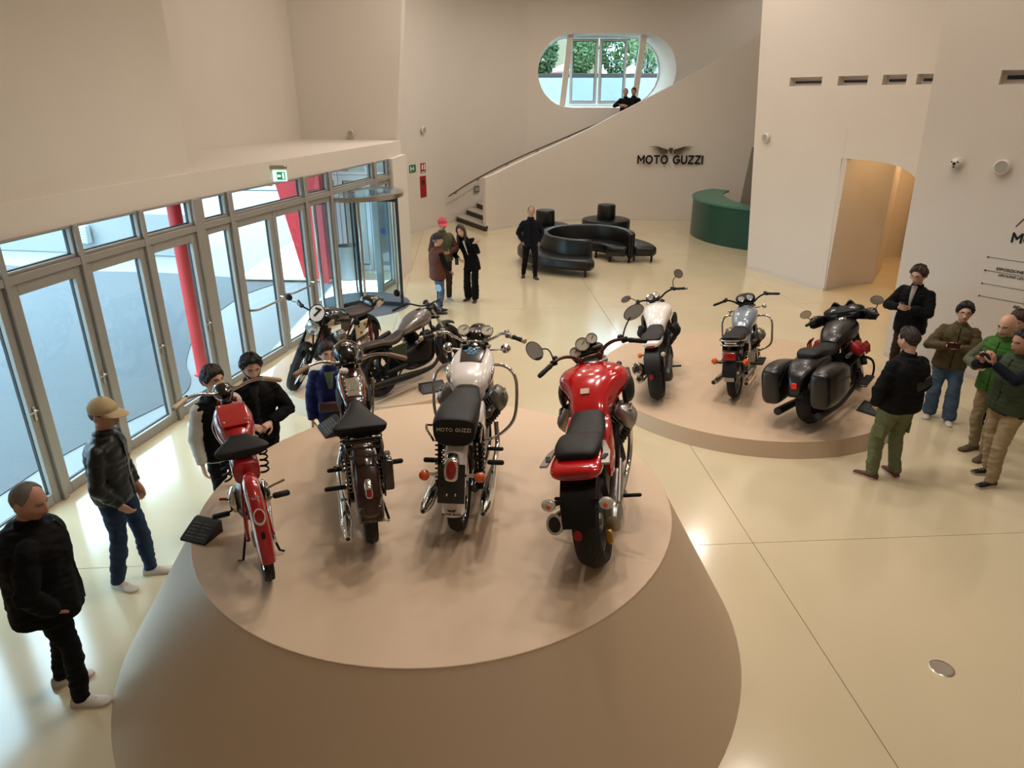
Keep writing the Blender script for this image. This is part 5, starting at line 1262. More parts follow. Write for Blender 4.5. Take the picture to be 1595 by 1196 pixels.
# ================================================================== motorcycles on the low right podium
# --- white naked twin
b = Bike('naked_motorcycle', 'white naked motorcycle with black seat and stacked exhaust on the low right podium', (2.02, 8.83, .209), 16, 10, 25, 1.08, .92, 25, .08, .2)
b.wheel(0, .325, .175, 'cast', MBLACK, disc=1); b.wheel(1.49, .31, .12, 'cast', MBLACK, st=True, disc=2)
b.p('rear_hugger', MB().xl([(-.30, .56, .085, .012, .012, 6), (-.25, .62, .09, .012, .014, 6), (-.1, .675, .09, .014, .016, 5), (.1, .685, .09, .014, .016, 5), (.25, .65, .085, .012, .014, 5)], 16, 2), MBLACK)
b.p('number_plate_holder', MB().loft([[V(-.18, .085, .74), V(-.18, -.085, .74), V(-.14, -.085, .74), V(-.14, .085, .74)], [V(-.42, .10, .64), V(-.42, -.10, .64), V(-.38, -.10, .63), V(-.38, .10, .63)], [V(-.46, .09, .52), V(-.46, -.09, .52), V(-.44, -.085, .52), V(-.44, .085, .52)]]), MBLACK)
b.p('red_dot', MB().lathe([(0, 0), (.03, 0), (.03, .003), (0, .003)], 20, mx=axis_mx((-.318, .03, .42), (-1, 0, .3))), DOTRED)
tail = b.p('tail_fairing', MB().xl([(-.34, .78, .07, .02, .03, 3), (-.3, .785, .11, .035, .05, 3), (-.1, .78, .135, .045, .06, 3), (.15, .75, .13, .04, .07, 3), (.3, .72, .11, .05, .08, 3)], 22, 3), WHITEG)
tl = b.p('tail_light', MB().loft([[V(-.335, .07, .80), V(-.335, -.07, .80), V(-.315, -.07, .80), V(-.315, .07, .80)], [V(-.345, .045, .74), V(-.345, -.045, .74), V(-.31, -.045, .74), V(-.31, .045, .74)]]), REDL, tail)
for sd in (-1, 1): b.indicator((-.32, sd*.06, .66), (-.34, sd*.15, .66), .03, (-1, 0, 0), ORANGE if sd > 0 else CLEARL, MBLACK)
b.p('pillion_seat', MB().xl([(-.26, .82, .07, .02, .03, 3), (-.22, .825, .12, .03, .03, 2.8), (-.05, .83, .14, .035, .04, 2.8), (.10, .82, .135, .03, .04, 2.8), (.16, .80, .12, .02, .03, 2.8)], 22, 3), SEATM)
b.p('rider_seat', MB().xl([(.12, .785, .12, .03, .04, 3), (.18, .775, .13, .035, .05, 3), (.34, .77, .125, .045, .05, 3), (.47, .785, .105, .05, .05, 3), (.55, .80, .08, .04, .04, 3)], 22, 3), SEATM)
tk = b.p('fuel_tank', MB().xl([(.48, .79, .10, .05, .14, 3), (.54, .82, .13, .08, .16, 2.8), (.66, .87, .155, .10, .16, 2.6), (.78, .90, .19, .11, .14, 2.6), (.90, .91, .205, .11, .13, 2.5), (1.0, .91, .19, .105, .11, 2.5), (1.08, .905, .13, .08, .09, 2.4), (1.13, .90, .07, .05, .06, 2.4)], 30, 4), WHITEG)
b.p('filler_cap', MB().lathe([(.045, 0), (.045, .008), (.036, .014), (0, .015)], 24, mx=axis_mx((1.0, 0, 1.012), (.1, 0, 1))), ALUS, tk)
for sd in (-1, 1): b.p('tank_shroud', MB().xl([(.80, .76, .015, .06, .08, 2.5, sd*.20), (.92, .76, .03, .09, .11, 2.5, sd*.225), (1.04, .76, .03, .08, .10, 2.5, sd*.225), (1.12, .76, .012, .05, .06, 2.5, sd*.2)], 14, 3), MBLACK, tk)
b.vtwin(.78, .42, ALUD, ALUD, MBLACK, .32, .085)
b.p('shaft_swingarm', MB().xl([(-.06, .325, .05, .06, .06, 2.6, -.15), (.02, .33, .07, .09, .09, 2.6, -.15), (.14, .36, .05, .065, .06, 3, -.155), (.42, .42, .05, .05, .05, 3, -.15)], 16, 3), ALUD)
b.pipe('silencer', [(.86, .15, .30), (.6, .17, .24), (.35, .19, .28), (.1, .20, .38), (-.1, .205, .45), (-.26, .21, .50)], [.028, .03, .05, .075, .075, .07], MBLACK, 18)
for k, (z, y, r) in enumerate(((.505, .21, .068), (.39, .195, .05))):
    o = b.p('exhaust_outlet', MB().tube([(-.16, y, z-.03), (-.28, y, z)], r, 20), ALUS)
    b.p('outlet_ring', MB().lathe([(r*.45, .002), (r*.5, .008), (r*.9, .006), (r*.98, .0)], 20, mx=axis_mx((-.28, y, z), (-1, 0, .25))), CHROME, o)
    b.p('outlet_hole', MB().lathe([(0, .004), (r*.45, .004), (r*.45, 0), (0, 0)], 16, mx=axis_mx((-.28, y, z), (-1, 0, .25))), GASKET, o)
for sd in (-1, 1): b.p('footpeg_hanger', MB().tube([(.4, sd*.15, .44), (.34, sd*.2, .34)], .014, 8), ALUS); b.peg((.33, sd*.19, .335), sd, .11, .014, MBLACK)
b.p('side_stand', MB().tube([(.6, .12, .24), (.56, .26, .06)], .013, 8), MBLACK)
b.p('frame', MB().tube(spline([(1.08, .07, .86), (.95, .14, .72), (.6, .15, .6), (.42, .13, .42)], 5), .022, 8).tube(spline([(1.08, -.07, .86), (.95, -.14, .72), (.6, -.15, .6), (.42, -.13, .42)], 5), .022, 8), MBLACK)
b.fork(1.49, .31, (1.13, .99), .1, .024, MBLACK, MBLACK); b.fender(1.49, .31, .335, .14, 30, 160, WHITEG, .02, .03, st=True, name='front_mudguard')
b.headlamp((1.34, 0, .92), .09, (1, 0, -.06), WHITEG, CHROME, depth=.13)
b.p('instrument_pod', MB().xl([(1.13, 1.03, .09, .03, .04, 3), (1.19, 1.06, .10, .04, .05, 2.8), (1.27, 1.04, .09, .05, .06, 2.4)], 18, 3), MBLACK, st=True)
b.gauge((1.15, .045, 1.085), .045, (-.8, 0, .6), dm=DIALB); b.gauge((1.15, -.05, 1.085), .04, (-.8, 0, .6), dm=DIALW)
hb = b.bars([(1.06, 0, 1.05), (1.06, .08, 1.05), (1.03, .17, 1.10), (.98, .27, 1.12), (.88, .42, 1.09)], MBLACK, .0135, RUBBER, .12, .0185, True, MBLACK, ends=ALUS)
b.mirror((.98, .28, 1.13), (1.02, .42, 1.22), MBLACK, .075, .045, .1, mid=(1.0, .34, 1.2)); b.mirror((.98, -.28, 1.13), (1.04, -.42, 1.29), MBLACK, .06, .075, .5, mid=(1.02, -.31, 1.23))

# --- pale blue grey tourer with crash bars
b = Bike('touring_motorcycle', 'pale blue-grey motorcycle with chrome crash bars and orange indicators on the low right podium', (3.09, 8.88, .209), 27, 8, 15, 1.04, .92, 27, .05, .25)
b.wheel(0, .32, .115, 'cast', ALU, disc=1); b.wheel(1.43, .315, .10, 'cast', ALU, st=True, disc=2)
b.fender(0, .32, .35, .15, 45, 176, MBLACK, .02, .03, name='rear_mudguard'); b.fender(1.43, .315, .345, .12, 25, 165, GREYBL, .02, .03, st=True, name='front_mudguard')
b.p('number_plate_bracket', MB().box((-.395, 0, .50), (.012, .18, .17), rot=(0, .1, 0), bev=.004), MBLACK)
b.p('reflector_plate', MB().box((-.395, 0, .385), (.014, .13, .05), bev=.004), ALUS)
tl = b.p('tail_lamp', MB().box((-.38, 0, .65), (.09, .18, .10), bev=.015, seg=2), MBLACK); b.p('tail_lens', MB().box((-.43, 0, .65), (.03, .165, .085), bev=.012, seg=2), REDL, tl)
for sd in (-1, 1): b.indicator((-.34, sd*.07, .58), (-.36, sd*.2, .58), .042, (-1, 0, 0), ORANGE, CHROME)
b.p('seat', MB().xl([(-.24, .80, .11, .04, .05, 3.2), (-.22, .805, .135, .055, .06, 3.2), (-.08, .81, .14, .055, .06, 3), (.1, .81, .14, .05, .06, 3), (.18, .785, .135, .04, .05, 3), (.36, .78, .125, .04, .05, 2.8), (.5, .79, .09, .035, .04, 2.6)], 24, 3), SEATM)
rl = b.p('seat_rail', MB().tube(spline([(.12, .15, .79), (-.1, .165, .80), (-.28, .13, .82), (-.32, 0, .825), (-.28, -.13, .82), (-.1, -.165, .80), (.12, -.15, .79)], 5), .010, 8).tube(spline([(-.2, .145, .74), (-.30, .11, .76), (-.335, 0, .765), (-.30, -.11, .76), (-.2, -.145, .74)], 5), .010, 8), CHROME)
b.p('tail_badge', MB().box((-.325, 0, .795), (.006, .15, .022), bev=.002), CHROME, rl)
tk = b.p('fuel_tank', MB().xl([(.46, .80, .09, .04, .06, 3), (.54, .83, .13, .08, .10, 2.8), (.7, .87, .16, .10, .13, 3), (.86, .89, .17, .10, .13, 3), (.98, .90, .14, .09, .11, 2.8), (1.06, .895, .08, .05, .06, 2.5)], 26, 4), GREYBL)
b.p('filler_lid', MB().box((.92, 0, .997), (.1, .09, .012), rot=(0, -.05, 0), bev=.006), GREYBL, tk)
for sd in (-1, 1):
    b.p('side_panel', MB().xl([(.12, .60, .012, .07, .09, 3, sd*.12), (.18, .61, .025, .1, .11, 3.2, sd*.125), (.42, .62, .025, .11, .11, 3.2, sd*.125), (.48, .62, .012, .09, .09, 3, sd*.12)], 14, 2), GREYBL)
    b.shock((.0, sd*.15, .33), (.09, sd*.145, .70), .03, MBLACK, CHROME, 9)
    b.p('crash_bar', MB().tube(spline([(1.04, sd*.06, .82), (1.0, sd*.26, .84), (.97, sd*.34, .78), (.95, sd*.35, .62), (.93, sd*.33, .47), (.88, sd*.2, .40), (.86, sd*.1, .38)], 6), .014, 10), CHROME)
    b.pipe('silencer', [(.95, sd*.16, .40), (.86, sd*.18, .24), (.6, sd*.18, .22), (.3, sd*.19, .25), (0, sd*.2, .28), (-.22, sd*.205, .31), (-.36, sd*.21, .33)], [.02, .02, .022, .034, .04, .04, .036], CHROME)
    b.peg((.2, sd*.18, .42), sd, .1, .016)
    b.p('foot_board', MB().box((.6, sd*.25, .33), (.3, .1, .03), bev=.012), RUBBER)
b.vtwin(.78, .40, ALU, ALUD, ALU, .28, .075)
b.p('frame', MB().tube(spline([(1.06, .06, .86), (1.04, .1, .5), (.93, .11, .26), (.5, .11, .24), (.2, .11, .34), (.05, .11, .68)], 5), .015, 8).tube(spline([(1.06, -.06, .86), (1.04, -.1, .5), (.93, -.11, .26), (.5, -.11, .24), (.2, -.11, .34), (.05, -.11, .68)], 5), .015, 8), GBLACK)
b.p('swingarm', MB().tube([(.42, .11, .34), (0, .11, .32)], .024, 10).tube([(.42, -.11, .34), (0, -.11, .32)], .034, 10), ALU)
b.p('side_stand', MB().tube([(.6, .1, .24), (.56, .24, .05)], .012, 8), MBLACK)
b.fork(1.43, .315, (1.04, .99), .09, .019, CHROME, ALU)
b.p('instrument_pod', MB().xl([(1.02, 1.05, .12, .03, .05, 3), (1.06, 1.07, .135, .055, .07, 2.8), (1.14, 1.06, .135, .085, .1, 2.6), (1.22, 1.03, .115, .09, .1, 2.3)], 22, 3), MBLACK, st=True)
b.gauge((1.02, .06, 1.095), .045, (-.8, 0, .6), dm=DIALB); b.gauge((1.02, -.06, 1.095), .045, (-.8, 0, .6), dm=DIALB)
b.headlamp((1.24, 0, 1.0), .1, (1, 0, -.03), MBLACK, CHROME, depth=.1)
hb = b.bars([(1.0, 0, 1.02), (1.0, .09, 1.02), (.98, .18, 1.09), (.93, .28, 1.13), (.83, .44, 1.12)], MBLACK, .0125, RUBBER, .13, .018, True, MBLACK)
for sd in (-1, 1): b.indicator((1.04, sd*.1, .93), (1.03, sd*.24, .93), .032, (1, 0, 0), ORANGE, CHROME, True)

# --- big black bagger
b = Bike('bagger_motorcycle', 'huge matt black touring motorcycle with hard side cases and red cylinder heads', (3.82, 8.05, .212), 43, 10, 17, 1.2, .92, 30, .06, 0)
b.wheel(0, .335, .18, 'cast', MBLACK, disc=1, spokes=7); b.wheel(1.68, .345, .13, 'cast', MBLACK, st=True, disc=2, spokes=7)
b.p('rear_mudguard', MB().xl([(-.52, .58, .06, .03, .08, 3), (-.46, .66, .10, .05, .10, 2.8), (-.3, .73, .16, .075, .10, 2.6), (-.05, .77, .17, .075, .10, 2.6), (.2, .76, .16, .06, .10, 2.8), (.35, .72, .12, .05, .10, 2.8)], 24, 4), CARBON)
tl = b.p('tail_light', MB().box((-.535, 0, .60), (.02, .075, .06), rot=(0, .25, 0), bev=.01), mat('lit_red_lens', '#b00d12', .2, coat=.5, emit=('#d01014', .25), bump=(160, .05)))
b.p('rear_valance', MB().box((-.46, 0, .50), (.05, .2, .08), rot=(0, .3, 0), bev=.015), MBLACK)
for sd in (-1, 1):
    cs = b.p('side_case', MB().xl([(-.56, .56, .04, .12, .12, 3.4, sd*.295), (-.53, .56, .11, .19, .18, 3.8, sd*.295), (-.35, .57, .135, .215, .20, 4, sd*.305), (-.1, .57, .135, .205, .19, 4, sd*.31), (.14, .56, .11, .16, .16, 3.6, sd*.305), (.28, .54, .05, .09, .09, 3, sd*.29)], 26, 4), CARBON)
    b.p('case_lid_seam', MB().tube(spline([(-.54, sd*.395, .56), (-.35, sd*.437, .60), (-.1, sd*.447, .61), (.12, sd*.417, .58), (.22, sd*.35, .55)], 5), .006, 6), GASKET, cs)
    b.p('case_latch', MB().box((-.2, sd*.30, .755), (.26, .07, .012), rot=(0, .02, 0), bev=.004), MBLACK, cs)
    b.p('case_strip', MB().loft([[V(-.53, sd*.165, .62), V(-.53, sd*.2, .60), V(-.53, sd*.2, .57), V(-.53, sd*.165, .58)], [V(-.3, sd*.175, .755), V(-.3, sd*.21, .74), V(-.3, sd*.21, .72), V(-.3, sd*.175, .73)], [V(.1, sd*.165, .785), V(.1, sd*.2, .775), V(.1, sd*.2, .755), V(.1, sd*.165, .765)]]), MBLACK, cs)
b.p('seat', MB().xl([(-.16, .85, .07, .02, .04, 3), (-.12, .855, .13, .045, .06, 2.8), (.02, .86, .165, .055, .07, 2.6), (.16, .84, .17, .05, .07, 2.6), (.26, .80, .15, .05, .06, 2.6), (.42, .785, .15, .05, .06, 2.6), (.56, .80, .12, .05, .05, 2.6), (.66, .82, .08, .04, .04, 2.6)], 24, 3), SEATM)
tk = b.p('fuel_tank', MB().xl([(.58, .82, .09, .05, .10, 2.6), (.66, .86, .14, .08, .13, 2.6), (.82, .90, .19, .10, .15, 2.5), (1.0, .93, .215, .11, .16, 2.5), (1.14, .94, .19, .11, .14, 2.5), (1.24, .94, .12, .08, .1, 2.4)], 26, 4), CARBON)
b.p('tank_label', MB().box((.86, .0, 1.0), (.022, .07, .003), rot=(0, -.22, 0)), WHITEPL, tk)
b.p('filler_cap', MB().lathe([(.05, 0), (.05, .012), (.03, .025), (0, .026)], 24, mx=axis_mx((1.08, 0, 1.045), (-.1, 0, 1))), CHROME, tk)
b.vtwin(.92, .44, MBLACK, MBLACK, REDENG, .36, .095)
for sd in (-1, 1):
    for k in range(3): b.p('red_fin', MB().tube([(.83+.06*k, sd*.335, .80), (.84+.06*k, sd*.375, .74), (.84+.06*k, sd*.375, .66)], .011, 6), REDENG)
    b.pipe('silencer', [(1.05, sd*.2, .4), (1.0, sd*.2, .25), (.6, sd*.22, .2), (.2, sd*.24, .21), (-.2, sd*.25, .24), (-.44, sd*.25, .26)], [.025, .025, .03, .045, .05, .05], MBLACK, 16)
    b.p('foot_board', MB().box((.98, sd*.33, .30), (.34, .12, .03), rot=(0, -.15, 0), bev=.012), ALUD)
    b.p('foot_board_pad', MB().box((.98, sd*.33, .32), (.28, .09, .015), rot=(0, -.15, 0), bev=.005), RUBBER)
    b.p('crash_bar', MB().tube(spline([(1.2, sd*.08, .55), (1.2, sd*.32, .52), (1.18, sd*.36, .38), (1.12, sd*.3, .24), (1.05, sd*.12, .22)], 5), .015, 8), MBLACK)
b.p('frame', MB().tube(spline([(1.24, .06, .9), (1.2, .12, .5), (1.05, .13, .24), (.5, .13, .22), (.2, .13, .36)], 5), .02, 8).tube(spline([(1.24, -.06, .9), (1.2, -.12, .5), (1.05, -.13, .24), (.5, -.13, .22), (.2, -.13, .36)], 5), .02, 8), MBLACK)
b.p('swingarm', MB().tube([(.45, .13, .34), (0, .13, .335)], .03, 10).tube([(.45, -.13, .34), (0, -.13, .335)], .04, 10), MBLACK)
b.fork(1.68, .345, (1.24, 1.0), .11, .024, MBLACK, MBLACK); b.fender(1.68, .345, .37, .17, 10, 180, CARBON, .03, .05, st=True, name='front_mudguard')
# batwing fairing: shell with twin dial binnacle
fs = MB(); rings = []
for k in range(25):
    u = -1+2*k/24; y = .39*u; xx = 1.40-.26*abs(u)**1.7; top = 1.16-.16*abs(u)**2.2+(.10*math.exp(-((abs(u)-.26)/.17)**2)); bot = .98-.02*abs(u)
    if abs(u) > .95: top = bot+.10
    rings.append([V(xx, y, bot), V(xx+.03, y, (top+bot)/2), V(xx-.04, y, top), V(xx-.075, y, top-.012), V(xx-.02, y, (top+bot)/2), V(xx-.04, y, bot)])
b.p('fairing', fs.loft(rings), CARBON, st=True)
b.p('dashboard', MB().xl([(1.2, 1.06, .20, .06, .05, 3), (1.26, 1.09, .25, .09, .08, 3), (1.36, 1.08, .26, .10, .1, 3)], 22, 2), MBLACK, st=True)
for sd in (-1, 1):
    b.gauge((1.225, sd*.115, 1.135), .075, (-.85, 0, .5), dm=DIALB, rim=MBLACK)
    b.p('dial_centre', MB().lathe([(0, .004), (.035, .004), (.035, .002), (0, .002)], 20, mx=axis_mx((1.224, sd*.115, 1.136), (-.85, 0, .5))), DIALW, st=True)
    b.p('fairing_pod', MB().xl([(.97, 1.03, .03, .03, .03, 3, sd*.37), (1.04, 1.04, .065, .055, .055, 3, sd*.355), (1.15, 1.05, .08, .075, .075, 3, sd*.335), (1.26, 1.05, .06, .06, .06, 3, sd*.315)], 16, 2), MBLACK, st=True)
    for q in (0, 1): b.p('pod_dial', MB().lathe([(.026, 0), (.03, .006), (.034, .0)], 18, mx=axis_mx((1.03+.07*q, sd*(.36-.025*q), 1.098+.018*q), (-.5, 0, .85))), CHROME, st=True)
hb = b.bars([(1.12, 0, 1.06), (1.12, .1, 1.06), (1.08, .2, 1.11), (1.02, .27, 1.12), (.88, .43, 1.07)], MBLACK, .014, RUBBER, .13, .019, True, MBLACK)
b.mirror((1.08, .37, 1.1), (1.04, .44, 1.19), MBLACK, .075, .055, .2, mid=(1.07, .42, 1.13)); b.mirror((1.08, -.37, 1.1), (1.1, -.43, 1.22), MBLACK, .08, .06, -.3, mid=(1.09, -.42, 1.14))
b.headlamp((1.44, 0, .94), .1, (1, 0, -.06), MBLACK, MBLACK, depth=.12)
b.p('side_stand', MB().tube([(.8, .14, .24), (.76, .31, .065)], .014, 8), MBLACK)

# ================================================================== motorcycles on the low left podium
# --- cafe racer with number seven
b = Bike('cafe_racer_motorcycle', 'black and cream cafe racer with round number 7 plate facing the glass doors', (-2.37, 10.45, .209), -151, 10, 26, 1.05, .90, 26, .06, .1)
b.wheel(0, .32, .13, 'spoke', MBLACK, disc=1); b.wheel(1.45, .325, .11, 'spoke', MBLACK, st=True, disc=1)
b.fender(0, .32, .345, .15, 50, 170, MBLACK, .02, .03, name='rear_mudguard'); b.fender(1.45, .325, .345, .125, 72, 135, MBLACK, .02, .03, st=True, name='front_mudguard')
b.fork(1.45, .325, (1.06, .98), .095, .02, MBLACK, MBLACK)
b.headlamp((1.27, 0, .86), .10, (1, 0, .08), MBLACK, CHROME, depth=.13)
for k, sd in enumerate((-1, 1)): b.p('headlamp_bracket', MB().tube([(1.1, sd*.095, .9), (1.2, sd*.095, .9)], .012, 8), MBLACK, st=True)
npl = b.p('number_plate', MB().lathe([(0, .012), (.09, .008), (.122, 0), (.122, -.006), (0, 0)], 36, mx=axis_mx((1.2, 0, 1.065), (.86, 0, .5)) @ Matrix.Diagonal((.85, 1.0, 1, 1))), WHITEG, st=True)
b.p('plate_edge', MB().tube([axis_mx((1.2, 0, 1.065), (.86, 0, .5)) @ Vector((.122*.85*cos(t), .122*sin(t), 0)) for t in [2*pi*k/36 for k in range(37)]], .007, 6), MBLACK, npl, True)
b.text('number_seven', '7', .17, INK, basis((1.213, 0, 1.078), (0, 1, 0), (-.5, 0, .86)), npl, .006, True)
tk = b.p('fuel_tank', MB().xl([(.46, .80, .09, .05, .06, 2.8), (.54, .82, .125, .08, .09, 2.7), (.7, .86, .16, .11, .12, 2.6), (.86, .885, .17, .11, .13, 2.6), (1.0, .89, .13, .09, .11, 2.5), (1.07, .885, .07, .05, .06, 2.4)], 26, 4), GBLACK)
b.p('tank_strap', MB().xl([(.5, .83, .02, .075, .01, 5), (.7, .865, .022, .112, .01, 5), (.86, .888, .022, .113, .01, 5), (1.0, .892, .02, .092, .01, 5)], 12, 3), SEATB, tk)
b.p('filler_cap', MB().lathe([(.035, 0), (.035, .012), (0, .016)], 20, mx=Matrix.Translation((.86, 0, 1.0))), ALUS, tk)
for sd in (-1, 1):
    b.p('tank_panel', MB().sphere((0, 0, 0), (.12, .008, .06), 20, 8, mx=Matrix.Translation((.9, sd*.155, .86)) @ Matrix.Rotation(sd*-.15, 4, 'X')), CREAM, tk)
    sp = b.p('side_panel', MB().loft([[V(.12, sd*.135, .70), V(.42, sd*.14, .70), V(.36, sd*.14, .46), V(.2, sd*.135, .48)], [V(.13, sd*.15, .69), V(.41, sd*.155, .69), V(.355, sd*.155, .47), V(.205, sd*.15, .49)]]), CREAM)
    for x, z in ((.2, .64), (.34, .64), (.27, .54)): b.p('panel_hole', MB().lathe([(0, 0), (.018, 0), (.018, .003), (0, .003)], 14, mx=axis_mx((x, sd*.156, z), (0, sd, 0))), MBLACK, sp)
    b.shock((.0, sd*.15, .33), (.1, sd*.145, .70), .03, MBLACK, REDENG, 9)
    b.pipe('silencer', [(.95, sd*.18, .44), (.86, sd*.2, .26), (.5, sd*.2, .23), (.1, sd*.21, .30), (-.2, sd*.215, .37), (-.35, sd*.22, .40)], [.02, .02, .024, .042, .044, .036], MBLACK)
b.p('seat', MB().xl([(-.06, .82, .12, .03, .05, 3), (.0, .81, .13, .035, .05, 3), (.22, .79, .13, .035, .05, 3), (.42, .80, .11, .035, .05, 2.8), (.5, .81, .08, .03, .03, 2.6)], 22, 3), SEATB)
cw = b.p('seat_cowl', MB().xl([(-.38, .84, .06, .03, .03, 2.6), (-.34, .85, .10, .06, .05, 2.6), (-.2, .87, .135, .085, .07, 2.6), (-.05, .87, .14, .085, .07, 2.6), (.0, .85, .12, .05, .05, 2.6)], 22, 3), GBLACK)
for sd in (-1, 1): b.p('cowl_number_disc', MB().sphere((0, 0, 0), (.075, .008, .055), 18, 8, mx=Matrix.Translation((-.15, sd*.138, .87))), CREAM, cw)
b.p('tail_lamp', MB().box((-.39, 0, .80), (.04, .09, .05), bev=.01), REDL)
b.vtwin(.78, .42, ALUD, ALUD, ALU, .28, .075)
b.p('frame', MB().tube(spline([(1.06, .06, .86), (1.02, .1, .5), (.92, .11, .28), (.5, .11, .26), (.3, .11, .4), (.05, .12, .70)], 5), .015, 8).tube(spline([(1.06, -.06, .86), (1.02, -.1, .5), (.92, -.11, .28), (.5, -.11, .26), (.3, -.11, .4), (.05, -.12, .70)], 5), .015, 8), REDENG)
hb = b.bars([(1.06, 0, .985), (1.06, .1, .985), (1.04, .2, .99), (1.0, .28, .985), (.86, .38, .96)], MBLACK, .0125, RUBBER, .12, .018, True, MBLACK)
b.gauge((1.1, .06, 1.02), .04, (-.7, 0, .7)); b.gauge((1.1, -.06, 1.02), .04, (-.7, 0, .7))
b.mirror((.93, .39, .97), (.93, .50, 1.0), MBLACK, .05, .05, 0, mid=(.93, .44, .96)); b.mirror((.93, -.39, .97), (.93, -.50, 1.0), MBLACK, .05, .05, 0, mid=(.93, -.44, .96))
b.p('side_stand', MB().tube([(.6, .12, .26), (.56, .26, .055)], .012, 8), MBLACK)

# --- silver bobber
b = Bike('bobber_motorcycle', 'low silver-grey bobber motorcycle with brown seat and fat tyres by the doors', (-1.80, 8.90, .209), 37, 7, 12, 1.1, .86, 28, .02, 0)
b.wheel(0, .33, .15, 'cast', MBLACK, disc=1, spokes=6); b.wheel(1.465, .33, .135, 'cast', MBLACK, st=True, disc=1, spokes=6)
b.fender(0, .33, .36, .17, 60, 150, MBLACK, .02, .03, name='rear_mudguard'); b.fender(1.465, .33, .355, .15, 60, 140, MBLACK, .02, .03, st=True, name='front_mudguard')
b.fork(1.465, .33, (1.06, .99), .1, .022, STEEL, MBLACK, split=.38)
for sd in (-1, 1): b.p('fork_guard', MB().tube([(1.36, sd*.1, .5), (1.27, sd*.1, .66)], .036, 12), OLIVE, st=True)
tk = b.p('fuel_tank', MB().xl([(.48, .76, .05, .03, .04, 2.4), (.56, .79, .10, .06, .08, 2.5), (.72, .84, .155, .10, .12, 2.6), (.88, .87, .17, .12, .13, 2.6), (1.0, .89, .15, .11, .12, 2.5), (1.09, .89, .08, .06, .07, 2.4)], 26, 4), SILVG)
for sd in (-1, 1): b.p('tank_crease', MB().tube(spline([(.56, sd*.102, .80), (.75, sd*.165, .87), (.95, sd*.165, .92), (1.05, sd*.11, .93)], 5), [(.012, .004)]*16, 6), SILVG, tk)
b.p('filler_cap', MB().lathe([(.04, 0), (.04, .01), (0, .014)], 20, mx=Matrix.Translation((.92, 0, .99))), MBLACK, tk)
b.p('seat', MB().xl([(-.22, .74, .05, .015, .025, 3), (-.16, .74, .10, .025, .04, 3), (.05, .73, .125, .035, .05, 3), (.2, .70, .13, .035, .05, 3), (.36, .70, .12, .045, .05, 3), (.48, .745, .09, .05, .05, 2.8), (.56, .79, .06, .03, .03, 2.6)], 22, 3), SEATB)
for sd in (-1, 1):
    b.p('side_panel', MB().loft([[V(.14, sd*.13, .64), V(.46, sd*.145, .66), V(.44, sd*.145, .42), V(.3, sd*.135, .44)], [V(.15, sd*.145, .63), V(.45, sd*.16, .65), V(.43, sd*.16, .43), V(.3, sd*.15, .45)]]), OLIVE)
    b.shock((.0, sd*.16, .34), (.12, sd*.15, .64), .03, MBLACK, MBLACK, 8)
    b.pipe('silencer', [(.98, sd*.2, .5), (1.0, sd*.22, .36), (.86, sd*.22, .22), (.6, sd*.22, .20), (.3, sd*.225, .22), (-.1, sd*.23, .25), (-.34, sd*.235, .27)], [.024, .024, .026, .04, .05, .052, .045], MBLACK, 14)
    b.peg((.48, sd*.17, .34), sd, .1, .015)
b.p('tail_lamp', MB().lathe([(.035, 0), (.03, .02), (0, .026)], 18, mx=axis_mx((-.3, 0, .70), (-1, 0, 0))), REDL)
for sd in (-1, 1): b.indicator((-.26, sd*.05, .66), (-.28, sd*.14, .66), .022, (-1, 0, 0), ORANGE, MBLACK)
b.vtwin(.80, .42, MBLACK, MBLACK, MBLACK, .29, .08)
b.p('frame', MB().tube(spline([(1.06, .06, .84), (1.02, .11, .5), (.92, .12, .28), (.5, .12, .26), (.3, .12, .4), (.05, .12, .66)], 5), .016, 8).tube(spline([(1.06, -.06, .84), (1.02, -.11, .5), (.92, -.12, .28), (.5, -.12, .26), (.3, -.12, .4), (.05, -.12, .66)], 5), .016, 8), MBLACK)
b.p('swingarm', MB().tube([(.42, .12, .34), (0, .12, .33)], .026, 10).tube([(.42, -.12, .34), (0, -.12, .33)], .038, 10), MBLACK)
b.headlamp((1.22, 0, .93), .09, (1, 0, -.04), MBLACK, MBLACK, depth=.11); b.gauge((1.1, 0, 1.06), .045, (-.7, 0, .7), dm=DIALB)
hb = b.bars([(1.05, 0, 1.02), (1.05, .1, 1.03), (1.03, .22, 1.07), (.98, .3, 1.07), (.86, .42, 1.03)], MBLACK, .0125, RUBBER, .12, .018, True, MBLACK)
b.mirror((.98, -.3, 1.08), (.97, -.37, 1.26), MBLACK, .055, .055, 0, mid=(1.0, -.31, 1.17)); b.mirror((.98, .3, 1.08), (.97, .37, 1.26), MBLACK, .055, .055, 0, mid=(1.0, .31, 1.17))
for sd in (-1, 1): b.indicator((1.12, sd*.1, .92), (1.13, sd*.19, .92), .022, (1, 0, 0), ORANGE, MBLACK, True)
b.p('side_stand', MB().tube([(.6, .12, .26), (.56, .26, .055)], .012, 8), MBLACK)
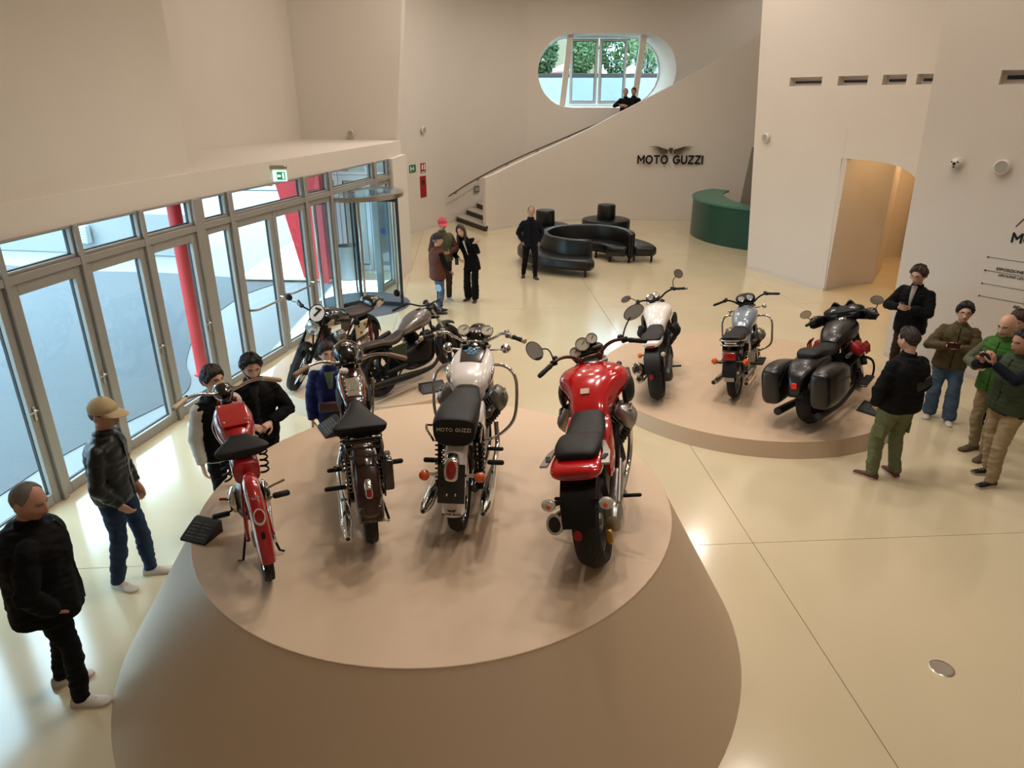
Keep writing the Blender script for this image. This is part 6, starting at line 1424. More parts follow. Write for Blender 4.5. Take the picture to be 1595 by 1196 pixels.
# ------------------------------------------------------------------ people
SKIN = mat('skin_light', '#c79c84', .5, bump=(150, .04), var=(8, .06)); SKIN2 = mat('skin_tanned', '#b58670', .5, bump=(150, .04), var=(8, .06))
EYEW = mat('eye_white', '#c9c2b8', .3, bump=(60, .01)); IRIS = mat('dark_iris', '#1c120c', .25, bump=(60, .01)); LIPS = mat('lip_colour', '#8a4f48', .5, bump=(90, .03))
def cloth(name, col, rough=.85, sc=260, st=.2, var=.10):
    return mat(name, col, rough, bump=(sc, st), var=(7, var), spec=.2)
HAIRC = {'black': mat('black_hair', '#120d0b', .5, bump=(220, .6)), 'brown': mat('dark_brown_hair', '#23150f', .5, bump=(220, .6)), 'grey': mat('grey_hair', '#6e6963', .55, bump=(220, .6)), 'white': mat('white_beard', '#b3aaa0', .6, bump=(220, .6)), 'chest': mat('chestnut_hair', '#3a2419', .5, bump=(220, .6))}

def head_pt(th, ph, off=0):
    """point on the head for azimuth th (0 = face) and elevation ph"""
    d = Vector((sin(th)*cos(ph), cos(th)*cos(ph), sin(ph)))
    rz = .122 if d.z > 0 else .12; ry = .098 if d.y > 0 else .102; rx = .077
    k = 1/sqrt((d.x/rx)**2+(d.y/ry)**2+(d.z/rz)**2)
    p = d*k
    if p.z < 0:
        q = -p.z/.12
        p.x *= 1-.30*q**1.5
        p.y = p.y*(1-.04*q) if p.y > 0 else p.y*(1-.5*q)
        if p.y > 0: p.y += .012*q
    if p.y > 0:
        gx = lambda c, s: math.exp(-((p.x-c)/s)**2); gz = lambda c, s: math.exp(-((p.z-c)/s)**2)
        nz = 0
        if -.05 < p.z < .03: nz = .006+.020*max(0, min(1, (.02-p.z)/.055))
        if p.z < -.042: nz *= max(0, (p.z+.052)/.010)
        if p.z > .02: nz *= max(0, (.03-p.z)/.01)
        p.y += nz*gx(0, .012+.004*max(0, -p.z/.04)) + .004*gz(.032, .01)*gx(0, .045)
        p.y -= .009*gz(.008, .013)*(gx(.033, .016)+gx(-.033, .016))
        p.y += .005*gz(-.064, .012)*gx(0, .02)+.006*gz(-.103, .014)*gx(0, .022)-.003*gz(-.083, .006)*gx(0, .02)
        p.y += .003*gz(-.02, .02)*(gx(.045, .018)+gx(-.045, .018))
    n = Vector((p.x/rx**2, p.y/ry**2, p.z/rz**2)).normalized()
    return p+n*off

def lerp_tab(tab, x):
    for (a, b), (c, d) in zip(tab, tab[1:]):
        if x <= c: return b+(d-b)*(x-a)/(c-a)
    return tab[-1][1]

def shell(line, off, mx, nu=40, nv=10, top=90, noise_a=0, seed=0, th0=-180, th1=180, inner=-.004):
    """cap of the head between an elevation line(theta) and top; off(th,ph)->offset"""
    m = MB(); vs = []; fs = []
    full = th1-th0 >= 360
    cols = nu if full else nu+1
    for i in range(cols):
        td = th0+(th1-th0)*i/nu; td = td-360 if td > 180 else td; th = radians(td); lo = line(math.degrees(th)); tp = top(math.degrees(th)) if callable(top) else top
        for j in range(nv+1):
            ph = lo+(tp-lo)*j/nv
            o = inner if j == 0 else off(math.degrees(th), ph)*min(1, (j/nv)*3+.12)
            if not full and (i == 0 or i == nu): o = inner
            if tp < 89 and j == nv: o = inner
            if noise_a and j > 0: o += noise_a*(noise.noise(Vector((sin(th)*7, cos(th)*7, ph*.05+seed)))+.6*noise.noise(Vector((sin(th)*19, cos(th)*19, ph*.12+seed))))
            vs.append(mx @ head_pt(th, radians(min(ph, 89.5)), o))
    for i in range(nu):
        k = (i+1) % cols
        for j in range(nv): fs.append((i*(nv+1)+j, k*(nv+1)+j, k*(nv+1)+j+1, i*(nv+1)+j+1))
    return m.add(vs, fs)

def remeshed(mb, voxel, smooth=3, dec=None, wr=0, seed=0, ws=(9, 9, 4), quilt=False):
    me = mb.mesh('tmp'); o = bpy.data.objects.new('tmp', me); COL.objects.link(o)
    r = o.modifiers.new('r', 'REMESH'); r.mode = 'VOXEL'; r.voxel_size = voxel
    if smooth:
        s = o.modifiers.new('s', 'SMOOTH'); s.factor = .5; s.iterations = smooth
    if dec:
        d = o.modifiers.new('d', 'DECIMATE'); d.ratio = dec
    dg = bpy.context.evaluated_depsgraph_get(); dg.update()
    out = bpy.data.meshes.new_from_object(o.evaluated_get(dg))
    bpy.data.objects.remove(o); bpy.data.meshes.remove(me)
    if wr:
        ns = [v.normal.copy() for v in out.vertices]
        for v, n in zip(out.vertices, ns):
            p = v.co; w = noise.noise(Vector((p.x*ws[0]+seed, p.y*ws[1], p.z*ws[2]+.6*sin(p.x*9))))
            w2 = noise.noise(Vector((p.x*11+seed, p.y*11, p.z*27+2*sin(p.x*7+seed))))
            v.co = p+n*(wr*w+wr*.75*w2+(.0045*abs(sin(p.z*pi/.052)) if quilt else 0))
    return out

def put(me, name, m, parent):
    me.name = name; me.materials.clear(); me.materials.append(m)
    me.polygons.foreach_set('use_smooth', [True]*len(me.polygons))
    o = bpy.data.objects.new(name, me); COL.objects.link(o); o.parent = parent; return o

def ik(a, c, l1, l2, pole):
    d = c-a; L = d.length
    if L > (l1+l2)*.995: c = a+d*((l1+l2)*.995/L); d = c-a; L = d.length
    x = (l1*l1-l2*l2+L*L)/(2*L); h = sqrt(max(0, l1*l1-x*x)); u = d.normalized()
    p = Vector(pole); p = (p-u*p.dot(u))
    p = p.normalized() if p.length > 1e-5 else u.orthogonal().normalized()
    return a+u*x+p*h, c

def hand_mb(mb, w, d, n, s, curl, spread=.10, k=1.0):
    """w wrist, d finger direction, n palm normal, s thumb side"""
    d = d.normalized(); n = (n-d*n.dot(d)).normalized(); s = (s-d*s.dot(d)-n*s.dot(n)).normalized()
    mb.tube([w-d*.02, w, w+d*.03*k, w+d*.07*k, w+d*.092*k], [(.018, .026), (.017, .027), (.017, .036), (.016, .041), (.011, .038)], 12, flat=n)
    for i, (L, off) in enumerate(((.074, .030), (.083, .010), (.078, -.010), (.060, -.029))):
        b0 = w+d*.082*k+s*off; dd = (d+s*(off*spread*12/1.2*.1)).normalized(); pts = [b0-dd*.02, b0]; p = b0; a = 0
        for q in (.45, .32, .23):
            a += curl*(1.0 if q < .45 else .8); v = dd*cos(a)+n*sin(a); p = p+v*L*q*k; pts.append(p)
        mb.capsule(pts, [.0085, .0092, .0086, .008, .007], 8)
    b0 = w+d*.022*k+s*.03; t1 = b0+(d*.55+s*.7+n*.35).normalized()*.042*k; t2 = t1+(d*.85+s*.25+n*(.25+.4*curl)).normalized()*.034*k; t3 = t2+(d*.9-s*.05+n*(.2+.5*curl)).normalized()*.026*k
    mb.capsule([w+d*.01, b0, t1, t2, t3], [.014, .014, .0115, .0105, .009], 8)

def person(label, loc, yaw, h=1.75, feet=((-.11, 0, -8), (.11, 0, 8)), hip=(0, 0), lean=(0, .01), head=(0, 0, 0), wl=None, wr_=None, pl=None, pr=None,
           fdl=None, fdr=None, nl=None, nr=None, curl=(.35, .35), skin=None, hair=('short', 'brown'), top=None, bottom=None, shoes=None, sole=None,
           bulk=1.0, hem=-.2, loose=1.0, wide=0, vest=None, cap=None, glasses=False, beard=None, collar=True, inner=None, vox=.007, extras=None, twist=0, hood=False, seed=1, sleeve=1.0, legw=1.0, group=None, head_s=1.0):
    root = thing('person', label, 'person', loc, -radians(yaw), group)
    S = Matrix.Scale(h/1.75, 4); skin = skin or SKIN
    pel = Vector((hip[0], hip[1], .94)); neck = Vector((hip[0]+lean[0], hip[1]+lean[1], 1.445 if abs(lean[1])+abs(lean[0]) < .12 else 1.41))
    up = (neck-pel).normalized(); tw = radians(twist)
    sx = Vector((cos(tw), -sin(tw), 0)); sx = (sx-up*sx.dot(up)).normalized(); fy = up.cross(sx)
    px_ = Vector((1, 0, 0))
    hx_, hy_, hr_ = [radians(v) for v in head]
    # head frame
    HR = Matrix.Rotation(-hx_-tw, 4, 'Z') @ Matrix.Rotation(-hy_, 4, 'X') @ Matrix.Rotation(hr_, 4, 'Y')
    hc = neck+up*.06+(HR @ Vector((0, .028, .125)))
    head_s *= 1.09
    HM = Matrix.Translation(hc) @ HR @ Matrix.Scale(head_s, 4)
    shl = neck-up*.085-sx*.175*(.8+.2*bulk); shr = neck-up*.085+sx*.175*(.8+.2*bulk)
    W = {}
    for sd, sh, tgt, pole in ((-1, shl, wl, pl), (1, shr, wr_, pr)):
        if tgt is None: tgt = (sh.x+sd*.07, sh.y+.03, sh.z-.52)
        pole = pole or (sd*.5, -.8, -.2)
        el, wr2 = ik(sh, Vector(tgt), .285, .25, pole); W[sd] = (sh, el, wr2)
    Lg = {}
    for sd, (fx_, fy_, fa) in ((-1, feet[0]), (1, feet[1])):
        hp = pel+Vector((sd*.085, 0, -.03)); t = radians(fa); toe = Vector((sin(t), cos(t), 0))
        an = Vector((fx_, fy_, .085))-toe*.0
        kn, an = ik(hp, an, .424, .412, toe+Vector((0, .2, 0))); Lg[sd] = (hp, kn, an, toe)
    # ---- body: one continuous skin surface
    mb = MB(); nu, nv = 36, 28; vs = []; fs = []
    for j in range(nv+1):
        ph = -pi/2+pi*j/nv
        for i in range(nu): vs.append(HM @ head_pt(2*pi*i/nu, ph))
    for j in range(nv):
        for i in range(nu): fs.append((j*nu+i, j*nu+(i+1) % nu, (j+1)*nu+(i+1) % nu, (j+1)*nu+i))
    mb.add(vs, fs)
    for sd in (-1, 1): mb.sphere((0, 0, 0), (.010, .020, .032), 10, 8, mx=HM @ Matrix.Translation((sd*.079, -.008, -.004)) @ Matrix.Rotation(sd*.35, 4, 'Z'))
    mb.capsule([neck-up*.06, neck+up*.02, hc+(HR @ Vector((0, -.02, -.07)))], [.058, .054, .055], 14)
    mb.capsule([pel, pel.lerp(neck, .5), neck-up*.05], [.085, .08, .07], 12)
    for sd in (-1, 1):
        sh, el, wr2 = W[sd]
        mb.capsule([neck-up*.06, sh, el, wr2], [.045, .042, .036, .025], 10)
        fd = Vector((fdl if sd < 0 else fdr) or (wr2-el)); nn = Vector((nl if sd < 0 else nr) or (-sd, .1, 0)); fdn = fd.normalized(); 
        th_ = fdn.cross(nn)*(-sd) if True else None
        hand_mb(mb, wr2+fdn*.012, fd, nn, (fdn.cross(nn) if sd < 0 else nn.cross(fdn)), curl[0] if sd < 0 else curl[1])
        hp, kn, an, toe = Lg[sd]; mb.capsule([pel-up*.02, hp, kn, an], [.07, .07, .05, .036], 10)
    body = remeshed(mb.mxf(S), vox*.75, 1, .45); put(body, 'body', skin, root)
    B = lambda m, name, mt, par=None: m.mxf(S).build(name, mt, par or root)
    # ---- face
    for sd in (-1, 1):
        c = HM @ (head_pt(sd*.34, .07)+Vector((0, -.0105, 0)))
        e = B(MB().sphere(c, .0125*head_s, 12, 8), 'eye', EYEW)
        f = HR @ Vector((0, 1, 0)); B(MB().sphere(c+f*.0085, .0065*head_s, 10, 6), 'iris', IRIS, e)
        B(MB().tube([HM @ head_pt(sd*a, .30-.05*abs(a-.35)*4, .003) for a in (.14, .3, .46, .56)], [.004, .0055, .005, .003], 6), 'eyebrow', HAIRC.get(hair[1] if hair[1] != 'none' else 'brown', HAIRC['brown']))
    B(MB().tube([HM @ head_pt(a, -.60, .0015) for a in (-.27, -.14, 0, .14, .27)], [.002, .005, .006, .005, .002], 6), 'mouth', LIPS)
    # ---- hair
    st, hc_ = hair
    LINES = {'short': [(0, 50), (25, 48), (45, 40), (60, 26), (72, 6), (88, 12), (104, 2), (128, -24), (180, -38)], 'wavy': [(0, 46), (30, 42), (50, 26), (66, 4), (82, -8), (105, -16), (130, -34), (180, -44)],
             'balding': [(0, 74), (35, 62), (60, 30), (74, 6), (90, 12), (108, 0), (128, -22), (180, -38)], 'long': [(0, 52), (20, 44), (38, 20), (52, -14), (75, -36), (130, -46), (180, -50)], 'updo': [(0, 48), (35, 40), (56, 20), (72, -2), (95, -4), (125, -26), (180, -38)],
             'fringe': [(0, 36), (22, 32), (42, 24), (58, 8), (72, -10), (90, -8), (108, -14), (130, -32), (180, -44)]}
    if st in LINES:
        tab = LINES[st]; th_ = {'short': .012, 'wavy': .026, 'balding': .005, 'long': .018, 'updo': .017, 'fringe': .019}[st]; na = {'wavy': .016, 'balding': .002, 'short': .008, 'fringe': .011, 'updo': .012, 'long': .008}.get(st, .005)
        if cap: B(shell(lambda t: lerp_tab(tab, abs(t)), lambda t, p: .008, HM, 30, 5, 24, 0, seed, 62, 298), 'hair', HAIRC[hc_])
        else:
            B(shell(lambda t: lerp_tab(tab, abs(t))+4*noise.noise(Vector((t*.12, seed, 0))), lambda t, p: th_*(1+.35*sin(radians(max(p, 0)))), HM, 64, 16, 90, na, seed), 'hair', HAIRC[hc_])
        if st == 'long':
            m = MB()
            for a in (100, 125, 150, 180, 210, 235, 260, 75, -75):
                p0 = HM @ head_pt(radians(a), radians(-20), .004); d = p0-HM.translation; d.z = 0
                m.capsule([p0, p0+Vector((d.x*.12, d.y*.12, -.10)), p0+Vector((d.x*.1, d.y*.1, -.22)), p0+Vector((0, 0, -.30))], [.026, .03, .026, .012], 8)
            B(m, 'hair_lengths', HAIRC[hc_])
    if beard:
        B(shell(lambda t: -66, lambda t, p: .005, HM, 30, 8, lambda t: lerp_tab([(0, -41), (16, -40), (28, -26), (50, -20), (80, 4)], abs(t)), .002, seed, -80, 80), 'beard', HAIRC[beard])
        B(MB().tube([HM @ head_pt(a, -.49, .002) for a in (-.26, -.12, 0, .12, .26)], [.003, .006, .005, .006, .003], 6), 'moustache', HAIRC[beard])
    if cap:
        cm = cap
        c_ = B(shell(lambda t: lerp_tab([(0, 24), (90, 14), (180, 2)], abs(t)), lambda t, p: .022, HM, 40, 10, 90, 0, 0, inner=.006), 'cap', cm)
        m = MB(); rings = []
        for i in range(13):
            a = radians(-62+124*i/12); p0 = head_pt(a, radians(24), .010); q = cos(a*1.25)
            p1 = p0+Vector((sin(a)*.03*q, .085*q, -.022*q+.012*(abs(a)**2)*-1))
            rings.append([HM @ p0, HM @ p1, HM @ (p1+Vector((0, 0, .004))), HM @ (p0+Vector((0, 0, .006)))])
        B(m.loft(rings), 'cap_brim', cm, c_); B(MB().sphere(HM @ head_pt(0, radians(89), .024), .008, 8, 6), 'cap_button', cm, c_)
    if glasses:
        g = MB()
        for sd in (-1, 1):
            c = head_pt(sd*.34, .05)+Vector((0, .012, 0)); g.tube([HM @ (c+Vector((.026*cos(t), 0, .020*sin(t)))) for t in [2*pi*k/18 for k in range(19)]], .0028, 6, caps=False)
            g.tube([HM @ (c+Vector((sd*.026, 0, .005))), HM @ Vector((sd*.083, .03, .012)), HM @ Vector((sd*.084, -.02, .01))], .0025, 6)
        g.tube([HM @ (head_pt(-.12, .08)+Vector((0, .010, 0))), HM @ (head_pt(.12, .08)+Vector((0, .010, 0)))], .003, 6); B(g, 'glasses', BLACKPL)
    # ---- upper garment
    def torso(b, hemt, top_t=1.0, grow=0):
        rings = []; n = 26
        prof = [(hemt, .178, .122), (hemt+.06, .182, .126), (0, .18, .125), (.28, .168, .118), (.55, .18, .124), (.72, .19, .12), (.84, .178, .108), (.92, .14, .092), (1.0, .085, .075)]
        prof = [q for q in prof if q[0] <= top_t]
        for t, hw, hd in prof:
            c = pel.lerp(neck, t) if t >= 0 else pel+(Vector((0, 0, 1))*.5+up*.5)*(neck-pel).length*t
            ax = px_.lerp(sx, max(0, min(1, t))).normalized(); fwd = Vector((0, 0, 1)).cross(ax); fwd = (up.cross(ax)).normalized()
            if t > .2: c = c-fwd*.012*sin(pi*min(1, t))
            hw = (hw+grow)*b; hd = (hd+grow)*b*(1+.10*(b-1)*8 if b > 1 else 1)
            rings.append([c+ax*(hw*math.copysign(abs(cos(a))**.85, cos(a)))+fwd*(hd*math.copysign(abs(sin(a))**.85, sin(a))) for a in [2*pi*k/n for k in range(n)]])
        return MB().loft(rings)
    def sleeves(m, rad, L=1.0, off=0):
        for sd in (-1, 1):
            sh, el, wr2 = W[sd]; e2 = el.lerp(wr2, L)
            m.capsule([neck-up*.05+(sh-neck)*.3, sh], [rad*.95+off, rad*1.1+off], 12)
            m.capsule([sh, sh.lerp(el, .5), el], [rad*1.14+off, rad*1.08+off, rad*.98+off], 12)
            m.tube([el-(e2-el).normalized()*.02, el, el.lerp(e2, .5), e2-(e2-el).normalized()*.015, e2], [rad*.6+off, rad*.98+off, rad*.9+off, rad*.74+off, rad*.66+off], 14)
        return m
    tm = top
    jm = torso(bulk, hem)
    if vest is None:
        sleeves(jm, .054*loose)
        if collar:
            jm.tube([neck-up*.04, neck+up*.03+fy*.006, neck+up*.055+fy*.006], [.088, .082, .076], 16)
        if hood: jm.capsule([neck-sx*.07-fy*.075-up*.02, neck-fy*.10-up*.05, neck+sx*.07-fy*.075-up*.02], [.035, .05, .035], 12)
        j = put(remeshed(jm.mxf(S), vox*1.5, 3, None, .014, seed), 'jacket', tm, root)
    else:
        sm = sleeves(torso(bulk*.97, hem+.06), .050*loose, sleeve)
        put(remeshed(sm.mxf(S), vox*1.5, 3, None, .008, seed), 'shirt', tm, root)
        vm = torso(bulk, hem, 1.0, .012)
        for sd in (-1, 1): vm.capsule([neck-up*.055+(W[sd][0]-neck)*.3, W[sd][0].lerp(neck, .12)], [.06, .075], 12)
        vm.tube([neck-up*.04, neck+up*.03+fy*.006, neck+up*.055+fy*.006], [.09, .084, .078], 16)
        if hood: vm.capsule([neck-sx*.07-fy*.075-up*.02, neck-fy*.10-up*.05, neck+sx*.07-fy*.075-up*.02], [.035, .05, .035], 12)
        put(remeshed(vm.mxf(S), vox*1.5, 2, None, .006, seed+3, (6, 6, 8), True), 'vest', vest, root)
        # elasticated hem band
        B(MB().tube([pel+Vector((0, 0, 1))*((hem)*.5+.0), pel+Vector((0, 0, 1))*((hem)*.5-.02)], [(.182*bulk, .13*bulk)]*2, 24, flat=(1, 0, 0)), 'hem', tm)
    if not inner or vest is not None:
        zl = []
        for k in range(11):
            t = hem*.8+(1.0-hem*.8)*k/10; c = pel.lerp(neck, t) if t >= 0 else pel+(Vector((0, 0, 1))*.5+up*.5)*(neck-pel).length*t
            ax = px_.lerp(sx, max(0, min(1, t))).normalized(); fw = up.cross(ax).normalized()
            hd = lerp_tab([(-.4, .124), (0, .126), (.28, .118), (.55, .124), (.75, .119), (.88, .104), (1.0, .08), (1.2, .075)], t)*bulk*(1+.10*(bulk-1)*8 if bulk > 1 else 1)+(.012 if vest else 0)
            zl.append(c-fw*(.012*sin(pi*max(0, min(1, t))))+fw*(hd+.001))
        B(MB().tube(zl, [(.006, .008)]*11, 8), 'zip', ZIPM)
    if inner:
        im, wid, t0, t1 = inner; m = MB(); rings = []
        for k in range(9):
            t = t0+(t1-t0)*k/8; c = pel.lerp(neck, t); ax = px_.lerp(sx, max(0, min(1, t))).normalized(); fw = up.cross(ax).normalized()
            hd = lerp_tab([(-.4, .127), (0, .128), (.28, .118), (.55, .122), (.75, .117), (.88, .103), (1.0, .082), (1.2, .07)], t)*bulk*(1+.10*(bulk-1)*8 if bulk > 1 else 1)+.013+(.012 if vest else 0); w_ = wid*(.35+.65*(k/8))
            c = c-fw*.012*sin(pi*max(0, min(1, t)))
            rings.append([c+ax*x+fw*(hd-.35*x*x/.1+dz) for x, dz in ((-w_, -.008), (-w_*.5, 0), (0, .003), (w_*.5, 0), (w_, -.008))]+[c+fw*(hd-.05)])
        B(m.loft(rings), 'shirt_front', im)
    # ---- trousers
    tb = MB(); n = 24; rings = []
    for z, hw, hd in ((.13, .150, .11), (.06, .160, .118), (-.02, .170, .125), (-.08, .165, .122), (-.12, .12, .10)):
        c = pel+Vector((0, 0, z)); rings.append([c+Vector((hw*bulk*math.copysign(abs(cos(a))**.85, cos(a)), hd*bulk*math.copysign(abs(sin(a))**.85, sin(a)), 0)) for a in [2*pi*k/n for k in range(n)]])
    tb.loft(rings)
    for sd in (-1, 1):
        hp, kn, an, toe = Lg[sd]; an2 = Vector((an.x, an.y, .055)); q = legw
        tb.capsule([hp+Vector((0, 0, .03)), hp.lerp(kn, .5), kn], [.098*bulk*q, .086*q, .068*q+wide*.4], 14)
        tb.tube([kn+Vector((0, 0, .02)), kn, kn.lerp(an2, .5), an2+Vector((0, 0, .02)), an2], [.05*q, .068*q+wide*.4, .064*q+wide*.8, .056*q+wide, .055*q+wide], 16)
    put(remeshed(tb.mxf(S), vox*1.5, 3, None, .013, seed+7, (9, 9, 9)), 'trousers', bottom, root)
    # ---- shoes
    for sd in (-1, 1):
        hp, kn, an, toe = Lg[sd]; sidev = Vector((toe.y, -toe.x, 0)); fx_, fy_, fa = feet[0 if sd < 0 else 1]
        o0 = Vector((fx_, fy_, 0))
        rings = []
        for y, hw, hh in ((-.075, .022, .05), (-.065, .033, .075), (-.03, .038, .085), (.02, .040, .085), (.07, .043, .068), (.12, .047, .05), (.16, .044, .042), (.185, .03, .034), (.193, .012, .026)):
            rings.append([o0+toe*y+sidev*(hw*cos(a))+Vector((0, 0, .018+max(0, sin(a))*(hh-.018))) for a in [2*pi*k/14 for k in range(14)]])
        sh = B(MB().loft(rings), 'shoe', shoes)
        ol = [(-.08, .0), (-.07, .026), (-.03, .038), (.03, .041), (.1, .049), (.15, .047), (.185, .032), (.2, .0)]
        pts = [o0+toe*y+sidev*x for y, x in ol]+[o0+toe*y-sidev*x for y, x in reversed(ol[1:-1])]
        B(MB().loft([[p for p in pts], [p+Vector((0, 0, .024)) for p in pts]]), 'sole', sole or shoes, sh)
        m = MB()
        for k in range(3):
            y = .05+.025*k; hh = .078-.010*k
            m.tube([o0+toe*y+sidev*.022+Vector((0, 0, hh-.010)), o0+toe*y+Vector((0, 0, hh+.003)), o0+toe*y-sidev*.022+Vector((0, 0, hh-.010))], .003, 5)
        B(m, 'laces', sole or shoes, sh)
    info = dict(Lg=Lg, root=root, S=S, W=W, HM=HM, neck=neck, pel=pel, up=up, sx=sx, fy=fy, B=B)
    return info

def held_phone(p, name, label, sd, tilt=0, mt=None, at=None, size=(.075, .15, .009), rot=None):
    """phone resting in a hand, as a thing of its own, in world space"""
    R = p['root']; bpy.context.view_layer.update()
    mw = Matrix.Translation(R.location) @ R.rotation_euler.to_matrix().to_4x4()
    c = mw @ (p['S'] @ Vector(at)); o = thing(name, label, 'phone', c, R.rotation_euler[2])
    rot = rot or (radians(60), 0, 0)
    MB().box((0, 0, 0), size, rot=rot, bev=.004).build('case', mt or BLACKPL, o)
    Rm = Matrix.Rotation(rot[2], 4, 'Z') @ Matrix.Rotation(rot[1], 4, 'Y') @ Matrix.Rotation(rot[0], 4, 'X')
    MB().box((0, 0, 0), (size[0]*.9, size[1]*.93, .001)).mxf(Rm @ Matrix.Translation((0, 0, size[2]/2))).build('screen', mat('phone_screen', '#14161a', .1, coat=.5, bump=(20, .005)), o)
    return o
ZIPM = mat('dark_zip_tape', '#1b1a19', .5, .3, bump=(300, .3))
C_BLACK = cloth('black_wool_cloth', '#070708'); C_BLK2 = cloth('black_cotton', '#08080a'); C_LEATH = mat('black_leather_jacket', '#070708', .4, bump=(90, .3), var=(6, .3)); C_NAVY = cloth('navy_knit', '#0d111d')
C_JEAN = cloth('blue_denim', '#243349', .85, 320, .3, .18); C_JEAN2 = cloth('washed_blue_denim', '#4a5f77', .85, 320, .3, .2); C_KHAKI = cloth('khaki_cotton', '#8e8064'); C_OLIVE = cloth('olive_green_cotton', '#555a42'); C_SAGE = cloth('sage_cargo_cotton', '#666b4c')
C_WHITE = cloth('off_white_fleece', '#c9c2b6'); C_BROWN = cloth('rust_brown_quilt', '#5a3327', .7); C_RUST = cloth('brown_corduroy', '#4e3026'); C_GREENV = cloth('grey_green_quilted_vest', '#38432f', .7); C_GREEN = cloth('bright_green_softshell', '#37601f', .7); C_TAUPE = cloth('taupe_anorak', '#52472f', .75)
C_BLUE = cloth('royal_blue_shell', '#12164c', .6); C_GREY = cloth('charcoal_jersey', '#26282b'); C_DKBR = cloth('dark_brown_cotton', '#332720'); C_SCARF = cloth('pale_striped_scarf', '#9a8f85'); C_GREENT = cloth('muted_green_tee', '#56664c'); C_BEIGE = cloth('beige_twill', '#b6a27e'); C_PINK = cloth('pink_twill', '#c8525c'); C_DCAP = cloth('dark_grey_twill', '#3a3330')
S_WHITE = mat('white_sneaker_leather', '#cfc9c0', .5, bump=(120, .05)); S_SOLE = mat('off_white_sole', '#c2b8a6', .6, bump=(90, .05)); S_BLK = mat('black_shoe_leather', '#0e0d0d', .4, bump=(120, .06)); S_BRN = mat('brown_shoe_leather', '#3a241b', .45, bump=(120, .06)); S_TAN = mat('taupe_suede', '#5b4b3c', .8, bump=(120, .1)); S_RED = mat('rust_trainer_mesh', '#5c2a22', .7, bump=(200, .2)); S_GRY = mat('grey_trainer_mesh', '#8d9298', .6, bump=(200, .2))

# 1 grey haired man, near left
person('person in bulky black coat and white sneakers at the left foot of the tall podium', (-3.2, 3.88, 0), 62, 1.78, ((-.16, -.08, 0), (.13, .05, 22)), (0, 0), (.02, .03), (35, 12, 0),
       wl=(-.23, .07, .90), wr_=(.23, .07, .90), pl=(-1, -.5, 0), pr=(1, -.7, 0), hair=('balding', 'grey'), skin=SKIN2, top=C_BLACK, bottom=C_BLK2, shoes=S_WHITE, sole=S_SOLE, bulk=1.36, hem=-.34, loose=1.3, seed=2)
# 2 man in beige cap
person('person in beige cap, black leather jacket and jeans by the glass doors', (-3.42, 5.22, 0), 82, 1.76, ((-.05, .12, -5), (.12, -.10, 25)), (0, 0), (.0, .02), (12, 6, 0),
       wl=(-.19, .10, .88), wr_=(.19, .10, .88), pl=(-1, -.8, 0), pr=(1, -.8, 0), hair=('short', 'brown'), skin=SKIN2, top=C_LEATH, bottom=C_JEAN, shoes=S_WHITE, sole=S_SOLE, bulk=1.12, hem=-.16, loose=1.2, cap=C_BEIGE, seed=4)
# 3 young man in black vest over white hoodie
person('person in black vest over white hoodie standing behind the red moped', (-2.82, 6.06, 0), 128, 1.73, hair=('fringe', 'brown'), top=C_WHITE, vest=C_BLK2, bottom=C_BLK2, shoes=S_BLK, lean=(0, .02), head=(-8, -2, 0), bulk=1.08, loose=1.35, hood=True,
       inner=(C_WHITE, .03, .72, 1.02), seed=5)
# 4 young man in black jacket
person('person in open black jacket with hands held together behind the tall podium', (-2.61, 6.5, 0), 152, 1.71, hair=('wavy', 'black'), beard='black', top=C_BLACK, bottom=C_BLK2, shoes=S_BLK, wl=(-.10, .24, 1.06), wr_=(.11, .24, 1.06), pl=(-1, -.3, -.3), pr=(1, -.3, -.3),
       fdl=(.6, .5, -.1), fdr=(-.6, .5, -.1), nl=(.3, -.4, -.8), nr=(-.3, -.4, -.8), curl=(.9, .9), head=(-5, 10, 0), lean=(0, .04), bulk=1.16, loose=1.3, inner=(C_GREY, .05, -.1, 1.0), seed=6)
# 5 woman in blue jacket
p = person('person in royal blue jacket standing behind the maroon motorcycle', (-1.96, 7.0, 0), 168, 1.64, hair=('fringe', 'brown'), top=C_BLUE, bottom=C_DKBR, shoes=S_BLK, head=(-12, -4, 0), bulk=1.04, loose=1.25, hem=-.25, inner=(C_GREENT, .06, .62, 1.0), seed=7)
p['B'](MB().box(p['pel']+Vector((.03, .165, .10)), (.24, .07, .12), bev=.025, seg=2), 'waist_bag', mat('brown_leather_bag', '#3a1d18', .5, bump=(120, .1)))
# 6 person in rust vest and dark cap
p = person('person in rust vest, dark cap and jeans near the entrance', (-1.47, 13.62, 0), 62, 1.58, ((-.09, .05, -6), (.10, -.05, 12)), hair=('fringe', 'grey'), cap=C_DCAP, top=C_BLK2, vest=C_BROWN, bottom=C_JEAN2, shoes=S_BLK, wl=(-.03, .26, .98), wr_=(.10, .26, .96), pl=(-1, -.4, -.3), pr=(1, -.4, -.3),
       fdl=(.3, .7, -.5), fdr=(-.3, .7, -.5), nl=(.2, -.4, -.7), nr=(-.2, -.4, -.7), curl=(.8, .8), head=(8, -4, 0), bulk=1.1, hem=-.3, loose=1.15, seed=8, vox=.009)
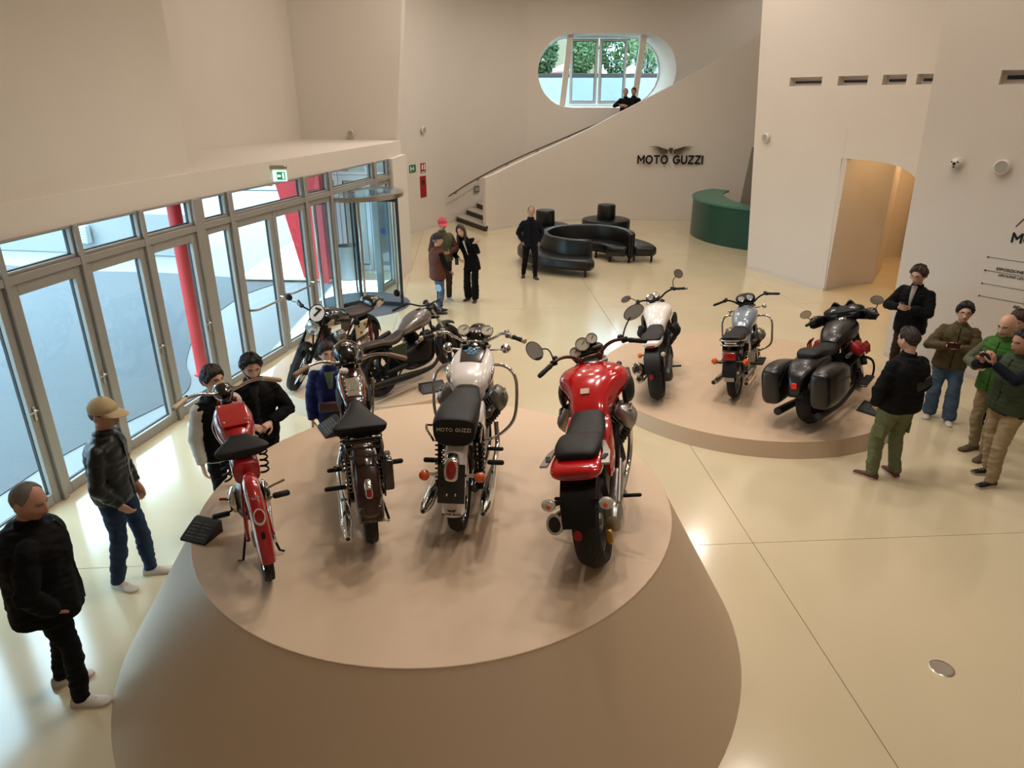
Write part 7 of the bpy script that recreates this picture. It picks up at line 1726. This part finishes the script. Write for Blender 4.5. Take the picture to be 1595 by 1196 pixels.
# 7 man in pink cap
p = person('person in pink cap and olive vest holding a phone near the entrance', (-1.45, 14.55, 0), 158, 1.74, hair=('short', 'grey'), cap=C_PINK, skin=SKIN2, top=C_RUST, vest=C_OLIVE, bottom=C_DKBR, shoes=S_GRY, sole=S_SOLE, wl=(-.06, .28, 1.08), wr_=(.09, .28, 1.10), pl=(-1, -.3, -.3), pr=(1, -.3, -.3),
       fdl=(.7, .5, 0), fdr=(-.6, .5, .1), nl=(0, -.5, .6), nr=(0, -.5, .6), curl=(.6, .6), head=(4, 8, 0), bulk=1.14, hem=-.12, loose=1.2, seed=9, vox=.009)
held_phone(p, 'mobile_phone', 'dark phone held by the person in the pink cap', 1, at=(.02, .34, 1.11), rot=(radians(50), 0, 0))
# 8 woman in black pointing
p = person('person in black suit leaning and pointing backwards near the entrance', (-.86, 14.55, 0), 196, 1.63, ((-.10, .05, -10), (.10, -.04, 12)), (-.02, 0), (.16, .02), (-4, 8, 18), hair=('long', 'chest'), top=C_BLACK, bottom=C_BLK2, shoes=S_BRN,
       wl=(-.14, .20, 1.36), wr_=(.24, .14, .98), pl=(-.6, .2, -1), pr=(1, -.8, 0), fdl=(-.7, .0, .35), nl=(0, -1, -.2), curl=(.25, .6), bulk=.94, hem=-.42, loose=1.05, wide=.03, inner=(C_WHITE, .025, .3, .95), seed=10, vox=.009)
held_phone(p, 'mobile_phone', 'dark phone in the lowered hand of the person in the black suit', 1, at=(.27, .19, .92), rot=(radians(70), 0, .3))
# 9 man by the sofa
person('person in dark blazer strolling in front of the black sofa', (.44, 16.6, 0), 172, 1.68, ((-.10, .12, -14), (.16, -.10, 14)), hair=('balding', 'grey'), beard='white', skin=SKIN2, top=C_NAVY, bottom=C_BLK2, shoes=S_BRN, wl=(-.20, .02, .90), wr_=(.20, .02, .90), pl=(-1, -.8, 0), pr=(1, -.8, 0),
       bulk=1.06, hem=-.28, loose=1.1, inner=(C_BLK2, .06, -.15, 1.0), seed=11, vox=.009)
# 10, 11 people on the stairs
for (x, y, hs, lb, hr, sk) in ((3.86, 25.62, 1.68, 'person in black leaning over the stair parapet, lower of the two on the stairs', ('balding', 'grey'), SKIN2), (4.2, 26.05, 1.70, 'person in black standing higher on the stairs behind another person', ('short', 'black'), SKIN2)):
    person(lb, (x, y, min(STAIR, key=lambda q: (q[0].xy-Vector((x, y))).length)[1]), 196, hs, hair=hr, skin=sk, top=C_BLACK, bottom=C_BLK2, shoes=S_BLK, wl=(-.10, .30, 1.18), wr_=(.16, .30, 1.20), pl=(-1, -.3, -.3), pr=(1, -.3, -.3), head=(0, 14, 0), lean=(0, .08), bulk=1.08, loose=1.1, seed=12, vox=.011)
# 12 man with scarf by the right wall
p = person('person in black coat, scarf and glasses reading a phone by the right wall', (5.96, 10.02, 0), -128, 1.78, ((-.11, .03, -8), (.11, -.02, 8)), hair=('wavy', 'chest'), glasses=True, top=C_BLACK, bottom=C_DKBR, shoes=S_BRN, wl=(-.05, .27, 1.18), wr_=(.10, .26, 1.16), pl=(-1, -.3, -.4), pr=(1, -.3, -.4),
       fdl=(.5, .6, .25), fdr=(-.5, .6, .2), nl=(.2, -.7, .5), nr=(-.2, -.7, .5), curl=(.5, .5), head=(4, 12, 0), lean=(0, .03), bulk=1.2, hem=-.32, loose=1.3, inner=(C_SCARF, .04, .5, 1.08), seed=13)
held_phone(p, 'mobile_phone', 'dark phone in the hands of the person with the scarf', 1, at=(.02, .34, 1.23), rot=(radians(42), 0, 0))
# 13 man seen from behind
p = person('person in black hoodie and sage cargo trousers seen from behind at the low podium', (4.27, 7.05, 0), -18, 1.77, ((-.15, .02, -30), (.13, -.02, 10)), hair=('short', 'brown'), top=C_BLK2, bottom=C_SAGE, shoes=S_RED, sole=S_SOLE, wl=(-.21, .11, .90), wr_=(.21, .11, .90), pl=(-1, -.5, 0), pr=(1, -.5, 0),
       head=(-6, 10, 0), bulk=1.26, hem=-.16, loose=1.3, legw=1.16, hood=True, seed=14)
p['B'](MB().box(p['pel'].lerp(p['neck'], .52)+Vector((.07, -.175, 0)), (.20, .06, .11), rot=(0, -.35, 0), bev=.02, seg=2), 'crossbody_bag', mat('black_nylon', '#16171a', .6, bump=(200, .2)))
p['B'](MB().tube(spline([p['neck']+Vector((.12, -.10, -.02)), p['pel'].lerp(p['neck'], .72)+Vector((.13, -.16, 0)), p['pel'].lerp(p['neck'], .55)+Vector((.11, -.18, 0))], 5), [(.004, .016)]*11, 8), 'bag_strap', MATS['black_nylon'])
for sd in (-1, 1):
    hp, kn, an, toe = p['Lg'][sd]; c = hp.lerp(kn, .72)+Vector((toe.y, -toe.x, 0))*(sd*.098)
    p['B'](MB().box(c, (.03, .12, .15), rot=(0, 0, -atan2(toe.x, toe.y)), bev=.012), 'cargo_pocket', C_SAGE)
# 14 woman in glasses
p = person('person in glasses, taupe anorak and jeans photographing with a phone', (5.78, 8.6, 0), -150, 1.61, ((-.12, .06, -6), (.13, -.06, 12)), (.03, 0), (-.02, .02), (-4, -4, 0), hair=('wavy', 'black'), glasses=True, top=C_TAUPE, bottom=C_JEAN2, shoes=S_WHITE, sole=S_SOLE, wl=(-.02, .27, 1.20), wr_=(.13, .27, 1.20), pl=(-1, -.3, -.5), pr=(1, -.3, -.5),
       fdl=(.6, .5, .2), fdr=(-.6, .5, .2), nl=(.2, -.7, .4), nr=(-.2, -.7, .4), curl=(.6, .6), bulk=1.2, hem=-.2, loose=1.35, legw=1.12, wide=.03, hood=True, seed=15)
held_phone(p, 'mobile_phone', 'red-cased phone held by the person in the taupe anorak', 1, mt=mat('dark_red_phone_case', '#3b1218', .4, bump=(60, .02)), at=(.055, .35, 1.24), rot=(radians(75), radians(90), 0))
# 15 dark haired person behind the bald man
p = person('person in olive jacket and black trousers half hidden behind the green vest', (6.12, 8.05, 0), -120, 1.70, ((-.12, .12, -4), (.10, -.08, 10)), hair=('fringe', 'chest'), top=C_OLIVE, bottom=C_BLK2, shoes=S_WHITE, sole=S_SOLE, head=(0, 16, 0), bulk=1.05, loose=1.15, wl=(-.1, .22, 1.05), pl=(-1, -.3, -.3), seed=16)
# 16 bald man
p = person('person in bright green vest and khaki trousers looking down', (5.70, 7.6, 0), -112, 1.79, ((-.11, .05, -8), (.11, -.06, 8)), hair=('bald', 'brown'), skin=SKIN, top=C_OLIVE, vest=C_GREEN, bottom=C_KHAKI, shoes=S_TAN, sole=S_TAN, wl=(-.04, .30, 1.20), wr_=(.10, .28, 1.12), pl=(-1, -.3, -.5), pr=(1, -.3, -.5),
       fdl=(.3, .7, .3), fdr=(-.4, .6, .3), nl=(.3, -.5, .5), nr=(-.3, -.5, .5), curl=(.6, .6), head=(-4, 14, 0), lean=(0, .05), bulk=1.12, hem=-.2, loose=1.2, hood=True, seed=17)
# 17 man in quilted vest
p = person('person in grey-green quilted vest holding up a phone at the right edge', (5.44, 6.98, 0), -98, 1.79, ((-.12, .08, -8), (.13, -.10, 6)), (0, 0), (0, .01), (0, 10, 0), hair=('short', 'black'), skin=SKIN2, top=C_NAVY, vest=C_GREENV, bottom=cloth('beige_chino', '#9c8b6c'), shoes=S_BLK, sole=S_SOLE,
       wl=(-.06, .38, 1.42), wr_=(.10, .38, 1.40), pl=(-1, -.1, -.6), pr=(1, -.1, -.6), fdl=(.15, .3, .9), fdr=(-.15, .3, .9), nl=(.7, .3, 0), nr=(-.7, .3, 0), curl=(.5, .5), bulk=1.16, hem=-.16, loose=1.15, legw=1.08, seed=18)
held_phone(p, 'mobile_phone', 'black phone held up by the person in the quilted vest', 1, at=(.02, .44, 1.50), rot=(radians(88), radians(90), 0))
